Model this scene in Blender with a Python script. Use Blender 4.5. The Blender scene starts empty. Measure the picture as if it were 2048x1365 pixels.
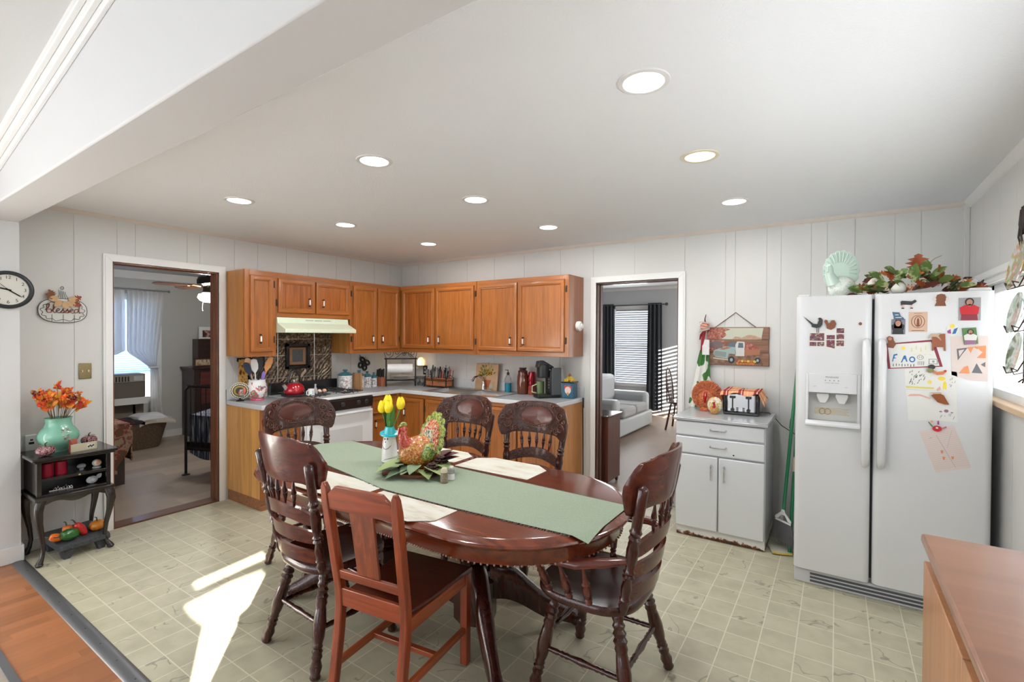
import bpy, bmesh, math, random
from mathutils import Vector, Matrix, Euler
random.seed(7)
S = bpy.context.scene
COL = S.collection
PI = math.pi
# ---------------------------------------------------------------- camera
CAMP = Vector((4.74, -4.464, 1.547))
yaw, pitch, roll = .591, -.011, .005
cam = bpy.data.objects.new('camera', bpy.data.cameras.new('camera'))
COL.objects.link(cam)
cam.location = CAMP
Fw = Vector((-math.sin(yaw), math.cos(yaw), 0)); Rt = Vector((Fw.y, -Fw.x, 0)); Up = Vector((0, 0, 1))
F2 = Fw*math.cos(pitch) + Up*math.sin(pitch); U2 = -Fw*math.sin(pitch) + Up*math.cos(pitch)
R3 = Rt*math.cos(roll) + U2*math.sin(roll); U3 = -Rt*math.sin(roll) + U2*math.cos(roll)
m = Matrix((R3, U3, -F2)).transposed()
cam.rotation_euler = m.to_euler()
cam.data.sensor_width = 36
cam.data.lens = 968.04/2048*36
cam.data.clip_start = .02
S.camera = cam
# ---------------------------------------------------------------- exposure, world, sun, window light
S.view_settings.view_transform = 'Standard'
S.view_settings.look = 'None'
S.view_settings.gamma = 1
S.view_settings.exposure = 0.08
S.cycles.max_bounces = 8
S.cycles.diffuse_bounces = 5
S.cycles.glossy_bounces = 4
S.cycles.sample_clamp_indirect = 6
S.cycles.caustics_reflective = False
S.cycles.caustics_refractive = False
w = bpy.data.worlds.new('sky'); S.world = w; w.use_nodes = True
bg = w.node_tree.nodes['Background']
bg.inputs[0].default_value = (.86, .93, 1, 1)
bg.inputs[1].default_value = 2.6
def light(name, kind, loc, power, rot=(0, 0, 0), size=1, size_y=None, color=(1, 1, 1), **kw):
    d = bpy.data.lights.new(name, kind); o = bpy.data.objects.new(name, d); COL.objects.link(o)
    o.location = loc; o.rotation_euler = rot; d.energy = power; d.color = color
    if kind == 'AREA':
        d.size = size
        if size_y: d.shape = 'RECTANGLE'; d.size_y = size_y
    for k, v in kw.items(): setattr(d, k, v)
    return o
SUND = Vector((-.765, .607, -.215)).normalized()
sun = light('sun', 'SUN', (8, -9, 5), 60, color=(1, .95, .87))
sun.rotation_euler = SUND.to_track_quat('-Z', 'Y').to_euler(); sun.data.angle = .003
# daylight through the big windows of the open living area behind the kitchen
light('rear_window_daylight', 'AREA', (2.4, -7.33, 1.45), 22, (PI/2+.2, 0, 0), 3.4, 1.6, (.90, .95, 1))
light('left_window_daylight', 'AREA', (.22, -5.6, 1.55), 6, (0, -PI/2, 0), 1.3, 1.6, (.95, .98, 1))
light('right_window_daylight', 'AREA', (5.74, -2.70, 1.22), 42, (0, PI/2+.75, 0), .75, 1.3, (.93, .97, 1))
light('bedroom_window_daylight', 'AREA', (-3.78, -1.98, 1.5), 30, (0, -PI/2, 0), 1.0, 1.1, (1, .98, .95))
light('living_window_daylight', 'AREA', (1.3, 4.85, 1.35), 26, (-PI/2, 0, 0), .66, 1.4, (.95, .98, 1))
light('living_side_window_daylight', 'AREA', (5.3, 3.4, 1.4), 40, (0, PI/2, 0), 1.4, 1.4, (1, .98, .95))

# ---------------------------------------------------------------- materials
MT = {}
def mat(name, col, rough=.5, metal=0, spec=.5, coat=0, emit=0, ecol=None, trans=0, alpha=1, sheen=0, ior=1.45):
    if name in MT: return MT[name]
    M = bpy.data.materials.new(name); M.use_nodes = True; MT[name] = M
    b = M.node_tree.nodes['Principled BSDF']; I = b.inputs
    I['Base Color'].default_value = (*col, 1); I['Roughness'].default_value = rough
    I['Metallic'].default_value = metal; I['Specular IOR Level'].default_value = spec
    I['Coat Weight'].default_value = coat; I['Coat Roughness'].default_value = .12
    I['Transmission Weight'].default_value = trans; I['IOR'].default_value = ior
    I['Sheen Weight'].default_value = sheen
    if emit: I['Emission Color'].default_value = (*(ecol or col), 1); I['Emission Strength'].default_value = emit
    return M
def N(M, t, **kw):
    n = M.node_tree.nodes.new(t)
    for k, v in kw.items():
        if k in n.inputs.keys() if hasattr(n.inputs, 'keys') else False: n.inputs[k].default_value = v
        else: setattr(n, k, v)
    return n
def L(M, a, b): M.node_tree.links.new(a, b)
def coords(M, scale=(1, 1, 1), kind='Object', rot=(0, 0, 0)):
    t = N(M, 'ShaderNodeTexCoord'); mp = N(M, 'ShaderNodeMapping')
    mp.inputs['Scale'].default_value = scale; mp.inputs['Rotation'].default_value = rot
    L(M, t.outputs[kind], mp.inputs[0]); return mp.outputs[0]
def ramp(M, fac, stops):
    r = N(M, 'ShaderNodeValToRGB'); e = r.color_ramp.elements
    while len(e) < len(stops): e.new(.5)
    for i, (p, c) in enumerate(stops): e[i].position = p; e[i].color = (*c, 1)
    L(M, fac, r.inputs[0]); return r.outputs[0]
def noise(M, vec, scale=5, detail=4, rough=.55, dist=0):
    n = N(M, 'ShaderNodeTexNoise'); n.inputs['Scale'].default_value = scale; n.inputs['Detail'].default_value = detail
    n.inputs['Roughness'].default_value = rough; n.inputs['Distortion'].default_value = dist
    if vec: L(M, vec, n.inputs['Vector'])
    return n.outputs['Fac']
def bump(M, h, strength=.2, dist=.01):
    b = N(M, 'ShaderNodeBump'); b.inputs['Strength'].default_value = strength; b.inputs['Distance'].default_value = dist
    L(M, h, b.inputs['Height']); L(M, b.outputs[0], M.node_tree.nodes['Principled BSDF'].inputs['Normal'])
def base(M, out): L(M, out, M.node_tree.nodes['Principled BSDF'].inputs['Base Color'])
def sc(c, k): return tuple(min(1, x*k) for x in c)
def wood(name, c, grain='z', rough=.35, coat=.3, var=.35, scale=1., bmp=.05, dark=.55):
    """grain runs along the given axis"""
    if name in MT: return MT[name]
    M = mat(name, c, rough, coat=coat)
    s = {'x': (1.2, 22, 22), 'y': (22, 1.2, 22), 'z': (22, 22, 1.2)}[grain]
    v = coords(M, tuple(a*scale for a in s))
    f = noise(M, v, 1.6, 6, .6, 1.2)
    base(M, ramp(M, f, [(.25, sc(c, dark)), (.5, c), (.72, sc(c, 1+var))]))
    if bmp: bump(M, f, bmp, .004)
    return M
def translucent(M, w=.5):
    nt = M.node_tree; b = nt.nodes['Principled BSDF']; t = N(M, 'ShaderNodeBsdfTranslucent'); t.inputs[0].default_value = b.inputs['Base Color'].default_value
    mx = N(M, 'ShaderNodeMixShader'); mx.inputs[0].default_value = w; L(M, b.outputs[0], mx.inputs[1]); L(M, t.outputs[0], mx.inputs[2]); L(M, mx.outputs[0], nt.nodes['Material Output'].inputs[0]); return M
def speck(name, cols, scale=40, rough=.5, detail=2, bmp=0, metal=0, coat=0, stretch=(1, 1, 1), lo=.35, hi=.65, dist=0):
    if name in MT: return MT[name]
    M = mat(name, cols[0], rough, metal, coat=coat)
    f = noise(M, coords(M, stretch), scale, detail, .6, dist)
    n = len(cols); base(M, ramp(M, f, [(lo+(hi-lo)*i/max(1, n-1), c) for i, c in enumerate(cols)]))
    if bmp: bump(M, f, bmp, .003)
    return M
OAK = (.33, .108, .022)
oak = wood('oak', OAK, 'z', .33, .35, .3, 1, .05, .62)
oak_x = wood('oak_across_x', OAK, 'x', .33, .35, .3, 1, .05, .62)
oak_y = wood('oak_across_y', OAK, 'y', .33, .35, .3, 1, .05, .62)
oak_side = wood('oak_side_panel', (.48, .20, .05), 'z', .38, .25, .2, .6, .03, .7)
oak_bold = wood('oak_bold_grain', (.31, .092, .018), 'z', .33, .35, .5, .55, .06, .4)
mahog = wood('mahogany_dark', (.042, .0085, .0055), 'z', .25, .45, .6, .7, .03, .5)
mahog_carved = speck('mahogany_carved', [(.008, .003, .002), (.035, .009, .006), (.11, .032, .018)], 48, .36, 2, 1.6, coat=.25, dist=2.6)
mahog_smooth = wood('mahogany_smooth_panel', (.085, .016, .008), 'x', .32, .3, .3, .7, 0, .6)
table_wood = wood('table_wood', (.125, .024, .008), 'x', .15, .5, .5, .5, 0, .5)
cherry = wood('cherry_red_wood', (.23, .041, .011), 'z', .3, .5, .5, .8, .04, .45)
cherry_x = wood('cherry_red_wood_x', (.23, .041, .011), 'x', .3, .5, .5, .8, .04, .45)
black_wood = wood('black_lacquer_wood', (.016, .012, .011), 'y', .26, .35, .4, .6, 0, .6)
white_paint = mat('white_trim_paint', (.80, .80, .79), .35)
black = mat('black_gloss', (.012, .012, .013), .22, coat=.3)
black_matte = mat('black_matte', (.02, .02, .022), .6)
steel = mat('stainless_steel', (.55, .55, .56), .28, 1)
chrome = mat('chrome', (.75, .75, .76), .08, 1)
iron = mat('black_iron', (.018, .017, .017), .45, .4)
bronze = mat('dark_bronze', (.06, .045, .035), .4, .7)
enamel = mat('white_enamel', (.68, .70, .72), .22, coat=.4)
fridge_w = mat('fridge_white', (.68, .69, .70), .26, coat=.3)
ceramic = mat('white_ceramic', (.82, .82, .82), .15, coat=.5)
gap_dark = mat('dark_gasket', (.10, .10, .105), .6)

# ---------------------------------------------------------------- mesh builder
class MB:
    def __init__(s): s.bm = bmesh.new(); s.mi = 0; s.T = None
    def _end(s, n0, v0):
        s.bm.faces.ensure_lookup_table()
        for f in s.bm.faces[n0:]: f.material_index = s.mi
        if s.T is not None:
            s.bm.verts.ensure_lookup_table()
            for v in s.bm.verts[v0:]: v.co = s.T @ v.co
        return s
    def _st(s): return len(s.bm.faces), len(s.bm.verts)
    def box(s, x0, x1, y0, y1, z0, z1):
        n = s._st(); c = [(x, y, z) for x in (x0, x1) for y in (y0, y1) for z in (z0, z1)]
        v = [s.bm.verts.new(p) for p in c]
        for f in ((0, 1, 3, 2), (4, 6, 7, 5), (0, 4, 5, 1), (2, 3, 7, 6), (0, 2, 6, 4), (1, 5, 7, 3)):
            s.bm.faces.new([v[i] for i in f])
        return s._end(*n)
    def prism(s, poly, M, d):
        """poly: 2D points (u,v); M maps (u,v,w) -> world via function or Matrix; extruded w 0..d"""
        n = s._st(); f = (lambda p: M @ Vector(p)) if isinstance(M, Matrix) else (lambda p: Vector(M(*p)))
        a = [s.bm.verts.new(f((u, v, 0))) for u, v in poly]; b = [s.bm.verts.new(f((u, v, d))) for u, v in poly]
        k = len(poly)
        s.bm.faces.new(a[::-1]); s.bm.faces.new(b)
        for i in range(k): s.bm.faces.new((a[i], a[(i+1) % k], b[(i+1) % k], b[i]))
        return s._end(*n)
    def turn(s, a, b, prof, seg=12, caps=True, sx=1, sy=1, ref=None):
        """lathe along a->b, prof list of (t in 0..1, radius)"""
        n = s._st(); a, b = Vector(a), Vector(b); d = (b-a)
        q = d.normalized().to_track_quat('Z', 'Y').to_matrix()
        ux, uy = q @ Vector((1, 0, 0)), q @ Vector((0, 1, 0))
        rings = []
        for t, r in prof:
            c = a + d*t
            if r < 1e-5: rings.append([s.bm.verts.new(c)]); continue
            rings.append([s.bm.verts.new(c + ux*(r*sx*math.cos(2*PI*k/seg)) + uy*(r*sy*math.sin(2*PI*k/seg))) for k in range(seg)])
        for A, B in zip(rings, rings[1:]):
            for k in range(seg):
                k2 = (k+1) % seg
                if len(A) == 1 and len(B) == 1: continue
                if len(A) == 1: s.bm.faces.new((A[0], B[k2], B[k]))
                elif len(B) == 1: s.bm.faces.new((A[k], A[k2], B[0]))
                else: s.bm.faces.new((A[k], A[k2], B[k2], B[k]))
        if caps:
            if len(rings[0]) > 2: s.bm.faces.new(rings[0][::-1])
            if len(rings[-1]) > 2: s.bm.faces.new(rings[-1])
        return s._end(*n)
    def lathe(s, x, y, prof, seg=24, sx=1, sy=1, caps=True):
        """prof list of (z, r) about the vertical through x,y"""
        z0, z1 = prof[0][0], prof[-1][0]
        if abs(z1-z0) < 1e-9: z1 = z0+1e-6
        n = s._st(); rings = []
        for z, r in prof:
            if r < 1e-5: rings.append([s.bm.verts.new((x, y, z))]); continue
            rings.append([s.bm.verts.new((x+r*sx*math.cos(2*PI*k/seg), y+r*sy*math.sin(2*PI*k/seg), z)) for k in range(seg)])
        for A, B in zip(rings, rings[1:]):
            for k in range(seg):
                k2 = (k+1) % seg
                if len(A) == 1 and len(B) == 1: continue
                if len(A) == 1: s.bm.faces.new((A[0], B[k2], B[k]))
                elif len(B) == 1: s.bm.faces.new((A[k], A[k2], B[0]))
                else: s.bm.faces.new((A[k], A[k2], B[k2], B[k]))
        if caps:
            if len(rings[0]) > 2: s.bm.faces.new(rings[0][::-1])
            if len(rings[-1]) > 2: s.bm.faces.new(rings[-1])
        return s._end(*n)
    def ball(s, c, r, seg=14, rings=8, R=None):
        r = (r, r, r) if isinstance(r, (int, float)) else r
        n = s._st(); c = Vector(c); P = []
        for i in range(rings+1):
            th = PI*i/rings
            if i in (0, rings): P.append([Vector((0, 0, r[2]*math.cos(th)))]); continue
            P.append([Vector((r[0]*math.sin(th)*math.cos(2*PI*k/seg), r[1]*math.sin(th)*math.sin(2*PI*k/seg), r[2]*math.cos(th))) for k in range(seg)])
        V = [[s.bm.verts.new(c + (R @ p if R else p)) for p in ring] for ring in P]
        for A, B in zip(V, V[1:]):
            for k in range(seg):
                k2 = (k+1) % seg
                if len(A) == 1: s.bm.faces.new((A[0], B[k], B[k2]))
                elif len(B) == 1: s.bm.faces.new((A[k2], A[k], B[0]))
                else: s.bm.faces.new((A[k2], A[k], B[k], B[k2]))
        return s._end(*n)
    def tube(s, pts, r, seg=8, closed=False, flat=1):
        n = s._st(); P = [Vector(p) for p in pts]; k = len(P); rr = r if isinstance(r, (list, tuple)) else [r]*k
        rings = []; up = None
        for i in range(k):
            d = (P[(i+1) % k] - P[i-1]) if (closed or 0 < i < k-1) else (P[1]-P[0] if i == 0 else P[-1]-P[-2])
            if d.length < 1e-9: d = Vector((0, 0, 1))
            d.normalize()
            if up is None: up = d.orthogonal().normalized()
            up = (up - d*up.dot(d)); up = up.normalized() if up.length > 1e-6 else d.orthogonal().normalized()
            sd = d.cross(up)
            rings.append([s.bm.verts.new(P[i] + up*(rr[i]*math.cos(2*PI*j/seg)) + sd*(rr[i]*flat*math.sin(2*PI*j/seg))) for j in range(seg)])
        pairs = list(zip(rings, rings[1:])) + ([(rings[-1], rings[0])] if closed else [])
        for A, B in pairs:
            for j in range(seg): s.bm.faces.new((A[j], A[(j+1) % seg], B[(j+1) % seg], B[j]))
        if not closed: s.bm.faces.new(rings[0][::-1]); s.bm.faces.new(rings[-1])
        return s._end(*n)
    def grid(s, fn, nu, nv, thick=0, fmat=None):
        """fn(u,v)->point on 0..1 square; thick: solidify along normal approx by fn2"""
        n = s._st(); V = [[s.bm.verts.new(fn(i/nu, j/nv)) for j in range(nv+1)] for i in range(nu+1)]
        for i in range(nu):
            for j in range(nv): s.bm.faces.new((V[i][j], V[i+1][j], V[i+1][j+1], V[i][j+1]))
        return s._end(*n)
    def slab(s, fn, nu, nv, d):
        """closed slab between fn(u,v,0) and fn(u,v,1)"""
        n = s._st(); A = [[s.bm.verts.new(fn(i/nu, j/nv, 0)) for j in range(nv+1)] for i in range(nu+1)]
        B = [[s.bm.verts.new(fn(i/nu, j/nv, 1)) for j in range(nv+1)] for i in range(nu+1)]
        F = s.bm.faces.new
        for i in range(nu):
            for j in range(nv):
                F((A[i][j], A[i][j+1], A[i+1][j+1], A[i+1][j])); F((B[i][j], B[i+1][j], B[i+1][j+1], B[i][j+1]))
        for i in range(nu):
            F((A[i][0], A[i+1][0], B[i+1][0], B[i][0])); F((A[i+1][nv], A[i][nv], B[i][nv], B[i+1][nv]))
        for j in range(nv):
            F((A[0][j+1], A[0][j], B[0][j], B[0][j+1])); F((A[nu][j], A[nu][j+1], B[nu][j+1], B[nu][j]))
        return s._end(*n)
    def leaf(s, c, d, nrm, ln, wd, curl=.15, lobes=0):
        """a folded leaf from base c along d"""
        n = s._st(); d = Vector(d).normalized(); nrm = Vector(nrm); nrm = (nrm - d*nrm.dot(d)).normalized() if (nrm - d*nrm.dot(d)).length > 1e-4 else d.orthogonal().normalized()
        sd = d.cross(nrm); c = Vector(c); K = 6 if not lobes else 10
        mid = []; lf = []; rt = []
        for i in range(K+1):
            t = i/K; wv = wd*.5*math.sin(PI*min(1, t*1.02+.0))**.8 if 0 < i < K else 0
            if lobes and 0 < i < K: wv *= (1.25 if i % 2 else .55)
            p = c + d*(ln*t) - nrm*(curl*ln*t*t)
            mid.append(s.bm.verts.new(p))
            if wv: lf.append(s.bm.verts.new(p + sd*wv + nrm*wv*.25)); rt.append(s.bm.verts.new(p - sd*wv + nrm*wv*.25))
            else: lf.append(None); rt.append(None)
        for i in range(K):
            for sideverts, flip in ((lf, 0), (rt, 1)):
                q = [mid[i], mid[i+1], sideverts[i+1], sideverts[i]]; q = [v for v in q if v]
                if len(q) > 2: s.bm.faces.new(q[::-1] if flip else q)
        return s._end(*n)
    def build(s, name, mats, parent=None, bev=0, smooth=35, **props):
        bm = s.bm; bmesh.ops.recalc_face_normals(bm, faces=bm.faces) if props.pop('recalc', True) else None
        me = bpy.data.meshes.new(name); bm.to_mesh(me); bm.free()
        for M in (mats if isinstance(mats, (list, tuple)) else [mats]): me.materials.append(M)
        if smooth:
            me.shade_smooth(); me.set_sharp_from_angle(angle=math.radians(smooth))
        o = bpy.data.objects.new(name, me); COL.objects.link(o)
        if parent:
            o.parent = parent
            if parent.type == 'EMPTY': o.matrix_parent_inverse = parent.matrix_basis.inverted()
        if bev:
            b = o.modifiers.new('bevel', 'BEVEL'); b.width = bev; b.segments = 2; b.limit_method = 'ANGLE'; b.angle_limit = .7
        return tag(o, **props)
def tag(o, label=None, cat=None, group=None, kind=None):
    if label: o['label'] = label
    if cat: o['category'] = cat
    if group: o['group'] = group
    if kind: o['kind'] = kind
    return o
def thing(name, loc, label, cat, group=None, rz=0):
    o = bpy.data.objects.new(name, None); COL.objects.link(o); o.empty_display_size = .05
    o.location = loc; o.rotation_euler = (0, 0, rz)
    return tag(o, label, cat, group)
def dup(root, loc=None, rz=None, label=None, group=None):
    def rec(o, par):
        c = o.copy(); COL.objects.link(c)
        if par: c.parent = par
        for ch in [x for x in bpy.data.objects if x.parent == o]: rec(ch, c)
        return c
    r = rec(root, None)
    if loc is not None: r.location = loc
    if rz is not None: r.rotation_euler = (0, 0, rz)
    if label: r['label'] = label
    if group: r['group'] = group
    return r
def move(root, loc, rz=0): root.location = loc; root.rotation_euler = (0, 0, rz); return root
def text(name, body, size, M, parent, mtx, depth=.0008, align='CENTER'):
    cu = bpy.data.curves.new(name, 'FONT'); cu.body = body; cu.size = size; cu.extrude = depth; cu.align_x = align; cu.align_y = 'CENTER'
    t = bpy.data.objects.new('tmp', cu); COL.objects.link(t)
    dg = bpy.context.evaluated_depsgraph_get(); me = bpy.data.meshes.new_from_object(t.evaluated_get(dg))
    bpy.data.objects.remove(t); bpy.data.curves.remove(cu)
    me.transform(mtx); me.materials.clear(); me.materials.append(M)
    o = bpy.data.objects.new(name, me); COL.objects.link(o)
    if parent:
        o.parent = parent
        if parent.type == 'EMPTY': o.matrix_parent_inverse = parent.matrix_basis.inverted()
    return o
def frame(org, u, v):
    """matrix whose columns are u, v, u x v at org"""
    u, v = Vector(u).normalized(), Vector(v).normalized(); n = u.cross(v)
    M = Matrix.Identity(4)
    for i, c in enumerate((u, v, n)):
        for j in range(3): M[j][i] = c[j]
    M.translation = Vector(org); return M
def onA(y, z, x=0): return frame((x, y, z), (0, 1, 0), (0, 0, 1))      # on wall A, normal +x; u along +y
def onB(x, z, y=0): return frame((x, y, z), (1, 0, 0), (0, 0, 1))      # on wall B, normal -y; u along +x
def ell(a, b, n=28, cx=0, cy=0, t0=0): return [(cx+a*math.cos(t0+2*PI*k/n), cy+b*math.sin(t0+2*PI*k/n)) for k in range(n)]
# ================================================================ THE ROOM
H = 2.473; X1 = 5.48; YB = -3.6; YR = -7.4; XP = .15
# wall boards
wallM = mat('painted_paneling', (.62, .62, .605), .45)
bump(wallM, noise(wallM, coords(wallM), 9, 3), .04, .01)
plaster = mat('painted_plaster_wall', (.66, .665, .67), .6)
bump(plaster, noise(plaster, coords(plaster), 30, 3), .05, .01)
grayM = mat('grey_bedroom_wall', (.52, .52, .50), .6)
gray2 = mat('grey_living_wall', (.56, .57, .58), .55)
ceilM = mat('textured_ceiling', (.82, .85, .88), .75)
bump(ceilM, noise(ceilM, coords(ceilM), 110, 3, .6), .35, .006)
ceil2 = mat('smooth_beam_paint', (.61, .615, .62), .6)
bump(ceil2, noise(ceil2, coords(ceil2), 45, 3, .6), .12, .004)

def cells(u0, u1, z0, z1, holes):
    out = []; zs = sorted({z0, z1, *[h for (a, b, c, d) in holes for h in (c, d) if z0 < h < z1]})
    us = sorted({u0, u1, *[h for (a, b, c, d) in holes for h in (a, b) if u0 < h < u1]})
    for ua, ub in zip(us, us[1:]):
        for za, zb in zip(zs, zs[1:]):
            if not any(a-1e-6 <= ua and ub <= b+1e-6 and c-1e-6 <= za and zb <= d+1e-6 for a, b, c, d in holes): out.append((ua, ub, za, zb))
    return out
def wall(name, axis, pos, thick, u0, u1, z0, z1, holes, M, grooves=(), gw=.0026):
    """axis 'x': plane x=pos, u=y ; axis 'y': plane y=pos, u=x. thick is signed, away from the room"""
    mb = MB(); sgn = 1 if thick > 0 else -1
    def bx(a, b, c, d, p, q):
        p, q = sorted((p, q))
        mb.box(p, q, a, b, c, d) if axis == 'x' else mb.box(a, b, p, q, c, d)
    off = .004*sgn if grooves else 0
    for c in cells(u0, u1, z0, z1, holes): bx(*c, pos+off, pos+thick)
    if grooves:
        g = [u0-gw/2] + sorted(grooves) + [u1+gw/2]
        for a, b in zip(g, g[1:]):
            for c in cells(max(u0, a+gw/2), min(u1, b-gw/2), z0, z1, holes): bx(*c, pos, pos+off)
    return mb.build(name, M, smooth=0, kind='structure')
D1 = (-3.05, -2.27, 0, 2.11); D2 = (2.76, 3.55, 0, 2.07); WC = (-3.35, -.45, 1.205, 1.86)
gA = [-3.282+.0, -3.02, -2.90, -2.522, -2.42, -2.12, -1.9, -1.6, -1.35, -1.0, -.8, -.45, -.2]
gB = [.3, .62, 1.1, 1.5, 1.9, 2.35, 2.718, 3.143, 3.604, 3.944, 4.02, 4.257, 4.36, 4.567, 4.672, 4.846, 5.082, 5.229]
wall('wall_left', 'x', 0, -.12, YB, 0, 0, H, [D1], wallM, gA)
wall('wall_back', 'y', 0, .12, -.12, X1+.12, 0, H, [D2], wallM, gB)
# right wall with the kitchen window and, behind the camera, a window with an added mask that shapes the sun
WS = (-6.55, -5.1, .75, 1.95)
wall('wall_right', 'x', X1, .12, -3.6, 0, 0, H, [WC], wallM, [-.18, -.37, -.75, -1.05, -1.45, -1.9, -2.3])
wall('wall_right', 'x', X1, .12, YR, -3.6, 0, 3.5, [WS], plaster)
wall('wall_rear', 'y', YR, -.12, XP, X1+.12, 0, 3.5, [(.6, 4.2, .65, 2.55)], plaster)
wall('wall_left_rear', 'x', XP, -.27, YR, YB, 0, 3.3, [(-6.25, -4.95, .75, 2.35)], plaster)
# beam between kitchen and living area
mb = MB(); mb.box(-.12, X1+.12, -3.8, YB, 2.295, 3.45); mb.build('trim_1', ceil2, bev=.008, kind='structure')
mb = MB(); mb.box(-.12, X1+.12, YB, .12, H, H+.1); mb.build('ceiling', ceilM, kind='structure')
sl = .172; z0c = 2.412
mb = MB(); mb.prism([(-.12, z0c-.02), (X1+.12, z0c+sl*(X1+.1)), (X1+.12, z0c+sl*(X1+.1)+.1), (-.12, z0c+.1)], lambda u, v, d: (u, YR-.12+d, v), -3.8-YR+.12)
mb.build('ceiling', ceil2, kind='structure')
# sloped crown moulding on the beam face
mb = MB()
for (dy, dz, a, b) in ((0, -.095, .0, .018), (0, -.07, .018, .04), (0, -.035, .04, .062)):
    mb.prism([(XP, z0c+dz+sl*XP), (X1, z0c+dz+sl*X1), (X1, z0c+.02+sl*X1), (XP, z0c+.02+sl*XP)], lambda u, v, d, a=a, b=b: (u, -3.8-a-d*(b-a), v), 1)
mb.build('trim_2', white_paint, bev=.004, kind='structure')
# floors
tile = mat('marbled_vinyl_tile', (.47, .45, .36), .42, spec=.35)
def tile_nodes(M):
    tc = N(M, 'ShaderNodeTexCoord'); sx = N(M, 'ShaderNodeSeparateXYZ'); L(M, tc.outputs['Object'], sx.inputs[0])
    def mth(op, a, b=None, c=None):
        n = N(M, 'ShaderNodeMath'); n.operation = op
        for i, x in enumerate((a, b, c)):
            if x is None: continue
            if isinstance(x, (int, float)): n.inputs[i].default_value = x
            else: L(M, x, n.inputs[i])
        return n.outputs[0]
    ln = []; ids = []
    for i, o in ((0, 4.113), (1, -1.744)):
        u = mth('DIVIDE', mth('SUBTRACT', sx.outputs[i], o-20*.157), .157)
        f = mth('FRACT', u); ids.append(mth('FLOOR', u))
        ln.append(mth('MINIMUM', f, mth('SUBTRACT', 1, f)))
    d = mth('MINIMUM', *ln)
    cell = N(M, 'ShaderNodeCombineXYZ'); L(M, ids[0], cell.inputs[0]); L(M, ids[1], cell.inputs[1])
    wn = N(M, 'ShaderNodeTexWhiteNoise'); L(M, cell.outputs[0], wn.inputs['Vector'])
    off = N(M, 'ShaderNodeVectorMath'); off.operation = 'MULTIPLY_ADD'
    L(M, wn.outputs['Color'], off.inputs[0]); off.inputs[1].default_value = (7, 7, 7); L(M, tc.outputs['Object'], off.inputs[2])
    mp = N(M, 'ShaderNodeMapping'); mp.inputs['Scale'].default_value = (1, 1, 1); L(M, off.outputs[0], mp.inputs[0])
    ns = N(M, 'ShaderNodeTexNoise'); ns.inputs['Scale'].default_value = 3.0; ns.inputs['Detail'].default_value = 3; ns.inputs['Distortion'].default_value = .35
    L(M, mp.outputs[0], ns.inputs['Vector'])
    vein = mth('ABSOLUTE', mth('SUBTRACT', ns.outputs['Fac'], .5))
    vm = N(M, 'ShaderNodeMapRange'); vm.inputs[1].default_value = .0; vm.inputs[2].default_value = .009; vm.inputs[3].default_value = 1; vm.inputs[4].default_value = 0
    L(M, vein, vm.inputs[0])
    n2 = noise(M, mp.outputs[0], 3.5, 2); brk = mth('GREATER_THAN', n2, .50)
    va = mth('MULTIPLY', vm.outputs[0], brk)
    cloud = ramp(M, noise(M, mp.outputs[0], 7, 4), [(.3, (.38, .36, .262)), (.55, (.45, .43, .315)), (.75, (.49, .47, .355))])
    mx = N(M, 'ShaderNodeMix'); mx.data_type = 'RGBA'; L(M, mth('MULTIPLY', va, .75), mx.inputs['Factor']); L(M, cloud, mx.inputs['A']); mx.inputs['B'].default_value = (.19, .18, .14, 1)
    g = N(M, 'ShaderNodeMapRange'); g.inputs[1].default_value = .010; g.inputs[2].default_value = .022; g.inputs[3].default_value = .8; g.inputs[4].default_value = 0; L(M, d, g.inputs[0])
    mg = N(M, 'ShaderNodeMix'); mg.data_type = 'RGBA'; L(M, g.outputs[0], mg.inputs['Factor']); L(M, mx.outputs['Result'], mg.inputs['A']); mg.inputs['B'].default_value = (.66, .63, .50, 1)
    base(M, mg.outputs['Result']); bump(M, d, .0, .001)
tile_nodes(tile)
def plank(name, c, w, ln, axis='y', rough=.35, spread=.25, gl=.3):
    M = mat(name, c, rough)
    v = coords(M, (1/ln, 1/w, 1) if axis == 'x' else (1, 1, 1), rot=(0, 0, 0))
    tc = N(M, 'ShaderNodeTexCoord'); sx = N(M, 'ShaderNodeSeparateXYZ'); L(M, tc.outputs['Object'], sx.inputs[0])
    def mth(op, a, b=None):
        n = N(M, 'ShaderNodeMath'); n.operation = op
        for i, x in enumerate((a, b)):
            if x is None: continue
            if isinstance(x, (int, float)): n.inputs[i].default_value = x
            else: L(M, x, n.inputs[i])
        return n.outputs[0]
    a, b = (0, 1) if axis == 'x' else (1, 0)
    row = mth('FLOOR', mth('DIVIDE', sx.outputs[b], w))
    uu = mth('ADD', mth('DIVIDE', sx.outputs[a], ln), mth('MULTIPLY', row, .377))
    colc = mth('FLOOR', uu); cell = N(M, 'ShaderNodeCombineXYZ'); L(M, row, cell.inputs[0]); L(M, colc, cell.inputs[1])
    wn = N(M, 'ShaderNodeTexWhiteNoise'); L(M, cell.outputs[0], wn.inputs['Vector'])
    s = (1.5, 30, 1) if axis == 'x' else (30, 1.5, 1)
    g = noise(M, coords(M, s), 1.5, 5)
    t = mth('ADD', mth('MULTIPLY', wn.outputs['Value'], .5), mth('MULTIPLY', g, .5))
    base(M, ramp(M, t, [(.15, sc(c, 1-spread)), (.5, c), (.85, sc(c, 1+spread))]))
    return M
lam = plank('orange_laminate', (.30, .12, .05), .065, .42)
bedfl = plank('bedroom_laminate', (.33, .265, .21), .19, 1.1, rough=.4)
livfl = plank('living_vinyl_floor', (.25, .175, .13), .3, .6, rough=.5, spread=.12)
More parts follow.
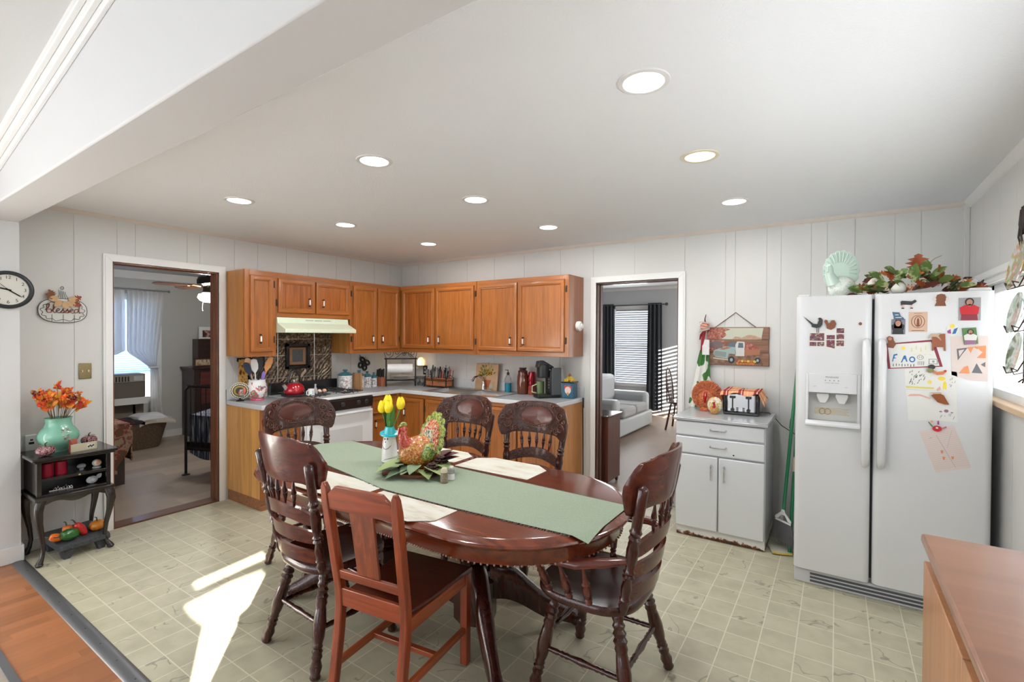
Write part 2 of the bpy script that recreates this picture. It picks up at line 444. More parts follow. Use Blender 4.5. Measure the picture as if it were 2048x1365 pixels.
def flat(name, x0, x1, y0, y1, z0, z1, M, **k): mb = MB(); mb.box(x0, x1, y0, y1, z0, z1); return mb.build(name, M, smooth=0, **k)
flat('floor', -.0, X1+.12, YB-.03, .0, -.06, 0, tile, kind='structure')
flat('floor', -.0, X1+.12, -3.92, YB-.03, -.06, 0, lam, kind='structure')
flat('floor', -.0, X1+.12, YR-.12, -3.92, -.06, 0, plank('rear_laminate', (.32, .27, .23), .12, 1.2), kind='structure')
flat('floor', -3.75, -.0, -4.2, 1.2, -.06, .0, bedfl, kind='structure')
flat('floor', -.5, 5.4, .0, 5.15, -.06, .0, livfl, kind='structure')
strip = mat('grey_metal_threshold', (.13, .135, .145), .4, .5)
mb = MB(); mb.prism([(-3.652, 0), (-3.648, .004), (-3.63, .008), (-3.605, .008), (-3.585, .004), (-3.58, 0)], lambda u, v, d: (XP+.0+d, u, v), X1-XP-.48)
for i in range(18): mb.mi = 1; mb.lathe(.4+i*.22, -3.618, [(.0078, .004), (.0092, .003), (.0093, 0)], 8)
mb.build('trim_3', [strip, mat('screw_head', (.05, .05, .05), .4, 1)], kind='structure')
flat('trim_4', XP, 4.9, -3.935, -3.905, 0, .006, strip, kind='structure')
# thresholds of the two doorways
flat('trim_5', -.13, .012, D1[0], D1[1], 0, .014, wood('threshold_wood', (.12, .05, .03), 'y', .45), kind='structure')
flat('trim_6', D2[0], D2[1], -.02, .13, 0, .010, mat('worn_threshold', (.22, .20, .18), .4, .3), kind='structure')
# door frames: casing (painted) and brown jamb
jamb = wood('brown_jamb_wood', (.20, .075, .035), 'z', .4, .3)
jamb2 = wood('dark_jamb_wood', (.075, .022, .012), 'z', .35, .4)
def doorframe(n, axis, hole, jm, cw=.062):
    a, b, _, z = hole
    r = thing('door_%d' % n, (0, (a+b)/2, 0) if axis == 'x' else ((a+b)/2, 0, 0), None, None); tag(r, kind='structure')
    mb = MB()
    for (o, t) in ((0, .016), (.012, .022)):
        if axis == 'x':
            P = lambda u, v, d, t=t: (t*d, u, v)
        else: P = lambda u, v, d, t=t: (u, -t*d, v)
        w = cw-o
        mb.prism([(a-w, 0), (a-.004, 0), (a-.004, z+.004), (a-w, z+w)], P, 1)
        mb.prism([(b+.004, 0), (b+w, 0), (b+w, z+w), (b+.004, z+.004)], P, 1)
        mb.prism([(a-w, z+w), (a-.004, z+.004), (b+.004, z+.004), (b+w, z+w)], P, 1)
    mb.build('casing', white_paint, r, bev=.002)
    mb = MB()
    for (p, q, c, d) in ((a-.003, a+.008, 0, z), (b-.008, b+.003, 0, z), (a-.003, b+.003, z-.008, z+.003)):
        if axis == 'x': mb.box(-.125, .004, p, q, c, d); mb.box(-.09, -.05, p-.0, q+.0, c, d)
        else: mb.box(p, q, -.004, .125, c, d)
    for (p, q, c, d) in ((a+.008, a+.016, 0, z-.008), (b-.012, b-.008, 0, z-.008), (a+.008, b-.008, z-.016, z-.008)):
        if axis == 'x': mb.box(-.09, -.05, p, q, c, d)
        else: mb.box(p, q, .05, .09, c, d)
    mb.build('jamb', jm, r, bev=.001)
    return r
doorframe(1, 'x', D1, jamb); doorframe(2, 'y', D2, jamb2)
# strike plate on door 1, crown strips and corner trim of the kitchen
cream = mat('cream_moulding', (.66, .60, .54), .5)
for nm, a in (('trim_7', 0), ('trim_8', 1), ('trim_9', 2)):
    mb = MB(); prof = [(0, 0), (.022, 0), (.018, -.012), (.008, -.026), (0, -.03)]
    if a == 0: mb.prism(prof, lambda u, v, d: (u, YB+d, H+v), -YB)
    elif a == 1: mb.prism(prof, lambda u, v, d: (d, -u, H+v), X1)
    else: mb.prism(prof, lambda u, v, d: (X1-u*1.5, YB+d, H+v*1.5), -YB)
    mb.build(nm, cream if a < 2 else white_paint, kind='structure')
mb = MB(); mb.box(0, .012, -.012, 0, 2.14, H); mb.build('trim_10', wallM, bev=.003, kind='structure')
mb = MB(); mb.box(X1-.03, X1, -.03, 0, 0, H); mb.build('trim_11', wallM, bev=.004, kind='structure')
# baseboards
mb = MB(); mb.box(0, .014, YB, D1[0]-.062, 0, .085); mb.build('baseboard_left', wallM, bev=.003, kind='structure')
mb = MB(); mb.box(XP, XP+.016, YR, YB+.004, 0, .11); mb.box(0, XP+.016, YB-.0, YB+.014, 0, .11); mb.build('baseboard_left_rear', white_paint, bev=.004, kind='structure')
mb = MB(); mb.box(D2[1]+.065, X1, -.012, 0, 0, .09); mb.build('baseboard_back', wallM, bev=.003, kind='structure')
mb = MB(); mb.box(X1-.014, X1, -2.3, -.03, 0, .09); mb.build('baseboard_right', wallM, bev=.003, kind='structure')
# kitchen window (right wall)
a, b, z0, z1 = WC
r = thing('window_1', (X1, (a+b)/2, z0), None, None); tag(r, kind='structure')
mb = MB()
for (p, q, c, d) in ((a-.0, a+.05, z0, z1), (b-.05, b, z0, z1), (a, b, z0, z0+.05), (a, b, z1-.05, z1)): mb.box(X1+.03, X1+.08, p, q, c, d)
mb.box(X1+.04, X1+.07, -1.22, -1.19, z0, z1); mb.box(X1+.03, X1+.08, -2.3, -2.22, z0, z1)
mb.build('window_frame', white_paint, r, bev=.003)
mb = MB()
for (p, q, c, d) in ((b, b+.06, z0-.06, z1+.0), (a-.06, a, z0-.06, z1)): mb.box(X1-.018, X1, p, q, c, d)
mb.box(X1-.02, X1, a-.09, b+.09, z1, z1+.035); mb.box(X1-.035, X1, a-.09, b+.09, z1+.03, z1+.07)
mb.build('casing', white_paint, r, bev=.004)
mb = MB(); mb.box(X1-.035, X1+.04, a-.08, b+.08, z0-.025, z0+.005); mb.build('sill', mat('worn_wood_sill', (.62, .44, .28), .5), r, bev=.004)
glass = mat('window_glass', (1, 1, 1), .0)
_t = N(glass, 'ShaderNodeBsdfTransparent'); _g = N(glass, 'ShaderNodeBsdfGlossy'); _g.inputs['Roughness'].default_value = .02; _m = N(glass, 'ShaderNodeMixShader'); _m.inputs[0].default_value = .06
L(glass, _t.outputs[0], _m.inputs[1]); L(glass, _g.outputs[0], _m.inputs[2]); L(glass, _m.outputs[0], glass.node_tree.nodes['Material Output'].inputs[0])
mb = MB(); mb.box(X1+.052, X1+.056, a+.05, b-.05, z0+.05, z1-.05); mb.build('pane', glass, r)
# siding outside: first an unseen wall added to block the sun, then the neighbour's
sid = mat('pale_lap_siding', (.75, .76, .78), .6)
mb = MB()
for i in range(34): mb.prism([(0, i*.12), (-.02, i*.12), (0, i*.12+.12)], lambda u, v, d: (8.3+u, -6.9+d, v-.2), 4.7)
for i in range(16): mb.prism([(0, i*.12), (-.02, i*.12), (0, i*.12+.12)], lambda u, v, d: (5.75+d, 3.2+u, v-.2), 5)
mb.build('wall_neighbour_and_sun_block', sid, kind='structure')
flat('ground', X1+.12, 12, -12, 6, -.5, -.3, mat('outdoor_gravel', (.35, .34, .31), .9), kind='structure')
# sunlit side window behind camera; an added mask is cut to shape the sun patch
r = thing('window_2', (X1, -5.8, .75), None, None); tag(r, kind='structure')
fl = [[(1.347, -2.602), (1.413, -3.083), (1.543, -3.102), (1.48, -2.63)],
      [(1.607, -2.755), (1.60, -2.95), (1.657, -3.228), (1.80, -3.25), (1.947, -3.255), (2.366, -3.488), (2.55, -3.61), (2.62, -3.565), (2.442, -3.435), (2.12, -3.16), (2.025, -3.10), (1.98, -3.02), (1.885, -2.936), (1.70, -2.77)]]
mb = MB(); hole_pts = []
def to_win(p):
    t = (X1+.06-p[0])/(-SUND.x); return (p[1]-SUND.y*t, -SUND.z*t)
def mask_sheet(mb, outer, holes, x, th):
    bm = bmesh.new(); loops = [outer]+holes; ed = []
    for lp in loops:
        vs = [bm.verts.new((0, y, z)) for y, z in lp]
        for i in range(len(vs)): ed.append(bm.edges.new((vs[i], vs[(i+1) % len(vs)])))
    g = bmesh.ops.triangle_fill(bm, edges=ed, use_beauty=True, use_dissolve=False)
    def inside(p, lp):
        c = False
        for i in range(len(lp)):
            (y1, z1), (y2, z2) = lp[i], lp[i-1]
            if (z1 > p[1]) != (z2 > p[1]) and p[0] < (y2-y1)*(p[1]-z1)/(z2-z1)+y1: c = not c
        return c
    tris = []
    for f in bm.faces:
        c = f.calc_center_median()
        if not any(inside((c.y, c.z), h) for h in holes): tris.append([(v.co.y, v.co.z) for v in f.verts])
    bm.free()
    for t in tris: mb.prism(t, lambda u, v, d: (x+th*d, u, v), 1)
holes = [[to_win(p) for p in f] for f in fl]
mask_sheet(mb, [(WS[0]-.05, WS[2]-.05), (WS[1]+.05, WS[2]-.05), (WS[1]+.05, WS[3]+.05), (WS[0]-.05, WS[3]+.05)], holes, X1+.06, .012)
mb.build('sun_patch_mask', mat('sun_mask_cloth', (.35, .30, .25), .9), r, smooth=0)
WINPTS = holes
# rear and left picture windows (behind the camera): frames
for k, (ax, p, a, b, c, d) in enumerate((('y', YR, .6, 4.2, .65, 2.55), ('x', XP, -6.25, -4.95, .75, 2.35))):
    r = thing('window_%d' % (3+k), (0, 0, 0), None, None); tag(r, kind='structure'); mb = MB()
    vs = [a, (2*a+b)/3, (a+2*b)/3, b] if k == 0 else [a, (a+b)/2, b]
    for v in vs: mb.box(v-.03, v+.03, p-.1, p-.04, c, d) if ax == 'y' else mb.box(p-.1, p-.04, v-.03, v+.03, c, d)
    for v in (c, (c+d)/2, d): mb.box(a, b, p-.1, p-.04, v-.025, v+.025) if ax == 'y' else mb.box(p-.1, p-.04, a, b, v-.025, v+.025)
    mb.build('window_frame', white_paint, r)
# recessed ceiling lights
def downlight(label, warm=False):
    r = thing('recessed_ceiling_light', (0, 0, 0), label, 'ceiling light', 'recessed lights in the kitchen ceiling')
    mb = MB(); prof = [(0, .094), (-.004, .092), (-.006, .086), (-.005, .074), (.001, .070)]
    mb.lathe(0, 0, prof, 36, caps=False)
    mb.build('trim_ring', mat('trim_ring_cream', (.72, .66, .5), .35) if warm else mat('trim_ring_white', (.75, .75, .75), .3), r)
    mb = MB(); mb.lathe(0, 0, [(-.0035, .0), (-.0035, .04), (-.003, .074), (-.001, .074)], 32, caps=False)
    c = (1, .93, .70) if warm else (1, 1, 1)
    mb.build('lens', mat('light_lens_warm', c, .5, emit=1.25, ecol=(1, .94, .74)) if warm else mat('light_lens', c, .5, emit=9, ecol=(1, .99, .97)), r)
    return r
proto = None; protow = downlight('flat cream-tinted recessed ceiling light glowing dimly yellow', True)
xs, ys = (1.3, 2.69, 4.147), (-2.73, -1.86, -.862)
LN = {(0, 0): 'white recessed ceiling light nearest the bedroom doorway', (0, 1): 'white recessed ceiling light over the stove side, middle of the left row',
      (0, 2): 'white recessed ceiling light closest to the corner cabinets', (1, 0): 'white recessed ceiling light alone near the beam above the left of the table',
      (1, 1): 'white recessed ceiling light in the very centre of the nine', (1, 2): 'white recessed ceiling light in front of the sink cabinets near the right doorway',
      (2, 0): 'largest white recessed ceiling light, nearest the camera at top right', (2, 2): 'white recessed ceiling light above the white metal cabinet and wall plaque'}
for i, x in enumerate(xs):
    for j, y in enumerate(ys):
        if (i, j) == (2, 1): move(protow, (x, y, H)); continue
        if proto is None: proto = move(downlight(LN[i, j]), (x, y, H))
        else: dup(proto, (x, y, H), label=LN[i, j])
        light('downlight_beam', 'AREA', (x, y, H-.012), 8.5, size=.14, color=(1, .985, .965), shape='DISK')
# ================================================================ KITCHEN CABINETS
def uvw(side, base):
    return (lambda u, v, d: (base+d, u, v)) if side == 'A' else (lambda u, v, d: (u, -base-d, v))
def bx(mb, side, u0, u1, z0, z1, d0, d1):
    """box on wall A (depth = x) or B (depth = -y)"""
    if side == 'A': mb.box(d0, d1, u0, u1, z0, z1)
    else: mb.box(u0, u1, -d1, -d0, z0, z1)
def cab_door(par, side, u0, u1, z0, z1, d, field=None, fw=.048, handle=None, name='door', hlabel=None):
    """mitred raised frame round a recessed oak panel; handle=(u,z)"""
    mb = MB(); steps = [(0, .004), (.004, .018), (.016, .020), (fw-.016, .020), (fw-.008, .014), (fw-.003, .016), (fw, .006)]
    P = uvw(side, d)
    ring = lambda o: [(u0+o, z0+o), (u1-o, z0+o), (u1-o, z1-o), (u0+o, z1-o)]
    rows = [[mb.bm.verts.new(P(u, v, w)) for u, v in ring(o)] for o, w in [(0, 0)]+steps]
    for A, B in zip(rows, rows[1:]):
        for i in range(4): mb.bm.faces.new((A[i], A[(i+1) % 4], B[(i+1) % 4], B[i]))
    n0 = len(mb.bm.faces); mb.bm.faces.new(rows[0][::-1])
    mb.bm.faces.ensure_lookup_table()
    for i, f in enumerate(mb.bm.faces):
        c = f.calc_center_median(); k = abs(c.z-(z0+z1)/2) > (z1-z0)/2-fw and abs((c.y if side == 'A' else c.x)-(u0+u1)/2) < (u1-u0)/2-fw
        f.material_index = 1 if k else 0
    n1 = len(mb.bm.faces); f = mb.bm.faces.new(rows[-1]); f.material_index = 2
    dr = mb.build(name, [oak, oak_y if side == 'A' else oak_x, field or oak], par, smooth=20)
    if handle:
        hu, hz = handle; mb = MB(); pt = lambda z, w: P(hu, z, w)
        mb.turn(pt(hz-.026, .040), pt(hz+.026, .040), [(0, .0055), (.15, .0065), (.5, .0072), (.85, .0065), (1, .0055)], 10)
        mb.mi = 1
        for s in (1, -1):
            mb.turn(pt(hz+s*.026, .040), pt(hz+s*.046, .038), [(0, .0065), (.25, .0075), (.6, .004), (.8, .0058), (1, .001)], 8)
            mb.turn(pt(hz+s*.036, .018), pt(hz+s*.036, .040), [(0, .007), (.2, .0045), (1, .004)], 8)
        mb.build('handle', [ceramic, bronze], dr)
    return dr
def hinge(par, side, u, z, d):
    mb = MB(); bx(mb, side, u-.008, u+.008, z-.03, z+.03, d, d+.004); P = uvw(side, d)
    mb.turn(P(u, z-.034, .006), P(u, z+.034, .006), [(0, .001), (.06, .005), (.9, .005), (1, .001)], 8)
    mb.build('hinge', bronze, par)
ZB, ZT = 1.342, 2.136; UD = .321
def upper(side, u0, u1, z0, z1, label, d=UD, endpanel=None):
    r = thing('wall_cabinet', (d/2, (u0+u1)/2, z0) if side == 'A' else ((u0+u1)/2, -d/2, z0), label, 'cabinet', 'oak wall cabinets')
    mb = MB(); bx(mb, side, u0, u1, z0, z1, .002, d-.019); mb.build('carcass', endpanel or oak_side, r)
    mb = MB(); fr = .045
    bx(mb, side, u0, u0+fr, z0, z1, d-.019, d); bx(mb, side, u1-fr, u1, z0, z1, d-.019, d)
    mb.mi = 1; bx(mb, side, u0+fr, u1-fr, z0, z0+fr, d-.019, d); bx(mb, side, u0+fr, u1-fr, z1-fr-.01, z1, d-.019, d)
    mb.build('face_frame', [oak, oak_y if side == 'A' else oak_x], r, bev=.0015)
    return r
r = upper('A', -2.193, -1.897, ZB, ZT, 'narrow oak wall cabinet with one door beside the bedroom doorway')
cab_door(r, 'A', -2.147, -1.928, 1.385, 2.088, UD, handle=(-2.06, 1.507), hlabel=1); hinge(r, 'A', -1.918, 2.02, UD); hinge(r, 'A', -1.918, 1.50, UD)
r = upper('A', -1.897, -1.06, 1.715, ZT, 'short oak wall cabinet with two bold-grained doors above the range hood')
cab_door(r, 'A', -1.885, -1.492, 1.757, 2.083, UD, oak_bold, handle=(-1.565, 1.868))
cab_door(r, 'A', -1.482, -1.075, 1.757, 2.083, UD, oak_bold, handle=(-1.407, 1.868)); hinge(r, 'A', -1.893, 1.85, UD)
r = upper('A', -1.06, -.324, ZB, ZT, 'oak wall cabinet with two narrow doors between hood and corner')
cab_door(r, 'A', -1.024, -.695, 1.383, 2.086, UD, handle=(-.765, 1.5))
cab_door(r, 'A', -.685, -.36, 1.383, 2.086, UD, handle=(-.625, 1.5)); hinge(r, 'A', -1.04, 2.0, UD); hinge(r, 'A', -1.04, 1.5, UD); hinge(r, 'A', -.345, 1.5, UD)
r = upper('B', .002, 1.492, ZB, ZT, 'oak wall cabinet in the corner above the paper towel rack and sink')
cab_door(r, 'B', .365, .893, 1.39, 2.092, UD, oak_bold, handle=(.815, 1.495))
cab_door(r, 'B', .908, 1.468, 1.39, 2.092, UD, oak, handle=(.975, 1.495)); hinge(r, 'B', 1.484, 2.0, UD); hinge(r, 'B', 1.484, 1.48, UD)
r = upper('B', 1.494, 2.612, ZB, ZT, 'oak wall cabinet with two wide doors at the open end by the right doorway',
          endpanel=wood('oak_end_aged', (.30, .105, .035), 'z', .28, .5, .4, .5, .03, .6))
cab_door(r, 'B', 1.522, 2.026, 1.39, 2.092, UD, oak, handle=(1.955, 1.49))
cab_door(r, 'B', 2.036, 2.57, 1.39, 2.092, UD, oak, handle=(2.112, 1.49)); hinge(r, 'B', 2.583, 2.0, UD); hinge(r, 'B', 2.583, 1.5, UD)
# base cabinets
KB = .10; BT = .888; BD = .585
def basecab(side, u0, u1, label, endp=None, kick=.05, name='base_cabinet'):
    r = thing(name, (BD/2, (u0+u1)/2, 0) if side == 'A' else ((u0+u1)/2, -BD/2, 0), label, 'cabinet', 'oak base cabinets')
    mb = MB(); bx(mb, side, u0, u1, KB, BT, .004, BD-.019); mb.build('carcass', endp or oak_side, r)
    mb = MB(); bx(mb, side, u0+.004, u1-.004, 0, KB, .01, BD-kick); mb.build('toe_kick', wood('kick_board', (.30, .12, .05), 'y', .5), r)
    mb = MB(); fr = .04
    bx(mb, side, u0, u0+fr, KB, BT, BD-.019, BD); bx(mb, side, u1-fr, u1, KB, BT, BD-.019, BD)
    mb.mi = 1; bx(mb, side, u0+fr, u1-fr, KB, KB+fr, BD-.019, BD); bx(mb, side, u0+fr, u1-fr, BT-fr, BT, BD-.019, BD)
    mb.build('face_frame', [oak, oak_y if side == 'A' else oak_x], r, bev=.0015); return r
oak_sun = wood('oak_sunlit_end_panel', (.62, .31, .09), 'z', .38, .25, .25, .5, .03, .7)  # lighter oak: the sunlight on the end panel is put into its colour
r = basecab('A', -2.19, -1.815, 'oak base cabinet with end panel coloured as sunlit beside the bedroom doorway', oak_sun, kick=.0)
cab_door(r, 'A', -2.155, -1.845, .13, .66, BD, handle=(-1.885, .58)); 
cab_door(r, 'A', -2.155, -1.845, .69, .865, BD, name='drawer', fw=.03)
r = basecab('A', -1.035, -.62, 'narrow oak base cabinet with drawer front between stove and corner')
cab_door(r, 'A', -1.0, -.64, .13, .66, BD, handle=(-.95, .58)); cab_door(r, 'A', -1.0, -.64, .69, .865, BD, name='drawer', fw=.03)
r = basecab('B', .60, 1.42, 'oak base cabinet in the corner, partly behind the yellow tulips')
cab_door(r, 'B', .655, .975, .13, .845, BD, handle=(.70, .68)); cab_door(r, 'B', 1.01, 1.39, .13, .845, BD, handle=(1.35, .68)); hinge(r, 'B', .992, .74, BD)
r = basecab('B', 1.422, 2.608, 'long oak base cabinet under the sink and coffee maker')
for a, b, h in ((1.46, 1.835, 1.80), (1.845, 2.20, 1.88), (2.215, 2.575, 2.54)): cab_door(r, 'B', a, b, .13, .845, BD, handle=(h, .72))
mb = MB(); mb.box(.004, .585, -.618, -.004, KB, BT); mb.box(.01, .56, -.6, -.01, 0, KB)
mb.build('corner_cabinet', oak_side, label='plain oak corner carcass joining the two runs of base cabinets', cat='cabinet')
# counters
lamtop = speck('grey_laminate_top', [(.27, .285, .30), (.33, .345, .36)], 180, .30, 2)
lamedge = speck('pale_laminate_edge', [(.56, .58, .60), (.62, .64, .66)], 140, .3, 2)
CZ = .93
def counter(parts, label, splash, sinkhole=None):
    x0, x1, y0, y1 = parts[0][:4]
    r = thing('countertop', ((x0+x1)/2, (y0+y1)/2, BT), label, 'countertop')
    mb = MB()
    for p in parts: mb.box(*p, BT, CZ-.0008)
    mb.build('edge', lamedge, r, bev=.004)
    mb = MB()
    for (a, b, c, d) in parts: mb.box(a+.001, b-.003, c+.003, d-.003, CZ-.001, CZ)
    mb.build('top_sheet', lamtop, r, smooth=0)
    mb = MB()
    for s in splash: mb.box(*s)
    mb.build('backsplash', lamedge, r, bev=.002); return r
counter([(.002, .62, -2.2, -1.812)], 'short grey laminate countertop left of the white stove', [(.002, .02, -2.2, -1.812, CZ, 1.03)])
SK = (.93, 1.93, -.575, -.10)
counter([(.002, .62, -1.038, -.605), (.002, SK[0]+.02, -.605, -.002), (SK[0]+.02, SK[1]-.02, -.605, SK[2]+.02), (SK[0]+.02, SK[1]-.02, SK[3]-.02, -.002), (SK[1]-.02, 2.63, -.605, -.002)],
        'long L-shaped grey laminate countertop running from stove round the corner past the sink', [(.002, .02, -1.038, -.002, CZ, 1.03), (.02, 2.63, -.02, -.002, CZ, 1.03)])
# sink
r = thing('kitchen_sink', (1.43, -.34, CZ), 'stainless steel double bowl sink set into the grey countertop', 'sink')
mb = MB(); x0, x1, y0, y1 = SK; b1 = (x0+.03, 1.415, y0+.03, y1-.06); b2 = (1.445, x1-.03, y0+.03, y1-.06)
for c in cells(x0, x1, y0, y1, [b1, b2]): mb.box(c[0], c[1], c[2], c[3], CZ+.0005, CZ+.004)
mb.build('rim', steel, r, smooth=0)
for b in (b1, b2):
    mb = MB(); v = mb.bm.verts.new
    rr = []
    for (ins, z) in ((0, CZ+.004), (.004, CZ-.01), (.012, CZ-.14), (.05, CZ-.165)):
        rr.append([v(p+(z,)) for p in ((b[0]+ins, b[2]+ins), (b[1]-ins, b[2]+ins), (b[1]-ins, b[3]-ins), (b[0]+ins, b[3]-ins))])
    for A, B in zip(rr, rr[1:]):
        for i in range(4): mb.bm.faces.new((A[i], B[i], B[(i+1) % 4], A[(i+1) % 4]))
    mb.bm.faces.new(rr[-1])
    mb.build('bowl', steel, r, smooth=60, recalc=False)
r = thing('faucet', (1.45, -.125, CZ), 'chrome arched kitchen faucet behind the double sink', 'faucet')
mb = MB(); mb.box(1.33, 1.57, -.15, -.115, CZ+.004, CZ+.014); mb.lathe(1.45, -.133, [(CZ+.014, .022), (CZ+.05, .019), (CZ+.085, .02), (CZ+.1, .012)], 16)
mb.tube([(1.45, -.133, CZ+.09), (1.44, -.14, CZ+.14), (1.42, -.18, CZ+.165), (1.40, -.23, CZ+.15), (1.39, -.26, CZ+.11)], [.011, .012, .012, .013, .015], 10)
mb.build('spout', chrome, r)
mb = MB(); mb.tube([(1.45, -.133, CZ+.1), (1.425, -.125, CZ+.14), (1.38, -.12, CZ+.17)], [.012, .009, .011], 8); mb.build('lever', chrome, r)

# ================================================================ STOVE, HOOD, BACKSPLASH
SY0, SY1, SX = -1.808, -1.042, .655
r = thing('gas_stove', (SX/2, (SY0+SY1)/2, 0), 'white gas stove with black control panel in a gap of the left counter', 'stove')
mb = MB(); mb.box(.03, SX, SY0, SY1, .06, .915); mb.box(.06, SX-.06, SY0+.03, SY1-.03, 0, .06); mb.build('body', enamel, r, bev=.004)
mb = MB(); mb.box(.03, SX+.03, SY0-.0, SY1+.0, .915, .940); mb.build('cooktop', enamel, r, bev=.006)
mb = MB(); mb.box(.022, .075, SY0, SY1, .94, 1.058); mb.build('backguard', black, r, bev=.004)
mb = MB(); mb.prism([(SX, .80), (SX+.022, .80), (SX+.034, .90), (SX+.02, .912), (SX, .912)], lambda u, v, d: (u, SY0+.003+d, v), SY1-SY0-.006)
pn = mb.build('control_panel', black, r, bev=.002)
for i, y in enumerate((-1.70, -1.60, -1.42, -1.23, -1.13)):
    mb = MB(); mb.turn((SX+.026, y, .858), (SX+.048, y, .860), [(0, .023), (.3, .022), (.5, .017), (1, .015)], 16)
    mb.box(SX+.046, SX+.056, y-.003, y+.003, .846, .874)
    mb.build('knob', mat('knob_black', (.03, .03, .032), .3), pn)
mb = MB(); mb.box(SX, SX+.03, SY0+.004, SY1-.004, .16, .775); dr = mb.build('oven_door', enamel, r, bev=.006)
mb = MB(); mb.turn((SX+.055, SY0+.04, .765), (SX+.055, SY1-.04, .765), [(0, .012), (1, .012)], 10)
for y in (SY0+.07, SY1-.07): mb.box(SX+.02, SX+.055, y-.012, y+.012, .757, .773)
mb.build('handle', enamel, dr, bev=.002)
mb = MB(); mb.box(SX+.028, SX+.032, SY0+.14, SY1-.14, .35, .62); mb.build('window', mat('smoky_oven_glass', (.55, .56, .57), .1), dr)
mb = MB(); mb.box(SX, SX+.02, SY0+.004, SY1-.004, .07, .15); mb.build('lower_drawer', enamel, r, bev=.004)
for (cx, cy) in ((.20, -1.62), (.48, -1.62), (.20, -1.23), (.48, -1.23)):
    mb = MB(); mb.lathe(cx, cy, [(.941, .05), (.946, .048), (.952, .03), (.954, .0)], 18)
    g = mb.build('burner', black_matte, r)
    mb = MB()
    for k in range(8):
        a = PI*k/4; mb.tube([(cx+.03*math.cos(a), cy+.03*math.sin(a), .966), (cx+.115*math.cos(a), cy+.115*math.sin(a), .966), (cx+.12*math.cos(a), cy+.12*math.sin(a), .944)], .005, 6)
    sq = .118; mb.tube([(cx-sq, cy-sq, .962), (cx+sq, cy-sq, .962), (cx+sq, cy+sq, .962), (cx-sq, cy+sq, .962)], .005, 6, closed=True)
    mb.build('grate', black_matte, r)
hoodM = mat('cream_green_hood_enamel', (.64, .72, .56), .3, coat=.3)
r = thing('range_hood', (.25, -1.5, 1.57), 'cream range hood with sloped front under the short oak cabinet', 'range hood')
mb = MB(); mb.prism([(.004, 1.565), (.475, 1.565), (.475, 1.600), (.345, 1.658), (.335, 1.712), (.004, 1.712)], lambda u, v, d: (u, -1.895+d, v), .80); mb.build('housing', hoodM, r, bev=.003)
mb = MB()
for k in range(3):
    for i in range(4): mb.box(.338, .3405, -1.60+k*.10, -1.515+k*.10, 1.672+i*.006, 1.675+i*.006)
mb.build('vent_slots', mat('grey_slot', (.25, .28, .25), .5), r)
mb = MB(); mb.box(.339, .344, -1.30, -1.285, 1.675, 1.69); mb.box(.339, .344, -1.26, -1.235, 1.678, 1.686); mb.build('switch', white_paint, r)
# embossed tin backsplash
tin = mat('embossed_tin', (.19, .125, .075), .30, .65)
def tin_nodes(M):
    v = coords(M); f = noise(M, v, 19, 4, .55, 3.2); wv = N(M, 'ShaderNodeTexWave'); wv.wave_type = 'RINGS'; wv.inputs['Scale'].default_value = 9; wv.inputs['Distortion'].default_value = 9; wv.inputs['Detail'].default_value = 2
    L(M, v, wv.inputs['Vector']); base(M, ramp(M, f, [(.35, (.07, .05, .035)), (.5, (.21, .155, .105)), (.68, (.50, .42, .33))])); bump(M, wv.outputs['Fac'], .9, .012)
tin_nodes(tin)
r = thing('tin_backsplash', (.01, -1.5, .95), 'embossed bronze tin tile sheets on the wall behind the stove', 'backsplash')
mb = MB(); mb.box(.002, .008, -2.0, -1.065, 1.035, 1.341); mb.box(.002, .008, -1.895, -1.065, 1.341, 1.564); mb.build('sheet', tin, r)
mb = MB()
for y in (-1.895, -1.70, -1.285): mb.turn((.012, y, 1.06), (.012, y, 1.34 if y < -1.8 else 1.562), [(0, .005), (1, .005)], 8)
for z in (1.10, 1.33, 1.50): mb.box(.008, .010, -1.895, -1.066, z-.004, z+.004)
mb.build('seam', mat('silvery_seam', (.5, .47, .42), .3, .9), r)
r = thing('framed_picture', (.03, -1.49, 1.19), 'small square picture in a black frame on the tin backsplash', 'picture')
mb = MB(); y0, y1, z0, z1 = -1.622, -1.352, 1.190, 1.452
for a, w, d in ((0, .03, .04), (.03, .012, .03)):
    for (p, q, s, t) in ((y0+a, y1-a, z0+a, z0+a+w), (y0+a, y1-a, z1-a-w, z1-a), (y0+a, y0+a+w, z0+a, z1-a), (y1-a-w, y1-a, z0+a, z1-a)): mb.box(.014, d, p, q, s, t)
mb.build('frame', black, r, bev=.003)
mb = MB(); mb.box(.014, .022, y0+.04, y1-.04, z0+.04, z1-.04); mb.build('mat_board', mat('brown_mat', (.33, .17, .09), .6), r)
mb = MB(); mb.box(.022, .024, y0+.075, y1-.075, z0+.07, z1-.06); mb.build('print', speck('bluegrey_print', [(.02, .03, .04), (.10, .13, .15), (.16, .12, .09)], 40, .5, 3, stretch=(1, 8, 1)), r)

# ================================================================ THINGS ON THE COUNTERS
def P3(x, y, z): return Vector((x, y, z))
def plate_disc(mb, c, nrm, r, prof, seg=28):
    a = Vector(c); b = a+Vector(nrm).normalized()*.01; mb.turn(a, b, prof, seg)
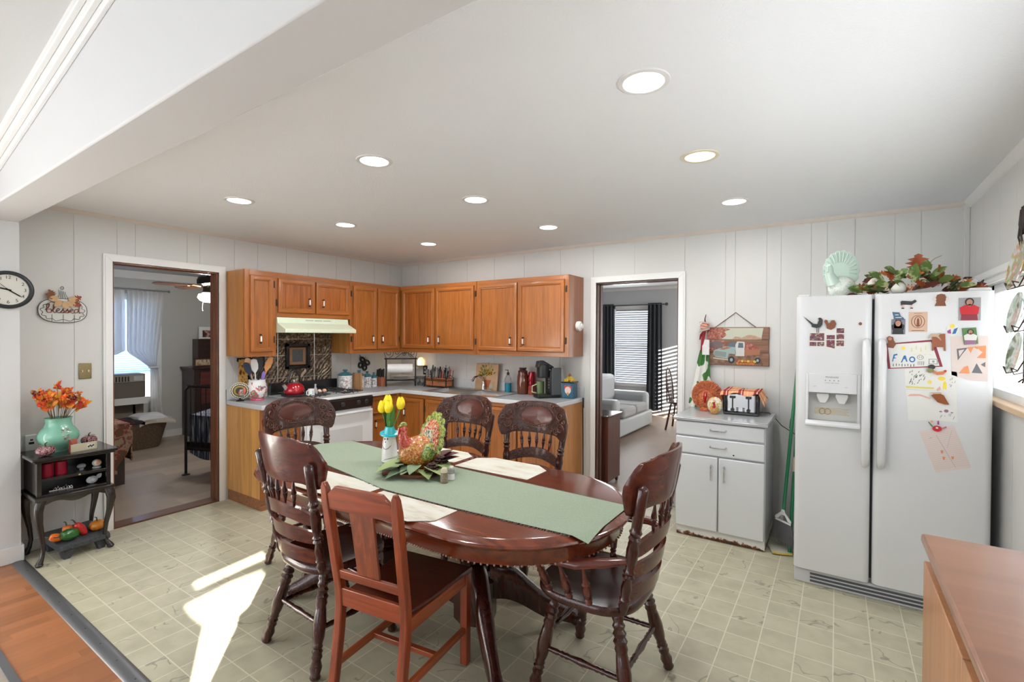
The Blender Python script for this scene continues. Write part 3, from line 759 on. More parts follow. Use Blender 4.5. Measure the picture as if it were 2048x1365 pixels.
# turkey plaque on stand
r = thing('turkey_figurine', (.17, -2.14, CZ), 'small round painted turkey figurine on the counter beside the bedroom doorway', 'figurine')
cx, cy, cz = .17, -2.155, 1.025; nv = Vector((.75, -.6, .1)).normalized(); sdv = Vector((.6, .75, 0)).normalized()
TP = [(.084, (.55, .52, .45)), (.075, (.04, .03, .03)), (.068, (.75, .70, .52)), (.060, (.10, .07, .03)), (.050, (.34, .26, .06)), (.034, (.05, .03, .02))]
mb = MB()
for i, (rad, c) in enumerate(TP):
    mb.mi = i; pts = []
    for k in range(40):
        a = 2*PI*k/40; rr = rad*(1+(.05 if i < 3 else .0)*math.cos(a*20)); pts.append((rr*math.cos(a), rr*math.sin(a)*.93))
    mb.prism(pts, lambda u, v, d, i=i: tuple(Vector((cx, cy, cz))+sdv*u+Vector((0, 0, 1))*v+nv*(.002*i+d*.006)), 1)
mb.build('tail_fan', [mat('turkey_ring_%d' % i, c, .35) for i, (_, c) in enumerate(TP)], r)
mb = MB(); c0 = Vector((cx, cy, cz))+nv*.03; mb.ball(c0+sdv*.02-Vector((0, 0, .02)), (.03, .03, .036)); mb.mi = 1; mb.ball(c0+sdv*.045+Vector((0, 0, .0))+nv*.02, (.012, .012, .03)); mb.ball(c0+sdv*.01+nv*.025-Vector((0, 0, .02)), .012)
mb.build('body', [speck('turkey_body', [(.03, .02, .02), (.6, .55, .5)], 60, .4), mat('wattle_pink', (.7, .15, .12), .35)], r)
mb = MB(); mb.lathe(cx, cy, [(CZ, .035), (CZ+.006, .033), (CZ+.015, .012), (CZ+.03, .01)], 16); mb.build('foot', iron, r)
# utensil crock
r = thing('utensil_crock', (.2, -2.015, CZ), 'white flowered crock with pink foot holding kitchen utensils', 'crock')
crock = mat('flowered_crock', (.8, .78, .76), .2, coat=.5)
def crockn(M):
    v = coords(M); f1 = noise(M, v, 22, 2, .5); f2 = noise(M, coords(M, (1, 1, 1), rot=(1, 1, 0)), 30, 1)
    sep = N(M, 'ShaderNodeSeparateXYZ'); L(M, v, sep.inputs[0]); mr = N(M, 'ShaderNodeMapRange'); mr.inputs[1].default_value = .96; mr.inputs[2].default_value = 1.1; mr.inputs[3].default_value = .1; mr.inputs[4].default_value = -.08; L(M, sep.outputs[2], mr.inputs[0])
    ad = N(M, 'ShaderNodeMath'); ad.operation = 'ADD'; L(M, f1, ad.inputs[0]); L(M, mr.outputs[0], ad.inputs[1])
    base(M, ramp(M, ad.outputs[0], [(.0, (.8, .79, .77)), (.56, (.8, .79, .77)), (.58, (.70, .2, .28)), (.63, (.62, .10, .14)), (.66, (.10, .25, .12)), (.72, (.75, .65, .3))]))
crockn(crock)
mb = MB(); X, Y = .2, -2.015
mb.lathe(X, Y, [(CZ+.015, .055), (CZ+.03, .068), (CZ+.07, .088), (CZ+.105, .092), (CZ+.14, .083), (CZ+.175, .072), (CZ+.192, .076), (CZ+.192, .071), (CZ+.16, .066), (CZ+.10, .07), (CZ+.03, .05)], 28); mb.build('pot', crock, r)
mb = MB(); mb.lathe(X, Y, [(CZ, .06), (CZ+.004, .062), (CZ+.015, .056), (CZ+.018, .05)], 24); mb.build('foot', mat('pink_glaze', (.62, .06, .16), .25, coat=.4), r)
text('lettering', 'Mom\'s', .04, mat('purple_script', (.18, .05, .16), .4), r, Matrix.Translation((X, Y, 0)) @ Matrix.Rotation(.15, 4, 'Z') @ frame((.088, 0, CZ+.125), (.0, 1, 0), (-.2, 0, 1)))
# utensils, each a thing standing in the crock
def utensil(name, label, base_, tip, head, col, cat='utensil', M=None):
    r = thing(name, base_, label, cat, 'utensils in the flowered crock'); a, b = Vector(base_), Vector(tip); mb = MB()
    mb.tube([a, a.lerp(b, .6)], .006, 8); mb.build('handle', M or mat(name+'_handle_'+col[0], col[1], .4), r)
    mb = MB(); d = (b-a).normalized(); q = a.lerp(b, .6); side = Vector((.35, .93, 0)); L_ = (b-q).length; nn = d.cross(side).normalized()
    w = head; pts = [(-.006, 0), (.006, 0), (w*.5, L_*.3), (w*.55, L_*.6), (w*.4, L_*.93), (0, L_), (-w*.4, L_*.93), (-w*.55, L_*.6), (-w*.5, L_*.3)]
    mb.prism(pts, lambda u, v, t: tuple(q+side*u+d*v+nn*(t-.5)*.008), 1); mb.build('head', M or mat(name+'_head_'+col[0], col[1], .4), r, bev=.002)
    return r
u0 = CZ+.05
utensil('wooden_spoon', 'wooden spoon leaning right in the flowered crock', (.2, -2.0, u0), (.24, -1.90, 1.335), .055, ('w', (.62, .27, .09)))
utensil('spatula', 'black spatula standing in the middle of the flowered crock', (.19, -2.01, u0), (.19, -1.985, 1.335), .07, ('b', (.02, .02, .022)))
utensil('serving_spoon', 'second black serving spoon behind the black spatula in the crock', (.17, -2.0, u0), (.15, -1.94, 1.345), .06, ('b', (.02, .02, .022)))
utensil('spatula', 'white-headed spatula left of centre in the flowered crock', (.21, -2.02, u0), (.22, -2.055, 1.32), .06, ('w', (.72, .72, .70)))
utensil('spatula', 'orange and cream spatula at the left of the flowered crock', (.2, -2.03, u0), (.19, -2.10, 1.33), .055, ('o', (.78, .50, .30)))
utensil('ladle', 'dark blue ladle leaning left out of the flowered crock', (.21, -2.03, u0), (.21, -2.125, 1.29), .055, ('n', (.03, .04, .07)))
utensil('whisk', 'small purple scraper low in the front of the flowered crock', (.23, -2.0, u0), (.27, -1.985, 1.20), .03, ('p', (.25, .16, .5)), cat='scraper')
r = thing('hanging_calendar', (.016, -2.03, 1.10), 'orange sunflower print hanging on the wall behind the utensil crock', 'print')
mb = MB(); mb.box(.003, .008, -2.085, -1.965, 1.06, 1.31); mb.build('sheet', speck('sunflower_print', [(.12, .05, .02), (.80, .36, .04), (.85, .62, .2), (.5, .12, .03)], 26, .5, 3, stretch=(1, 1, .6)), r)
mb = MB(); mb.box(.003, .013, -2.1, -1.955, 1.308, 1.32); mb.box(.003, .013, -2.1, -2.092, 1.285, 1.32); mb.build('rod', iron, r)
# kettle
redk = mat('red_enamel_kettle', (.45, .008, .02), .12, .35, coat=.9)
r = thing('kettle', (.35, -1.73, .965), 'shiny red whistling kettle on the back-left of the stove', 'kettle')
X, Y, Z = .35, -1.73, .967
mb = MB(); mb.lathe(X, Y, [(Z, .082), (Z+.012, .092), (Z+.04, .097), (Z+.075, .086), (Z+.10, .062), (Z+.112, .045)], 32); mb.build('body', redk, r)
mb = MB(); mb.lathe(X, Y, [(Z+.111, .047), (Z+.118, .040), (Z+.124, .015), (Z+.135, .012), (Z+.145, .016), (Z+.152, .0)], 20); mb.build('lid', chrome, r)
mb = MB(); mb.tube([(X, Y-.07, Z+.05), (X, Y-.10, Z+.085), (X, Y-.112, Z+.10)], [.024, .018, .015], 12); mb.build('spout', chrome, r)
mb = MB(); mb.tube([(X+.0, Y-.055, Z+.09), (X, Y-.06, Z+.15), (X, Y-.045, Z+.205), (X, Y, Z+.228), (X, Y+.045, Z+.205), (X, Y+.06, Z+.15), (X, Y+.055, Z+.09)], [.008, .008, .012, .014, .012, .008, .008], 10); mb.build('handle', black, r)
mb = MB(); mb.lathe(.35, -1.73, [(.9535, .10), (.956, .115), (.966, .12), (.966, .09)], 28); mb.build('griddle_plate', black_matte, label='round black plate under the red kettle on the stove', cat='plate')
r = thing('mug', (.50, -1.645, .94), 'white mug with blue lettering on the stove in front of the kettle', 'mug')
mb = MB(); mb.lathe(.5, -1.645, [(.9415, .028), (.945, .031), (1.02, .031), (1.02, .028), (.95, .027)], 22); mb.build('body', ceramic, r)
mb = MB(); mb.tube([(.5, -1.674, 1.01), (.5, -1.695, 1.0), (.5, -1.695, .97), (.5, -1.674, .96)], .004, 8); mb.build('handle', ceramic, r)
text('lettering', 'HOME', .017, mat('navy_ink', (.03, .06, .16), .4), r, frame((.5305, -1.647, .98), (0, 0, 1), (0, -1, 0)))
r = thing('glass_bottle', (.50, -1.60, .94), 'small clear bottle filled with red peppers on the stove', 'bottle')
mb = MB(); mb.lathe(.5, -1.60, [(.9415, .021), (.99, .022), (1.01, .018), (1.035, .009), (1.05, .009)], 16); mb.build('body', mat('clear_bottle_glass', (.75, .78, .80), .08, trans=.6), r)
mb = MB(); mb.lathe(.5, -1.60, [(1.05, .010), (1.06, .010), (1.066, .004)], 12); mb.build('cap', steel, r)
def tiny_jar(y, label, x=.5):
    r = thing('spice_jar', (x, y, .94), label, 'jar')
    mb = MB(); mb.lathe(x, y, [(.9415, .020), (.965, .022), (.985, .018)], 16); mb.build('body', mat('dark_jar', (.09, .07, .065), .25), r)
    mb = MB(); mb.ball((x, y, .99), (.02, .02, .018)); mb.build('pumpkin_lid', speck('orange_white_lid', [(.75, .2, .04), (.8, .7, .6)], 60, .4), r)
tiny_jar(-1.555, 'dark jar with pumpkin-orange lid beside the small clear bottle on the stove'); tiny_jar(-1.50, 'rightmost dark jar with a pumpkin lid on the stove, apart from its twin')
# canisters
agate = speck('white_speckled_enamel', [(.75, .77, .78), (.75, .77, .78), (.12, .13, .14)], 85, .25, 1, lo=.3, hi=.72, coat=.3)
teal = mat('teal_lid', (.035, .13, .16), .3, coat=.3)
motif = speck('painted_rooster_motif', [(.74, .75, .75), (.74, .75, .75), (.45, .25, .22), (.25, .3, .3), (.74, .75, .75)], 34, .3, 2)
def canister(x, y, rad, h, label):
    r = thing('canister', (x, y, CZ), label, 'canister', 'teal-lidded canisters'); z = CZ
    mb = MB(); mb.lathe(x, y, [(z, rad), (z+.004, rad*1.01), (z+h, rad*1.01), (z+h, rad*.9)], 28); mb.build('body', agate, r)
    mb = MB(); mb.lathe(x, y, [(z+h, rad*1.02), (z+h+.01, rad*1.12), (z+h+.014, rad*1.08), (z+h+.03, rad*.7), (z+h+.038, rad*.4), (z+h+.042, rad*.22), (z+h+.05, rad*.22), (z+h+.054, rad*.38), (z+h+.064, rad*.36), (z+h+.068, 0)], 28); mb.build('lid', teal, r)
    mb = MB(); mb.T = Matrix.Translation((x, y, 0)) @ Matrix.Rotation(-.75, 4, 'Z')
    rr = rad*1.015
    mb.slab(lambda u, v, w: (Vector(((rr+.001*w)*math.cos((u-.5)*1.1), (rr+.001*w)*math.sin((u-.5)*1.1), z+h*(.2+.6*v)))), 8, 1, 1); mb.build('picture', motif, r)
canister(.19, -1.02-.0, .075, .165, 'largest white speckled canister with teal lid beside the stove')
canister(.17, -.815, .058, .145, 'second largest teal-lidded canister, behind the wooden board')
canister(.16, -.69, .047, .125, 'third teal-lidded canister in the row by size')
canister(.15, -.585, .038, .105, 'smallest teal-lidded canister next to the knife block')
mb = MB(); mb.box(.20, .34, -.925, -.905, CZ, 1.12); mb.build('cutting_board', wood('board_wood', (.42, .22, .10), 'z', .5, 0), bev=.003, label='brown wooden board standing between the two largest canisters', cat='cutting board')
r = thing('knife_block', (.15, -.49, CZ), 'reddish wooden knife block with black handled knives near the corner', 'knife block')
mb = MB(); mb.prism([(.08, CZ), (.22, CZ), (.22, 1.03), (.10, 1.05)], lambda u, v, d: (u, -.525+d, v), .08); mb.build('block', wood('block_wood', (.36, .12, .06), 'z', .5), r, bev=.003)
for k in range(6):
    mb = MB(); x = .12+.03*(k % 3); y = -.51+.045*(k//3); mb.tube([(x, y, 1.03), (x+.01, y, 1.13+.01*(k % 2))], .010, 8, flat=.6); mb.build('knife_handle', black, r)
# butterfly wall hanging
r = thing('butterfly_wall_ornament', (.02, -.62, 1.1), 'black metal butterfly ornament hung above the canisters', 'ornament')
mb = MB(); mb.T = frame((.012, -.62, 1.2), (0, 1, 0), (0, 0, 1)) @ Matrix.Rotation(-.5, 4, 'Z')
for sx in (-1, 1):
    for (cx_, cy_, a_, b_) in ((.04, .035, .042, .03), (.035, -.035, .034, .036)):
        for k in (1, .62): mb.tube([(sx*(cx_+a_*k*math.cos(t)), cy_+b_*k*math.sin(t), 0) for t in [2*PI*i/20 for i in range(20)]], .005 if k == 1 else .007, 6, closed=True)
        mb.mi = 0
mb.ball((0, 0, 0), (.009, .06, .009)); mb.tube([(0, .05, 0), (-.02, .09, 0)], .002, 5); mb.tube([(0, .05, 0), (.02, .09, 0)], .002, 5)
mb.build('wings', iron, r)
mb = MB(); mb.tube([(.012, -.66, 1.25), (.012, -.675, 1.31), (.012, -.645, 1.25)], .0025, 6); mb.build('loop', iron, r)
# paper towel and plate rack standing in the corner
r = thing('paper_towel_rack', (.34, -.33, CZ), 'tall black iron rack with scrolled top standing in the counter corner', 'rack')
A, B = Vector((.22, -.455, 0)), Vector((.455, -.20, 0)); wd = (B-A); fwd = Vector((wd.y, -wd.x, 0)).normalized()
def rp(t, z, o=0): q = A+wd*t+fwd*o; return (q.x, q.y, CZ+z)
mb = MB()
for t in (0, 1):
    mb.tube([rp(t, 0, .05), rp(t, .02, .05), rp(t, .33, 0)], .008, 8); mb.tube([rp(t, 0, -.07), rp(t, .02, -.07), rp(t, .12, -.02)], .007, 8); mb.tube([rp(t, .07, -.07), rp(t, .07, .05)], .006, 8)
mb.tube([rp(-.06, .33), rp(1.06, .33)], .009, 8); mb.tube([rp(0, .07, .045), rp(1, .07, .045)], .005, 8); mb.tube([rp(0, .07, -.06), rp(1, .07, -.06)], .005, 8)
mb.build('stand', iron, r)
mb = MB()
def spiral(c, r0, turns, sgn, n=26, t0=0): return [(c[0]+(r0*(1-i/n*.8))*math.cos(t0+sgn*turns*2*PI*i/n), c[1]+(r0*(1-i/n*.8))*math.sin(t0+sgn*turns*2*PI*i/n)) for i in range(n+1)]
for (c, r0, sg, t0) in (((.10, .40), .055, 1, -PI/2), ((.36, .405), .035, -1, PI), ((.62, .385), .025, 1, 0), ((.88, .395), .045, -1, -PI/2)):
    mb.tube([rp(u_, v_) for u_, v_ in [(c[0]+(px-c[0])*2.9, pz) for px, pz in spiral(c, r0, 1.5, sg, t0=t0)]], .0032, 6)
mb.tube([rp(.3, .335), rp(.55, .40), rp(.72, .405), rp(.95, .345)], .0032, 6); mb.tube([rp(0, .33), rp(-.06, .40), rp(.05, .46)], .003, 6); mb.tube([rp(1, .33), rp(1.05, .40), rp(.97, .45)], .003, 6)
mb.build('scrollwork', iron, r)
r = thing('paper_towel_roll', rp(.5, .2), 'white paper towel roll lying across the black iron rack', 'paper towel')
mb = MB(); mb.turn(rp(.05, .215, .0), rp(.90, .215, .0), [(0, .02), (0, .052), (1, .052), (1, .02)], 24); mb.tube([rp(-.05, .215), rp(1.1, .215)], .006, 8); mb.build('roll', mat('white_paper', (.80, .80, .80), .8), r)
for k in range(5):
    z = CZ+.076+.009*k; c = A+wd*.5-fwd*.005; mb = MB(); mb.lathe(c.x, c.y, [(z, .06), (z+.004, .10), (z+.011, .125), (z+.008, .10), (z+.004, .06), (z+.004, 0)], 28)
    mb.build('plate', ceramic, label=['white plate at the bottom of the stack on the iron rack', 'white plate second from the bottom of the rack stack', 'white plate in the middle of the rack stack', 'white plate second from the top of the rack stack', 'white plate topmost on the stack under the paper towels'][k], cat='plate', group='white plates on the iron rack')
# night light and outlet
r = thing('night_light', (.385, -.02, 1.16), 'small glowing house-shaped night light plugged in above the corner counter', 'night light')
mb = MB(); mb.box(.345, .425, -.06, -.012, 1.165, 1.225); mb.prism([(.34, 1.225), (.43, 1.225), (.385, 1.27)], lambda u, v, d: (u, -.062+d*.05, v), 1); mb.build('shade', mat('glowing_amber_glass', (.95, .7, .4), .4, emit=1.3, ecol=(1, .7, .38)), r, bev=.003)
mb = MB(); mb.box(.335, .435, -.064, -.008, 1.158, 1.166); mb.tube([(.345, -.061, 1.165), (.345, -.061, 1.225), (.385, -.061, 1.268), (.425, -.061, 1.225), (.425, -.061, 1.165)], .002, 5); mb.build('frame', iron, r)
light('night_light_bulb', 'POINT', (.385, -.095, 1.215), .5, color=(1, .85, .62), shadow_soft_size=.02)
r = thing('outlet', (.43, -.008, 1.08), 'black outlet on the wall under the glowing night light', 'outlet')
mb = MB(); mb.box(.395, .465, -.006, 0, 1.05, 1.165); mb.build('plate', iron, r, bev=.002)
mb = MB(); mb.box(.413, .447, -.009, -.005, 1.07, 1.10); mb.box(.413, .447, -.009, -.005, 1.115, 1.145); mb.build('socket', mat('socket_grey', (.4, .4, .4), .4), r, bev=.002)
# grey pottery piece
mb = MB(); mb.lathe(.48, -.13, [(CZ, .05), (CZ+.02, .055), (CZ+.06, .07), (CZ+.10, .10), (CZ+.108, .105), (CZ+.108, .09), (CZ+.05, .05)], 9, sy=.7)
for k in range(9): a = 2*PI*k/9; mb.leaf((.48+.07*math.cos(a), -.13+.05*math.sin(a), CZ+.1), (math.cos(a)*.5, math.sin(a)*.5, -1), (math.cos(a), math.sin(a), 0), .07, .05, .1)
mb.build('grey_planter', mat('weathered_grey_pottery', (.13, .135, .13), .7), label='dark grey leaf-edged pottery planter beside the flatware caddy', cat='planter')
# flatware caddy
r = thing('flatware_caddy', (.82, -.17, CZ), 'brown wooden flatware caddy in a black wire frame on the counter', 'caddy')
cw = wood('caddy_wood', (.36, .13, .05), 'x', .5)
mb = MB(); x0, x1, y0, y1 = .655, .985, -.235, -.115
for b_ in ((x0, x1, y0, y0+.01), (x0, x1, y1-.01, y1), (x0, x0+.01, y0, y1), (x1-.01, x1, y0, y1), (.77, .78, y0, y1), (.87, .88, y0, y1)): mb.box(*b_, CZ+.02, CZ+.115)
mb.box(x0, x1, y0, y1, CZ+.015, CZ+.022); mb.build('box', cw, r)
mb = MB()
for z in (CZ+.018, CZ+.085): mb.tube([(x0-.006, y0-.006, z), (x1+.006, y0-.006, z), (x1+.006, y1+.006, z), (x0-.006, y1+.006, z)], .004, 6, closed=True)
for x in (x0-.006, x1+.006):
    for y in (y0-.006, y1+.006): mb.tube([(x+(.012 if x > .8 else -.012), y, CZ), (x, y, CZ+.02), (x, y, CZ+.12)], .004, 6)
    mb.tube([(x, y0-.006, CZ+.12), (x, (y0+y1)/2, CZ+.155), (x, y1+.006, CZ+.12)], .004, 6)
mb.tube([(x0-.006, y0-.006, CZ+.1), (x1+.006, y0-.006, CZ+.1)], .003, 6)
mb.build('wire_frame', iron, r)
dsteel = mat('flatware_steel', (.34, .34, .35), .3, 1); fl_m = [dsteel, black, mat('red_handle', (.55, .05, .03), .35), steel]
def cutlery(i, x, y, M, nm):
    mb = MB(); dx, dy = random.uniform(-.05, .05), random.uniform(-.02, .02); h = random.uniform(.15, .21)
    a = Vector((x, y, CZ+.03)); b = a+Vector((dx*.4+(.03 if x > .85 else 0), dy, h)); mb.tube([a, a.lerp(b, .7), b], [.004, .0065, .0095], 6, flat=.5)
    if nm == 'spoon': mb.ball(b, (.014, .005, .022))
    if nm == 'fork':
        for k in (-1, 0, 1): mb.tube([b, b+Vector((k*.006, 0, .03))], .0018, 5)
    return mb.build(nm, M)
cn = {}
for i in range(24):
    x = .672+.296*(i % 8)/7; y = -.218+.042*(i//8)+random.uniform(-.01, .01); nm = ('spoon', 'fork', 'spoon', 'table_knife')[i % 4]
    blk = 2 <= (i*5+i//8) % 8 <= 4 or i % 8 == 4; red = i in (5, 15); blk = blk and not red; o = cutlery(i, x, y, fl_m[1] if blk else fl_m[2] if red else dsteel, nm)
    row = ('front', 'middle', 'back')[i//8]; colr = 'black-handled' if blk else 'red-handled' if red else 'bright steel'
    bay = ('leftmost', 'second from the left', 'third from the left', 'fourth from the left', 'fourth from the right', 'third from the right', 'second from the right', 'rightmost')[i % 8]
    tag(o, '%s %s, %s in the %s row of the flatware caddy' % (colr, nm.replace('_', ' '), bay, row), nm.replace('_', ' '), 'flatware in the caddy')
# sunflower tile leaning on the backsplash
r = thing('sunflower_board', (1.455, -.05, CZ), 'tan board painted with sunflowers in a clay pot, leaning behind the faucet', 'painting')
mb = MB(); T = frame((1.30, -.095, CZ), (1, 0, 0), (0, .12, 1)); mb.T = T; mb.box(0, .31, 0, .30, -.006, .006); mb.build('board', speck('tan_board', [(.42, .27, .16), (.50, .34, .21)], 12, .6), r, bev=.002)
for nm, cols, (cx_, cy_), n, sz in (('leaves', [(.10, .13, .03), (.25, .28, .06)], (.165, .175), 64, .05), ('flowers', [(.10, .05, .01), (.50, .28, .03)], (.16, .18), 13, .040)):
    mb = MB(); mb.T = T
    for k in range(n):
        a = random.uniform(-.2, PI+.2); d = random.uniform(.0, .1 if nm == 'flowers' else .125); px, py = cx_+d*math.cos(a)*.95, cy_+d*math.sin(a)-.0
        mb.mi = 0 if nm == 'leaves' and k % 2 else 1
        if nm == 'leaves': ang = a+random.uniform(-.5, .5); mb.prism([(px+sz*.5*math.cos(ang+t)*(1 if abs(math.sin(t)) < .5 else .35)*1., py+sz*.5*math.sin(ang+t)*(1 if abs(math.sin(t)) < .5 else .35)) for t in [2*PI*i/8 for i in range(8)]], lambda u, v, d: (u, v, .006+d*.001), 1)
        else:
            mb.prism([(px+sz*.5*(1 if i % 2 else .65)*math.cos(PI*i/8), py+sz*.5*(1 if i % 2 else .65)*math.sin(PI*i/8)) for i in range(16)], lambda u, v, d: (u, v, .0075+d*.001), 1)
            mb.mi = 0; mb.prism(ell(sz*.2, sz*.2, 10, px, py), lambda u, v, d: (u, v, .009+d*.001), 1)
            mb.build('painted_bloom', [mat(nm+'_a', cols[0], .6), mat(nm+'_b', cols[1], .6)], r, smooth=0); mb = MB(); mb.T = T
    if nm == 'leaves': mb.build('painted_foliage', [mat(nm+'_a', cols[0], .6), mat(nm+'_b', cols[1], .6)], r, smooth=0)
mb = MB(); mb.T = T; mb.prism([(.125, .10), (.215, .10), (.20, .03), (.145, .03)], lambda u, v, d: (u, v, .007+d*.002), 1); mb.prism([(.12, .115), (.22, .115), (.22, .10), (.12, .10)], lambda u, v, d: (u, v, .007+d*.003), 1); mb.build('clay_pot', mat('painted_terracotta', (.42, .12, .05), .6), r)
mb = MB(); mb.T = T; mb.prism(ell(.03, .028, 18, .225, .05), lambda u, v, d: (u, v, .007+d*.002), 1); mb.build('gourd', mat('painted_gourd', (.40, .42, .33), .6), r)
# soap, jar, cups, coffee maker, rooster tin
r = thing('soap_bottle', (1.76, -.1, CZ), 'clear pump bottle half full of blue dish soap behind the sink', 'bottle')
mb = MB(); mb.lathe(1.762, -.1, [(CZ, .032), (CZ+.003, .036), (CZ+.10, .036), (CZ+.10, 0)], 20); mb.build('soap', mat('blue_soap', (.01, .27, .42), .1, trans=.2, emit=0), r)
mb = MB(); mb.lathe(1.762, -.1, [(CZ+.1005, .0365), (CZ+.15, .036), (CZ+.175, .022), (CZ+.188, .012)], 20); mb.build('bottle', mat('clear_plastic', (.85, .88, .9), .08, trans=.9, ior=1.2), r)
mb = MB(); mb.lathe(1.762, -.1, [(CZ+.188, .013), (CZ+.205, .016), (CZ+.215, .012), (CZ+.22, .004), (CZ+.245, .004)], 14); mb.tube([(1.762, -.1, CZ+.24), (1.75, -.14, CZ+.243)], .004, 6); mb.build('pump', iron, r)
r = thing('ceramic_jar', (1.985, -.15, CZ), 'tall glossy brown ceramic jar with dark stopper on the counter', 'jar')
mb = MB(); mb.lathe(1.985, -.15, [(CZ, .052), (CZ+.01, .058), (CZ+.10, .062), (CZ+.19, .060), (CZ+.225, .05), (CZ+.24, .052), (CZ+.25, .046)], 26); mb.build('body', mat('brown_glaze', (.12, .03, .012), .12, coat=.8), r)
mb = MB(); mb.lathe(1.985, -.15, [(CZ+.25, .038), (CZ+.262, .034), (CZ+.27, .042), (CZ+.28, .040), (CZ+.282, 0)], 20); mb.build('stopper', mat('dark_stopper', (.04, .02, .015), .3), r)
redg = mat('red_metallic_cup', (.30, .008, .02), .18, .6, coat=.5)
for k in range(4):
    mb = MB(); z = CZ+.075*k*.62+(.0); x = 2.085; yy = -.13
    mb.lathe(x, yy, [(z+.0, .042), (z+.005, .044), (z+.09, .036), (z+.1, .034), (z+.1, .0)], 22)
    mb.build('tumbler', [mat('amber_red_cup', (.28, .05, .02), .18, coat=.6), mat('amber_red_cup2', (.26, .03, .02), .18, coat=.6), redg, redg][k],
             label=['amber-red upturned tumbler at the bottom of the stack by the coffee maker', 'upturned tumbler second from the bottom by the coffee maker', 'red upturned tumbler second from the top by the coffee maker', 'topmost red upturned tumbler by the coffee maker'][k], cat='cup', group='stacked red tumblers')
r = thing('mug', (2.19, -.22, CZ), 'green-handled mug tucked behind the black coffee maker', 'mug')
mb = MB(); mb.lathe(2.215, -.17, [(CZ, .03), (CZ+.01, .036), (CZ+.10, .04), (CZ+.15, .04), (CZ+.15, .036), (CZ+.02, .03)], 20); mb.build('body', mat('green_pink_mug', (.16, .22, .10), .3), r)
mb = MB(); mb.tube([(2.185, -.195, CZ+.12), (2.145, -.22, CZ+.10), (2.145, -.22, CZ+.04), (2.18, -.195, CZ+.03)], .006, 8); mb.build('handle', mat('pale_green_handle', (.55, .62, .38), .3), r)
r = thing('coffee_maker', (2.33, -.24, CZ), 'black single-serve coffee maker on the counter', 'coffee maker')
T = Matrix.Translation((2.345, -.235, CZ)) @ Matrix.Rotation(-.62, 4, 'Z')
bk = mat('coffee_maker_black', (.009, .0095, .011), .38)
mb = MB(); mb.T = T; mb.box(-.065, .065, -.14, .11, 0, .035); mb.build('base', bk, r, bev=.01)
mb = MB(); mb.T = T; mb.box(-.065, .065, -.01, .11, .03, .27); mb.build('tower', bk, r, bev=.014)
mb = MB(); mb.T = T; mb.turn((0, -.06, .20), (0, -.06, .33), [(0, .052), (.05, .062), (.7, .064), (1, .058)], 24); mb.build('brew_head', bk, r, bev=.004)
mb = MB(); mb.T = T; mb.prism([(-.13, .30), (-.12, .365), (-.07, .372), (.04, .31), (.05, .27), (-.0, .29), (-.06, .33)], lambda u, v, d: (-.04+d*.08, u, v), 1); mb.build('lid', black, r, bev=.006)
mb = MB(); mb.T = T; mb.box(.067, .09, -.0, .10, .03, .30); mb.build('water_tank', mat('smoke_plastic', (.10, .11, .12), .1, trans=.3), r, bev=.006)
mb = MB(); mb.T = T
for k in range(4): mb.turn((.03, -.0105, .10+.028*k), (.03, -.012, .10+.028*k), [(0, .007), (1, .006)], 12)
mb.build('buttons', mat('button_grey', (.35, .35, .36), .4), r)
r = thing('rooster_tin', (2.55, -.14, CZ), 'blue square tin with a red rooster, topped with yellow candies', 'tin')
T = Matrix.Translation((2.535, -.14, CZ)) @ Matrix.Rotation(.15, 4, 'Z')
mb = MB(); mb.T = T; mb.box(-.06, .06, -.06, .06, 0, .155); mb.build('body', speck('blue_painted_tin', [(.012, .07, .13), (.02, .13, .22)], 18, .35, 2, stretch=(1, 1, .4)), r, bev=.006)
mb = MB(); mb.T = T; mb.box(-.068, .068, -.068, .068, .152, .165); mb.build('rim', black, r, bev=.003)
mb = MB(); mb.T = T
for (u, v, a_, b_, mi) in ((0, .08, .032, .036, 1), (.012, .105, .026, .024, 0), (-.02, .10, .014, .02, 0), (-.028, .118, .01, .012, 2), (0, .045, .01, .016, 3)):
    mb.mi = mi; mb.prism(ell(a_, b_, 18, u, v), lambda u, v, d, mi=mi: (u, -.0605-.001*d-.0004*mi, v), 1)
mb.build('rooster_picture', [mat('rooster_red', (.55, .08, .06), .4), mat('rooster_pale', (.7, .55, .5), .4), mat('comb_red', (.6, .03, .02), .4), mat('rooster_orange', (.6, .25, .05), .4)], r)
ym = mat('yellow_candy', (.75, .52, .06), .35)
mb = MB(); mb.T = T
for k in range(46):
    a = random.random()*2*PI; rr = .058*math.sqrt(random.random()); mb.ball((rr*math.cos(a), rr*math.sin(a), .165+.05*(1-rr/.06)+random.uniform(-.004, .004)), .010, 8, 5)
mb.build('candy_heap', ym, r, kind='stuff')
mb = MB(); mb.T = T; mb.turn((0, 0, .21), (0, 0, .245), [(0, .012), (.5, .016), (.8, .008), (1, .003)], 10); mb.build('knob', mat('rust_brown', (.30, .08, .03), .4), r)
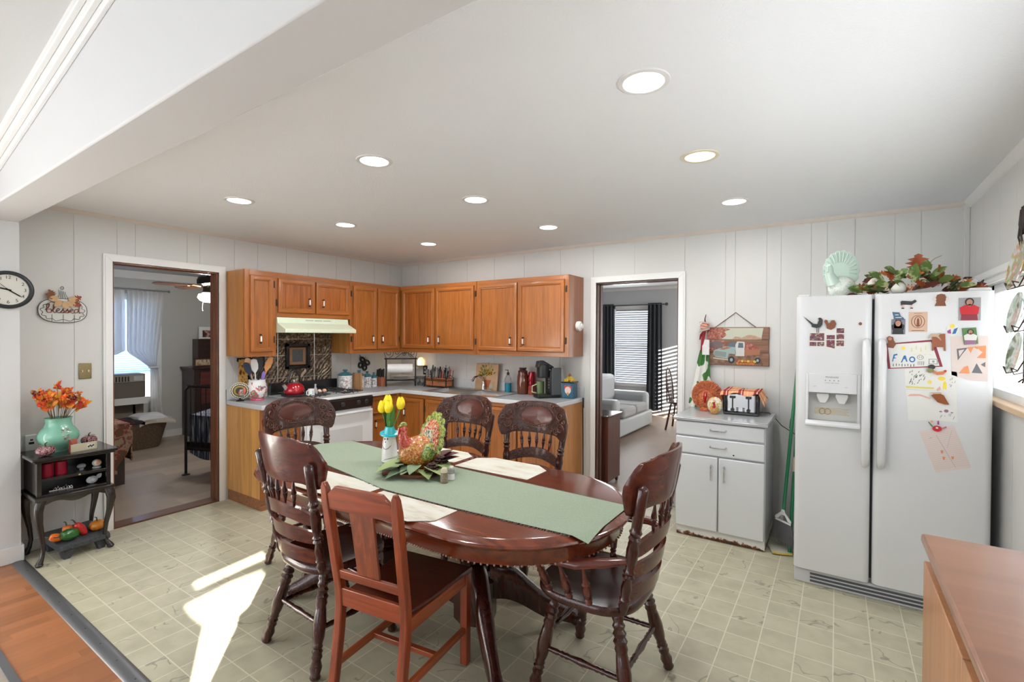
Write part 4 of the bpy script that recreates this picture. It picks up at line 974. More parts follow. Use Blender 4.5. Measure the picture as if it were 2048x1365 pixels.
# fly swatter handle / thermometer on cabinet end
r = thing('dial_timer', (2.64, -.14, 1.64), 'white dial fixed to the end of the oak wall cabinet', 'dial')
mb = MB(); mb.turn((2.613, -.135, 1.643), (2.655, -.135, 1.643), [(0, .048), (.2, .050), (.7, .050), (.9, .044), (1, .038)], 26); mb.build('case', white_paint, r)
mb = MB(); mb.turn((2.655, -.135, 1.643), (2.672, -.135, 1.643), [(0, .025), (.9, .022), (1, .016)], 20); mb.build('knob', white_paint, r)
r = thing('fly_swatter', (2.64, -.45, .4), 'black handled fly swatter hanging down the end of the counter', 'fly swatter')
mb = MB(); mb.tube([(2.64, -.06, .86), (2.642, -.055, .55), (2.642, -.05, .14)], .006, 8); mb.build('rod', iron, r)
mb = MB(); mb.tube([(2.645, -.06, .93), (2.645, -.06, .83)], .009, 8); mb.build('grip', black_matte, r)
mb = MB(); mb.tube([(2.645, -.06, .93), (2.642, -.085, .96), (2.642, -.085, .995), (2.642, -.06, 1.0), (2.644, -.058, .93)], .002, 6); mb.build('hook', steel, r)
# ================================================================ TABLE
r = thing('dining_table', (2.82, -2.485, 0), 'oval reddish mahogany pedestal dining table with beaded edge', 'table')
TC = (2.205, 3.44); TR = .555; TY = -2.485
def race(rad, n=28):
    p = [(TC[1]+rad*math.cos(t), TY+rad*math.sin(t)) for t in [-PI/2+PI*i/n for i in range(n+1)]]
    return p+[(TC[0]+rad*math.cos(t), TY+rad*math.sin(t)) for t in [PI/2+PI*i/n for i in range(n+1)]]
def race_loft(mb, prof, cap=True):
    rows = [[mb.bm.verts.new((x, y, z)) for x, y in race(rd)] for rd, z in prof]
    for A, B in zip(rows, rows[1:]):
        for i in range(len(A)): mb.bm.faces.new((A[i], A[(i+1) % len(A)], B[(i+1) % len(A)], B[i]))
    if cap: mb.bm.faces.new(rows[0][::-1]); mb.bm.faces.new(rows[-1])
mb = MB(); race_loft(mb, [(TR-.055, .722), (TR-.02, .724), (TR-.006, .732), (TR, .742), (TR-.004, .750), (TR-.012, .754), (TR-.02, .755), (TR-.03, .762), (TR-.05, .7645)]); mb.build('tabletop', table_wood, r, smooth=30)
mb = MB(); race_loft(mb, [(TR-.075, .655), (TR-.05, .655), (TR-.044, .66), (TR-.04, .70), (TR-.03, .722)]); mb.build('apron', table_wood, r, smooth=30)
mb = MB(); pts = race(TR-.044, 60); n = 0
per = []
for i in range(len(pts)):
    a, b = Vector(pts[i]+(0,)), Vector(pts[(i+1) % len(pts)]+(0,)); k = max(1, int((b-a).length/.0145)); per += [a.lerp(b, j/k) for j in range(k)]
for p in per: mb.ball((p.x, p.y, .657), (.0050, .0050, .005), 6, 4)
mb.build('rope_beading', mat('beading_brown', (.26, .11, .06), .35, coat=.4), r)
def claw_leg(mb, c, ang, ln=.46, z0=.27):
    d = Vector((math.cos(ang), math.sin(ang), 0)); s = Vector((-d.y, d.x, 0)); K = 16; rows = []
    for i in range(K+1):
        t = i/K; x = .07+ln*t; z = z0*(1-t)**1.15*.88+.055+.05*math.sin(PI*min(1, t*1.6))*(1-t); h = .070*(1-t)+.034; w = .052*(1-t)+.038+.016*max(0, t-.8)*5
        rows.append([mb.bm.verts.new(Vector(c)+d*x+s*(w*a)+Vector((0, 0, z+h*b))) for a, b in ((-.5, -1), (.5, -1), (.62, 0), (.45, .85), (0, 1.05), (-.45, .85), (-.62, 0))])
    for A, B in zip(rows, rows[1:]):
        for i in range(7): mb.bm.faces.new((A[i], A[(i+1) % 7], B[(i+1) % 7], B[i]))
    mb.bm.faces.new(rows[0]); mb.bm.faces.new(rows[-1][::-1])
    e = Vector(c)+d*(.07+ln)
    mb.ball(e+d*.01+Vector((0, 0, .03)), (.036, .036, .03), 12, 8)
    for k in (-1, 0, 1):
        dd = (d+s*.6*k).normalized(); mb.tube([e-d*.03+s*.014*k+Vector((0, 0, .062)), e+dd*.03+Vector((0, 0, .058)), e+dd*.052+Vector((0, 0, .030)), e+dd*.05+Vector((0, 0, .004))], [.014, .015, .012, .006], 8)
for px in (2.50, 3.19):
    mb = MB(); z = [(.655, .10), (.64, .10), (.62, .085), (.60, .078)]
    mb.lathe(px, TY, [(.30, .088), (.32, .095), (.335, .088), (.345, .075)], 16)
    n = 20; rows = []
    for z_, rr in ((.34, .074), (.40, .086), (.55, .080), (.605, .074)):
        rows.append([mb.bm.verts.new((px+rr*(1-.09*(k % 2))*math.cos(2*PI*k/(2*n)), TY+rr*(1-.09*(k % 2))*math.sin(2*PI*k/(2*n)), z_)) for k in range(2*n)])
    for A, B in zip(rows, rows[1:]):
        for i in range(2*n): mb.bm.faces.new((A[i], A[(i+1) % (2*n)], B[(i+1) % (2*n)], B[i]))
    mb.lathe(px, TY, [(.60, .078), (.615, .088), (.63, .084), (.655, .12)], 20)
    mb.lathe(px, TY, [(.085, .105), (.09, .112), (.29, .112), (.302, .10)], 8)
    col = mb.build('pedestal', mahog, r, smooth=30)
    for k, a in enumerate((PI/4, -PI/4) if px > 3 else (3*PI/4, -3*PI/4)):
        mb = MB(); claw_leg(mb, (px, TY, 0), a*(.92 if px > 3 else 1.02)); mb.build('leg', mahog, r, smooth=60)
mb = MB(); mb.prism([(2.60, .11), (2.60, .24), (2.72, .19), (2.845, .17), (2.97, .19), (3.09, .24), (3.09, .11), (2.97, .13), (2.72, .13)], lambda u, v, d: (u, TY-.02+.04*d, v), 1); mb.build('stretcher', mahog, r, bev=.004)

# ================================================================ PRESSED-BACK CHAIRS
LEGP = [(0, .013), (.03, .017), (.07, .020), (.10, .0165), (.13, .021), (.16, .017), (.19, .022), (.22, .018), (.25, .023), (.28, .019), (.31, .0215), (.34, .0185), (.37, .020), (.50, .0235), (.62, .021), (.68, .0165), (.70, .019), (.72, .016), (.74, .020), (.765, .017), (.79, .020), (.82, .016), (.88, .0215), (.94, .017), (.965, .020), (.985, .017), (1, .012)]
LEGP = [(t, .0225+(r-.0185)*1.55) for t, r in LEGP]; LEGP[0] = (0, .015); LEGP[-1] = (1, .013)
STRP = [(0, .008), (.08, .010), (.18, .012), (.22, .009), (.25, .013), (.28, .010), (.31, .013), (.35, .010), (.5, .0155), (.65, .010), (.69, .013), (.72, .010), (.75, .013), (.78, .009), (.82, .012), (.92, .010), (1, .008)]
SPP = [(0, .004), (.2, .007), (.45, .013), (.49, .009), (.53, .013), (.75, .008), (1, .004)]
POSTP = [(0, .015), (.06, .020), (.09, .016), (.11, .021), (.13, .017), (.20, .0205), (.27, .016), (.29, .022), (.31, .017), (.33, .022), (.35, .0165), (.42, .021), (.50, .0225), (.57, .017), (.59, .0225), (.61, .0175), (.64, .023), (.66, .018), (.70, .019), (.85, .021), (.97, .021), (.985, .016), (1, .001)]
POSTP = [(t, r if t > .97 else .021+(r-.0195)*1.35) for t, r in POSTP]
ARMP = [(0, .011), (.06, .016), (.1, .012), (.14, .017), (.18, .0125), (.22, .017), (.42, .0185), (.5, .014), (.55, .018), (.6, .013), (.72, .010), (.85, .008), (1, .007)]
def back_y(z): return -.175-.092*max(0, (z-.46))/.52
def pressed_chair(label, arms=False):
    g = 'pressed-back dining chairs'
    r = thing('dining_chair', (0, 0, 0), label, 'chair', g)
    W = 1.12 if arms else 1.0; cu = .040
    WB = 1.0; sd_ = .242 if arms else .218
    # seat: rounded saddle
    def out(t):
        a = 2*PI*t; ca, sa = math.cos(a), math.sin(a); e = .62
        x = .222*W*abs(ca)**e*(1 if ca > 0 else -1); y = (sd_ if sa > 0 else .218)*abs(sa)**e*(1 if sa > 0 else -1); return x*(1-.06*(sa < 0)*abs(sa)), y
    mb = MB(); rows = []
    for sc_, z in ((.90, .435), (.985, .438), (1.0, .448), (1.0, .466), (.97, .474), (.90, .470), (.6, .462), (.25, .460)):
        rows.append([mb.bm.verts.new((out(i/40)[0]*sc_, out(i/40)[1]*sc_, z)) for i in range(40)])
    for A, B in zip(rows, rows[1:]):
        for i in range(40): mb.bm.faces.new((A[i], A[(i+1) % 40], B[(i+1) % 40], B[i]))
    mb.bm.faces.new(rows[0][::-1]); mb.bm.faces.new(rows[-1]); mb.build('seat', mahog, r, smooth=50)
    ft = {}
    for sx in (-1, 1):
        for sy, tx, ty, fx, fy in ((1, .145, .135, .205, .215), (-1, .135, -.135, .225, -.235)):
            mb = MB(); a, b = (sx*tx*W, ty, .438), (sx*fx*W, fy, .002); mb.turn(a, b, LEGP, 14); mb.build('leg', mahog, r, smooth=50); ft[sx, sy] = (Vector(a), Vector(b))
    for sx in (-1, 1):
        mb = MB(); p, q = ft[sx, 1], ft[sx, -1]; mb.turn(p[0].lerp(p[1], .55), q[0].lerp(q[1], .55), STRP, 12); mb.build('stretcher', mahog, r, smooth=50)
    for sy, tt in ((1, .42), (-1, .50)):
        mb = MB(); p, q = ft[-1, sy], ft[1, sy]; mb.turn(p[0].lerp(p[1], tt), q[0].lerp(q[1], tt), STRP, 12); mb.build('stretcher', mahog, r, smooth=50)
    for sx in (-1, 1):
        mb = MB(); mb.turn((sx*.183*(W+1)/2, back_y(.46), .458), (sx*.226, back_y(.985)+.002, .985), POSTP, 14); mb.build('back_post', mahog, r, smooth=50)
    def rail(name, z0, z1, hw, arch, carve, th=.016, wob=0, yo=0, cv=.035, carved_back=None, ytop=0):
        """curved board; fn u,v,w"""
        hw *= WB*(1.05 if arms else 1)
        def f(u, v, w):
            x = (u*2-1)*hw; k = u*2-1
            zt = z1+arch*(1-k*k)-wob*(abs(k) > .72)*(abs(k)-.72)*1.2; zb = z0+arch*(1-k*k)+wob*(abs(k) > .72)*(abs(k)-.72)
            z = zb+(zt-zb)*v; return Vector((x, back_y(z)+yo+.060*k*k-.052+(w-.5)*th, z))
        mb = MB(); mb.slab(f, 24, 4, 1)
        mb.bm.normal_update()
        o = mb.build(name, [mahog_x, mahog_carved], r, smooth=50)
        if carve:
            for p in o.data.polygons:
                if p.normal.y > .75 and abs((p.center.x)/hw) < .86: p.material_index = 1
        return o
    rail('lower_rail', .492, .556, .200, .012, False, wob=.02, cv=.045)
    rail('lower_rail', .590, .655, .207, .014, False, wob=.02, cv=.045)
    rail('middle_rail', .668, .736, .212, .046, True, wob=.04, cv=.045, th=.018)
    # crest
    HW = .264
    def top(k): k = abs(k); return 1.094-.020*k*k-.014*(1/(1+math.exp(-(k-.62)*26)))-(.075*((k-.80)/.20)**2.2 if k > .80 else 0)
    def bot(k): k = abs(k); return .882-.010*(1/(1+math.exp(-(k-.66)*22)))-.016*max(0, math.sin((k-.66)/.34*PI*.8))*(k > .66)+(.075*((k-.86)/.14)**2.6 if k > .86 else 0)
    def cf(u, v, w):
        k = u*2-1; z = bot(k)+(top(k)-bot(k))*v; ed = 1-abs(v*2-1)**6*.5
        return Vector((k*HW, back_y(z)-.045+.10*k*k+(w-.5)*.022*ed, z))
    mb = MB(); mb.slab(cf, 44, 10, 1); o = mb.build('crest_rail', [mahog_x, mahog_carved], r, smooth=60)
    for p in o.data.polygons:
        if p.normal.y > .55: p.material_index = 1
    def front(x, z, off=0):
        k = x/HW; return Vector((x, back_y(z)-.045+.10*k*k+.011+off, z))
    mb = MB(); ce = (0, .995)
    mb.slab(lambda u, v, w: front(ce[0]+.118*math.sqrt(v)*math.cos(2*PI*u)*1.0, ce[1]+.058*math.sqrt(v)*math.sin(2*PI*u), .001+.004*w*(1-v**3)), 30, 4, 1)
    mb.build('oval_panel', mahog_smooth, o, smooth=60)
    mb = MB()
    for i in range(44):
        a = 2*PI*i/44; mb.ball(front(.127*math.cos(a), ce[1]+.066*math.sin(a), .002), (.0048, .004, .0048), 6, 4)
    mb.tube([front(.137*math.cos(2*PI*i/36), ce[1]+.076*math.sin(2*PI*i/36), .001) for i in range(36)], .003, 6, closed=True)
    for sx in (-1, 1):
        for (px, pz, rr, tn, t0) in ((.225, .955, .018, 1.0, 1), (.18, .965, .016, 1.1, 5), (.175, .905, .014, 1.1, 3), (.12, .905, .012, 1, 2), (.115, 1.068, .012, 1, 2), (.205, .935, .032, 1.6, 0), (.195, 1.01, .028, 1.4, 2), (.155, 1.055, .018, 1.2, 1), (.235, .985, .016, 1.1, 3), (.155, .915, .018, 1.2, 4)):
            mb.tube([front(sx*(px+q[0]), pz+q[1], .0025) for q in spiral((0, 0), rr*1.1, tn, 1, 16, t0)], .0045, 6)
    for a in range(7):
        t = PI*(a+.5)/7; mb.tube([front(.004*math.cos(t), ce[1]-.058, .003), front(.026*math.cos(t), ce[1]-.055+.030*math.sin(t), .003)], [.003, .0055], 6)
    mb.build('carving', mat('carving_highlight_brown', (.105, .036, .022), .28, coat=.4), o, smooth=60)  # lighter brown puts the highlights on carved ridges into the colour
    for i in range(5):
        x = (i-2)*.055; zt = .888; zb = .776-.046*(x/.21)**2; yv = lambda x, z: back_y(z)+.075*((x/.24)**2)-.05
        mb = MB(); mb.turn((x*.92, yv(x, zb), zb), (x*1.08, yv(x, zt)+.008, zt), SPP, 10); mb.build('spindle', mahog, r, smooth=50)
    if arms:
        for sx in (-1, 1):
            p0 = Vector((sx*.205, back_y(.675)-.0, .675)); rows = []
            path = [p0, Vector((sx*.232*W, -.13, .668)), Vector((sx*.262*W, -.02, .650)), Vector((sx*.280*W, .10, .652)), Vector((sx*.282*W, .20, .672)), Vector((sx*.270*W, .26, .674)), Vector((sx*.262*W, .285, .655))]
            mb = MB(); mb.tube(path, [.014, .021, .026, .028, .029, .026, .014], 12, flat=.6); mb.build('arm', cherry_arm, r, smooth=60)
            for (y, x0, x1, zt) in ((.17, .195, .275, .655), (.055, .205, .270, .640), (-.045, .207, .256, .640)):
                mb = MB(); mb.turn((sx*x0*W, y*.86-.01, .466), (sx*x1*W, y, zt), ARMP, 12); mb.build('arm_spindle', cherry_arm, r, smooth=50)
    return r
mahog_x = wood('mahogany_rail', (.085, .017, .010), 'x', .24, .35, .6, .7, .0, .5)
cherry_arm = wood('mahogany_red_arm', (.10, .02, .012), 'y', .2, .6, .6, .7, .0, .5)
ch = pressed_chair('pressed-back chair on the near left side of the table, seen from behind')
move(ch, (2.615, -2.925, 0), -.06)
dup(ch, (1.82, -2.475, 0), -PI/2-.06, 'pressed-back chair at the far left end of the table, in front of the stove')
dup(ch, (2.445, -1.90, 0), PI-.02, 'left of the two pressed-back chairs facing us before the sink cabinets')
dup(ch, (3.045, -1.90, 0), PI+.03, 'right of the two pressed-back chairs facing us before the sink cabinets')
ac = pressed_chair('mahogany pressed-back armchair with turned spindles at the right end of the table', True)
move(ac, (3.875, -2.45, 0), PI/2)
# simple red-brown chair
r = thing('dining_chair', (0, 0, 0), 'plain reddish splat-back chair on the near side of the table', 'chair')
def py(z): return -.22-(.08*(z-.45)/.5 if z > .45 else -.0)-(.06*((.45-z)/.45)**1.5 if z < .45 else 0)
for sx in (-1, 1):
    mb = MB(); zs = [.001, .1, .2, .3, .4, .48, .6, .75, .87, .925, .942, .947]; rows = []
    for z in zs:
        w = .019 if z < .92 else (.017 if z < .94 else .008); dd = .017 if z < .92 else .012; cx = sx*(.172+.012*max(0, z-.45)/.5); y = py(z)
        rows.append([mb.bm.verts.new((cx+w*a, y+dd*b, z)) for a, b in ((-1, -1), (1, -1), (1, 1), (-1, 1))])
    for A, B in zip(rows, rows[1:]):
        for i in range(4): mb.bm.faces.new((A[i], A[(i+1) % 4], B[(i+1) % 4], B[i]))
    mb.bm.faces.new(rows[0][::-1]); mb.bm.faces.new(rows[-1]); mb.build('back_post', cherry, r, bev=.005)
    mb = MB(); mb.box(sx*.178-.019, sx*.178+.019, .19, .228, 0, .43); mb.build('leg', cherry, r, bev=.004)
    mb = MB(); mb.box(sx*.178-.010, sx*.178+.010, -.215, .20, .375, .43); mb.build('side_rail', wood('cherry_y', (.33, .075, .02), 'y', .3, .5, .5, .8, 0, .5), r, bev=.003)
    mb = MB(); mb.box(sx*.178-.010, sx*.178+.010, -.245, .20, .150, .180); mb.build('stretcher', wood('cherry_y', (.33, .075, .02)), r, bev=.003)
mb = MB(); mb.box(-.17, .17, -.03, -.005, .155, .178); mb.build('stretcher', cherry_x, r, bev=.003)
def crail(name, prof, th=.018):
    mb = MB(); mb.prism(prof, lambda u, v, d: (u, py(v)-.012+th*d, v), 1); mb.build(name, cherry_x, r, bev=.003)
crail('top_rail', [(-.165, .835), (.165, .835), (.165, .900), (.12, .938), (-.12, .938), (-.165, .900)], .02)
crail('lower_rail', [(-.155, .53), (.155, .53), (.155, .568), (-.155, .568)])
crail('seat_back_rail', [(-.155, .41), (.155, .41), (.155, .487), (-.155, .487)])
mb = MB(); mb.prism([(-.058, .56), (.058, .56), (.062, .84), (-.062, .84)], lambda u, v, d: (u, py(v)-.006+.010*d, v), 1); mb.build('splat', wood('cherry_worn', (.20, .045, .016), 'z', .4, .3, 1.2, .5, .15, .3), r, bev=.002)
mb = MB(); mb.prism([(-.20, .235), (.20, .235), (.175, -.205), (-.175, -.205)], lambda u, v, d: (u, v, .43+.022*d), 1); mb.build('seat', wood('dark_seat', (.085, .018, .009), 'x', .3, .5), r, bev=.006)
mb = MB(); mb.box(-.17, .17, .205, .222, .37, .43); mb.build('front_rail', cherry_x, r, bev=.003)
move(r, (3.15, -2.93, 0), .13)

# ================================================================ ON THE TABLE
TZ = .7647
mats = mat('cream_placemat', (.72, .69, .60), .7)
base(mats, ramp(mats, noise(mats, coords(mats, (3, 9, 1)), 1.6, 3), [(.42, (.60, .60, .54)), (.56, (.56, .54, .46)), (.72, (.42, .36, .27))]))
def placemat(pts, label, rzp=0):
    mb = MB(); mb.prism(pts, lambda u, v, d: (u, v, TZ+.0006+.0022*d), 1)
    mb.build('placemat', mats, bev=.001, label=label, cat='placemat', group='cream placemats on the table')
def octo(x0, x1, y0, y1, c, near=True):
    return [(x0, y1), (x0, y0+c), (x0+c*1.3, y0), (x1-c*1.3, y0), (x1, y0+c), (x1, y1)] if near else [(x1, y0), (x1, y1-c), (x1-c*1.3, y1), (x0+c*1.3, y1), (x0, y1-c), (x0, y0)]
placemat(octo(2.31, 2.82, -3.02, -2.755, .07), 'cream placemat between the near left chair and the runner')
placemat(octo(2.865, 3.345, -3.03, -2.815, .07), 'largest looking cream placemat on the near side, behind the plain reddish chair')
placemat(octo(2.27, 2.80, -2.205, -1.955, .07, False), 'cream placemat on the far side beside the turkey centrepiece leaves')
placemat(octo(2.845, 3.355, -2.25, -1.965, .07, False), 'cream placemat on the far side in front of the right-hand facing chair')
sage = speck('sage_green_cloth', [(.22, .27, .20), (.255, .31, .23), (.29, .345, .26)], 300, .85, 2, bmp=.15)
farE = [(1.60, -2.16), (1.75, -2.165), (1.85, -2.178), (2.13, -2.21), (2.5, -2.245), (2.91, -2.285), (3.38, -2.305), (3.957, -2.327)]
nearE = [(1.60, -2.60), (1.75, -2.61), (2.1, -2.66), (2.49, -2.731), (2.84, -2.80), (3.3, -2.800), (3.62, -2.785), (3.957, -2.766)]
def lerpE(E, x):
    for (a, b), (c, d) in zip(E, E[1:]):
        if x <= c: return b+(d-b)*(x-a)/(c-a)
    return E[-1][1]
def tzone(x): return 0 if x > 1.70 else (1.70-x)
r = thing('table_runner', (2.8, -2.5, TZ), 'sage green fringed cloth runner laid lengthwise along the table', 'table runner')
mb = MB()
def rf(u, v, w):
    x = 1.62+(3.957-1.62)*u; y = lerpE(nearE, x)+(lerpE(farE, x)-lerpE(nearE, x))*v
    dx = max(0, TC[0]-x, x-TC[1]); edge = dx*dx+(y-TY)**2 > (TR-.012)**2 if dx > 0 else False
    rr = math.sqrt(dx*dx+(y-TY)**2)-(TR-.02) if dx > 0 else 0
    z = TZ+.0030-(max(0, rr)*1.15 if x < 2.5 else max(0, rr)*.35)
    return Vector((x, y, z+.0012*w))
mb.slab(rf, 70, 20, 1); mb.build('cloth', sage, r, smooth=60)
mb = MB(); fr_m = mat('fringe_grey_green', (.11, .13, .11), .9)
for E, sg in ((nearE, -1), (farE, 1)):
    for i in range(430):
        x = 1.76+(3.95-1.76)*(i+random.random())/430; y = lerpE(E, x); a = random.uniform(-.6, .6); ln = random.uniform(.006, .017)
        dx = max(0, TC[0]-x, x-TC[1]); 
        if dx > 0 and dx*dx+(y-TY)**2 > (TR-.03)**2: continue
        mb.tube([(x, y-sg*.004, TZ+.0036), (x+ln*math.sin(a)*.6, y+sg*ln*.6, TZ+.0034), (x+ln*math.sin(a), y+sg*ln, TZ+.0012)], .0009, 4)
mb.build('fringe', fr_m, r, kind='stuff')
TR2 = TZ+.0042
# centrepiece tray with foliage
CX, CY = 2.79, -2.475
r = thing('centerpiece_tray', (CX, CY, TR2), 'round wooden tray with eucalyptus leaves and pine cones under the mosaic turkey', 'centerpiece')
mb = MB(); mb.lathe(CX, CY, [(TR2, .125), (TR2+.003, .135), (TR2+.02, .142), (TR2+.022, .138), (TR2+.010, .12), (TR2+.010, 0)], 36); mb.build('tray', wood('tray_wood', (.24, .09, .05), 'x', .5, .1), r)
gl = [mat('leaf_sage', (.24, .32, .12), .5), mat('leaf_grey_green', (.20, .28, .17), .55), mat('leaf_wine', (.11, .028, .028), .5), mat('leaf_brown', (.18, .07, .04), .55)]
LV = [(.18, 200, .17, .075, 0), (.16, 222, .15, .07, 0), (.13, 245, .16, .085, 0), (.15, 262, .14, .06, 1), (.12, 278, .10, .06, 1), (.13, 296, .11, .05, 1), (.12, 180, .12, .08, 1), (.14, 158, .12, .06, 0),
      (.10, 215, .10, .09, 1), (.14, 325, .12, .055, 0), (.15, 345, .15, .075, 0), (.17, 5, .13, .07, 0), (.15, 25, .15, .07, 2), (.11, 40, .14, .09, 2), (.12, 60, .12, .06, 2), (.13, 120, .12, .06, 1), (.12, 90, .13, .06, 0), (.08, 190, .17, .05, 1)]
for i, (rad, deg, ln, wd_, ci) in enumerate(LV):
    a = math.radians(deg); st = Vector((CX+.055*math.cos(a), CY+.055*math.sin(a), TR2+.03+.012*(i % 3))); d = Vector((math.cos(a), math.sin(a), .55 if ci == 2 else .28))
    mb = MB(); mb.leaf(st, d, (0, 0, 1), ln*1.22, wd_*1.5, .38 if ci != 2 else .12); mb.tube([st-d*.02, st], .002, 5); mb.build('leaf', gl[ci], r, smooth=80)
def cone(c, R_, nm='pine_cone'):
    mb = MB()
    for k in range(6):
        for j in range(9): a = 2*PI*j/9+k*.35; rr = R_*math.sin(PI*(k+1)/7.5); mb.ball((c[0]+rr*math.cos(a), c[1]+rr*math.sin(a), c[2]+R_*(.9-.34*k)), (R_*.28, R_*.28, R_*.14), 6, 4)
    mb.ball(c, R_*.7, 8, 6); mb.build(nm, mat('pine_cone_brown', (.05, .02, .015), .6), r)
cone((CX+.125, CY-.045, TR2+.045), .035); cone((CX+.11, CY+.04, TR2+.06), .038); cone((CX-.04, CY-.11, TR2+.03), .026)
mb = MB(); mb.tube([(CX-.03, CY-.12, TR2+.03), (CX-.09, CY-.16, TR2+.022), (CX-.12, CY-.175, TR2+.014)], [.012, .010, .013], 8); mb.build('twig', mat('twig_rust', (.17, .05, .03), .6), r)
# mosaic turkey
def mosaic(name, cols, scale=120):
    M = mat(name, cols[0], .22, coat=.6); v = N(M, 'ShaderNodeTexVoronoi'); v.inputs['Scale'].default_value = scale; L(M, coords(M), v.inputs['Vector'])
    w_ = N(M, 'ShaderNodeTexWhiteNoise'); L(M, v.outputs['Position'], w_.inputs['Vector']); n = len(cols)
    base(M, ramp(M, w_.outputs['Value'], [(i/n, c) for i, c in enumerate(cols)])); M.node_tree.nodes['Color Ramp'].color_ramp.interpolation = 'CONSTANT'
    bump(M, v.outputs['Distance'], .7, .004); return M
org = mosaic('mosaic_amber', [(.50, .12, .02), (.40, .17, .02), (.30, .08, .015), (.62, .25, .04), (.55, .35, .12)])
redm = mosaic('mosaic_red', [(.45, .03, .02), (.50, .08, .03), (.32, .02, .02), (.5, .10, .05)])
grnm = mosaic('mosaic_green', [(.17, .26, .04), (.35, .38, .06), (.08, .16, .06), (.38, .42, .12)])
tqm = mosaic('mosaic_white_teal', [(.7, .7, .6), (.05, .2, .17), (.7, .6, .4)])
mixm = mosaic('mosaic_coral', [(.60, .14, .08), (.65, .35, .2), (.45, .06, .04), (.6, .5, .35)])
r = thing('turkey_centerpiece', (CX, CY, TR2+.02), 'glass mosaic turkey in amber, red and green on the table tray', 'turkey decoration')
T = Matrix.Translation((CX-.02, CY, TR2+.01)) @ Matrix.Scale(1.13, 4) @ Matrix.Translation((0, 0, -.785)) @ Matrix.Rotation(1.22, 4, 'Z')   # faces -x
mb = MB(); mb.T = T; mb.ball((0, 0, .878), (.105, .078, .080), 24, 16); mb.lathe(0, 0, [(.785, .045), (.80, .04), (.82, .05)], 18); mb.build('body', org, r, smooth=80)
mb = MB(); mb.T = T; mb.tube([(-.045, 0, .90), (-.078, 0, .935), (-.088, 0, .97), (-.082, 0, 1.0), (-.088, 0, 1.015)], [.05, .033, .022, .021, .017], 14); mb.build('neck', redm, r, smooth=80)
mb = MB(); mb.T = T; mb.ball((-.083, 0, 1.022), (.019, .013, .014)); mb.tube([(-.10, 0, 1.018), (-.115, 0, 1.01)], [.006, .001], 6); mb.build('head', grnm, r)
mb = MB(); mb.T = T; mb.tube([(-.104, 0, 1.01), (-.108, 0, .985), (-.104, 0, .965)], [.005, .008, .004], 8); mb.build('wattle', mat('glass_red', (.4, .01, .01), .1, coat=.8), r)
K = 13; mb = MB(); mb.T = T @ Matrix.Translation((.055, 0, .92)) @ Matrix.Rotation(.30, 4, 'Y')
for lay, (rad, m_, th) in enumerate(((.142, 0, .0), (.105, 1, -.010), (.055, 2, -.020))):
    pts = [(-.02, -.0)]
    for k in range(K*6+1):
        a = PI*(-.08+1.16*k/(K*6)); rr = rad*(1+.13*abs(math.cos(a*K*.55))); pts.append((rr*math.cos(a), rr*math.sin(a)))
    mb.mi = m_; mb.prism(pts, lambda u, v, d, th=th: (th+d*.014, u*.82, v), 1)
mb.build('tail_fan', [grnm, mixm, tqm], r, bev=.002)
for sy in (-1, 1):
    mb = MB(); mb.T = T; mb.ball((.02, sy*.062, .885), (.058, .018, .042), 16, 10, Matrix.Rotation(-.4, 3, 'Y')); mb.ball((.0, sy*.078, .875), (.024, .008, .028), 12, 8); mb.build('wing', [grnm], r, smooth=80)
# ghost vase with tulips
VX, VY = 2.458, -2.412
r = thing('ghost_vase', (VX, VY, TR2), 'white ghost-faced vase with a turquoise hat beside the turkey', 'vase')
mb = MB(); mb.lathe(VX, VY, [(TR2, .046), (TR2+.005, .050), (.83, .046), (.88, .043), (.925, .036), (.945, .030), (.945, .024), (.90, .028)], 28); mb.build('body', ceramic, r)
mb = MB(); mb.T = Matrix.Translation((VX, VY, .94)) @ Matrix.Rotation(.14, 4, 'Y') @ Matrix.Rotation(.1, 4, 'X'); mb.lathe(0, 0, [(0, .034), (-.004, .052), (-.001, .060), (.006, .058), (.008, .040), (.022, .034), (.046, .026), (.048, .020), (.01, .026)], 28); mb.build('hat', mat('turquoise_hat', (.02, .42, .50), .25, coat=.5), r)
vd = (CAMP-Vector((VX, VY, .9))); va = math.atan2(vd.y, vd.x)-.55
def vp(a, z, o=.0012): 
    rr = .044-(z-.86)*.16; return (VX+(rr+o)*math.cos(va+a), VY+(rr+o)*math.sin(va+a), z)
mb = MB()
for a, z in ((-.25, .912), (.22, .914)): mb.ball(vp(a, z), (.004, .004, .007), 8, 6)
mb.ball(vp(-.08, .895), (.003, .003, .004), 8, 6); mb.tube([vp(-.75+1.5*i/12, .875-.022*math.sin(PI*i/12)) for i in range(13)], .0012, 5); mb.build('face', black, r)
tul = mat('yellow_tulip', (.85, .68, .02), .45); stem = mat('tulip_green', (.08, .24, .05), .5)
def tulip(dx, dy, h, label, op=0):
    t = thing('tulip', (VX, VY, .95), label, 'flower', 'yellow tulips in the ghost vase'); b = Vector((VX+dx, VY+dy, h))
    mb = MB(); mb.tube([(VX, VY, .93), (VX+dx*.35, VY+dy*.35, .98), b], .0038, 8); mb.build('stem', stem, t)
    mb = MB()
    for k in range(6):
        a = 2*PI*k/6; rr = .021; K_ = 6
        def pf(u, v, a=a):
            ph = a+(u-.5)*1.35; q = .030*math.sin(PI*(.12+.76*v))**.7*(1.05 if k % 2 else .95)*(1-.25*v); wz = (1-abs(u-.5)*2)**.5
            return Vector((b.x+q*math.cos(ph), b.y+q*math.sin(ph), b.z-.006+.078*v*(.72+.28*wz)))
        mb.grid(pf, 6, 7)
    mb.build('bloom', tul, t, smooth=80); return t
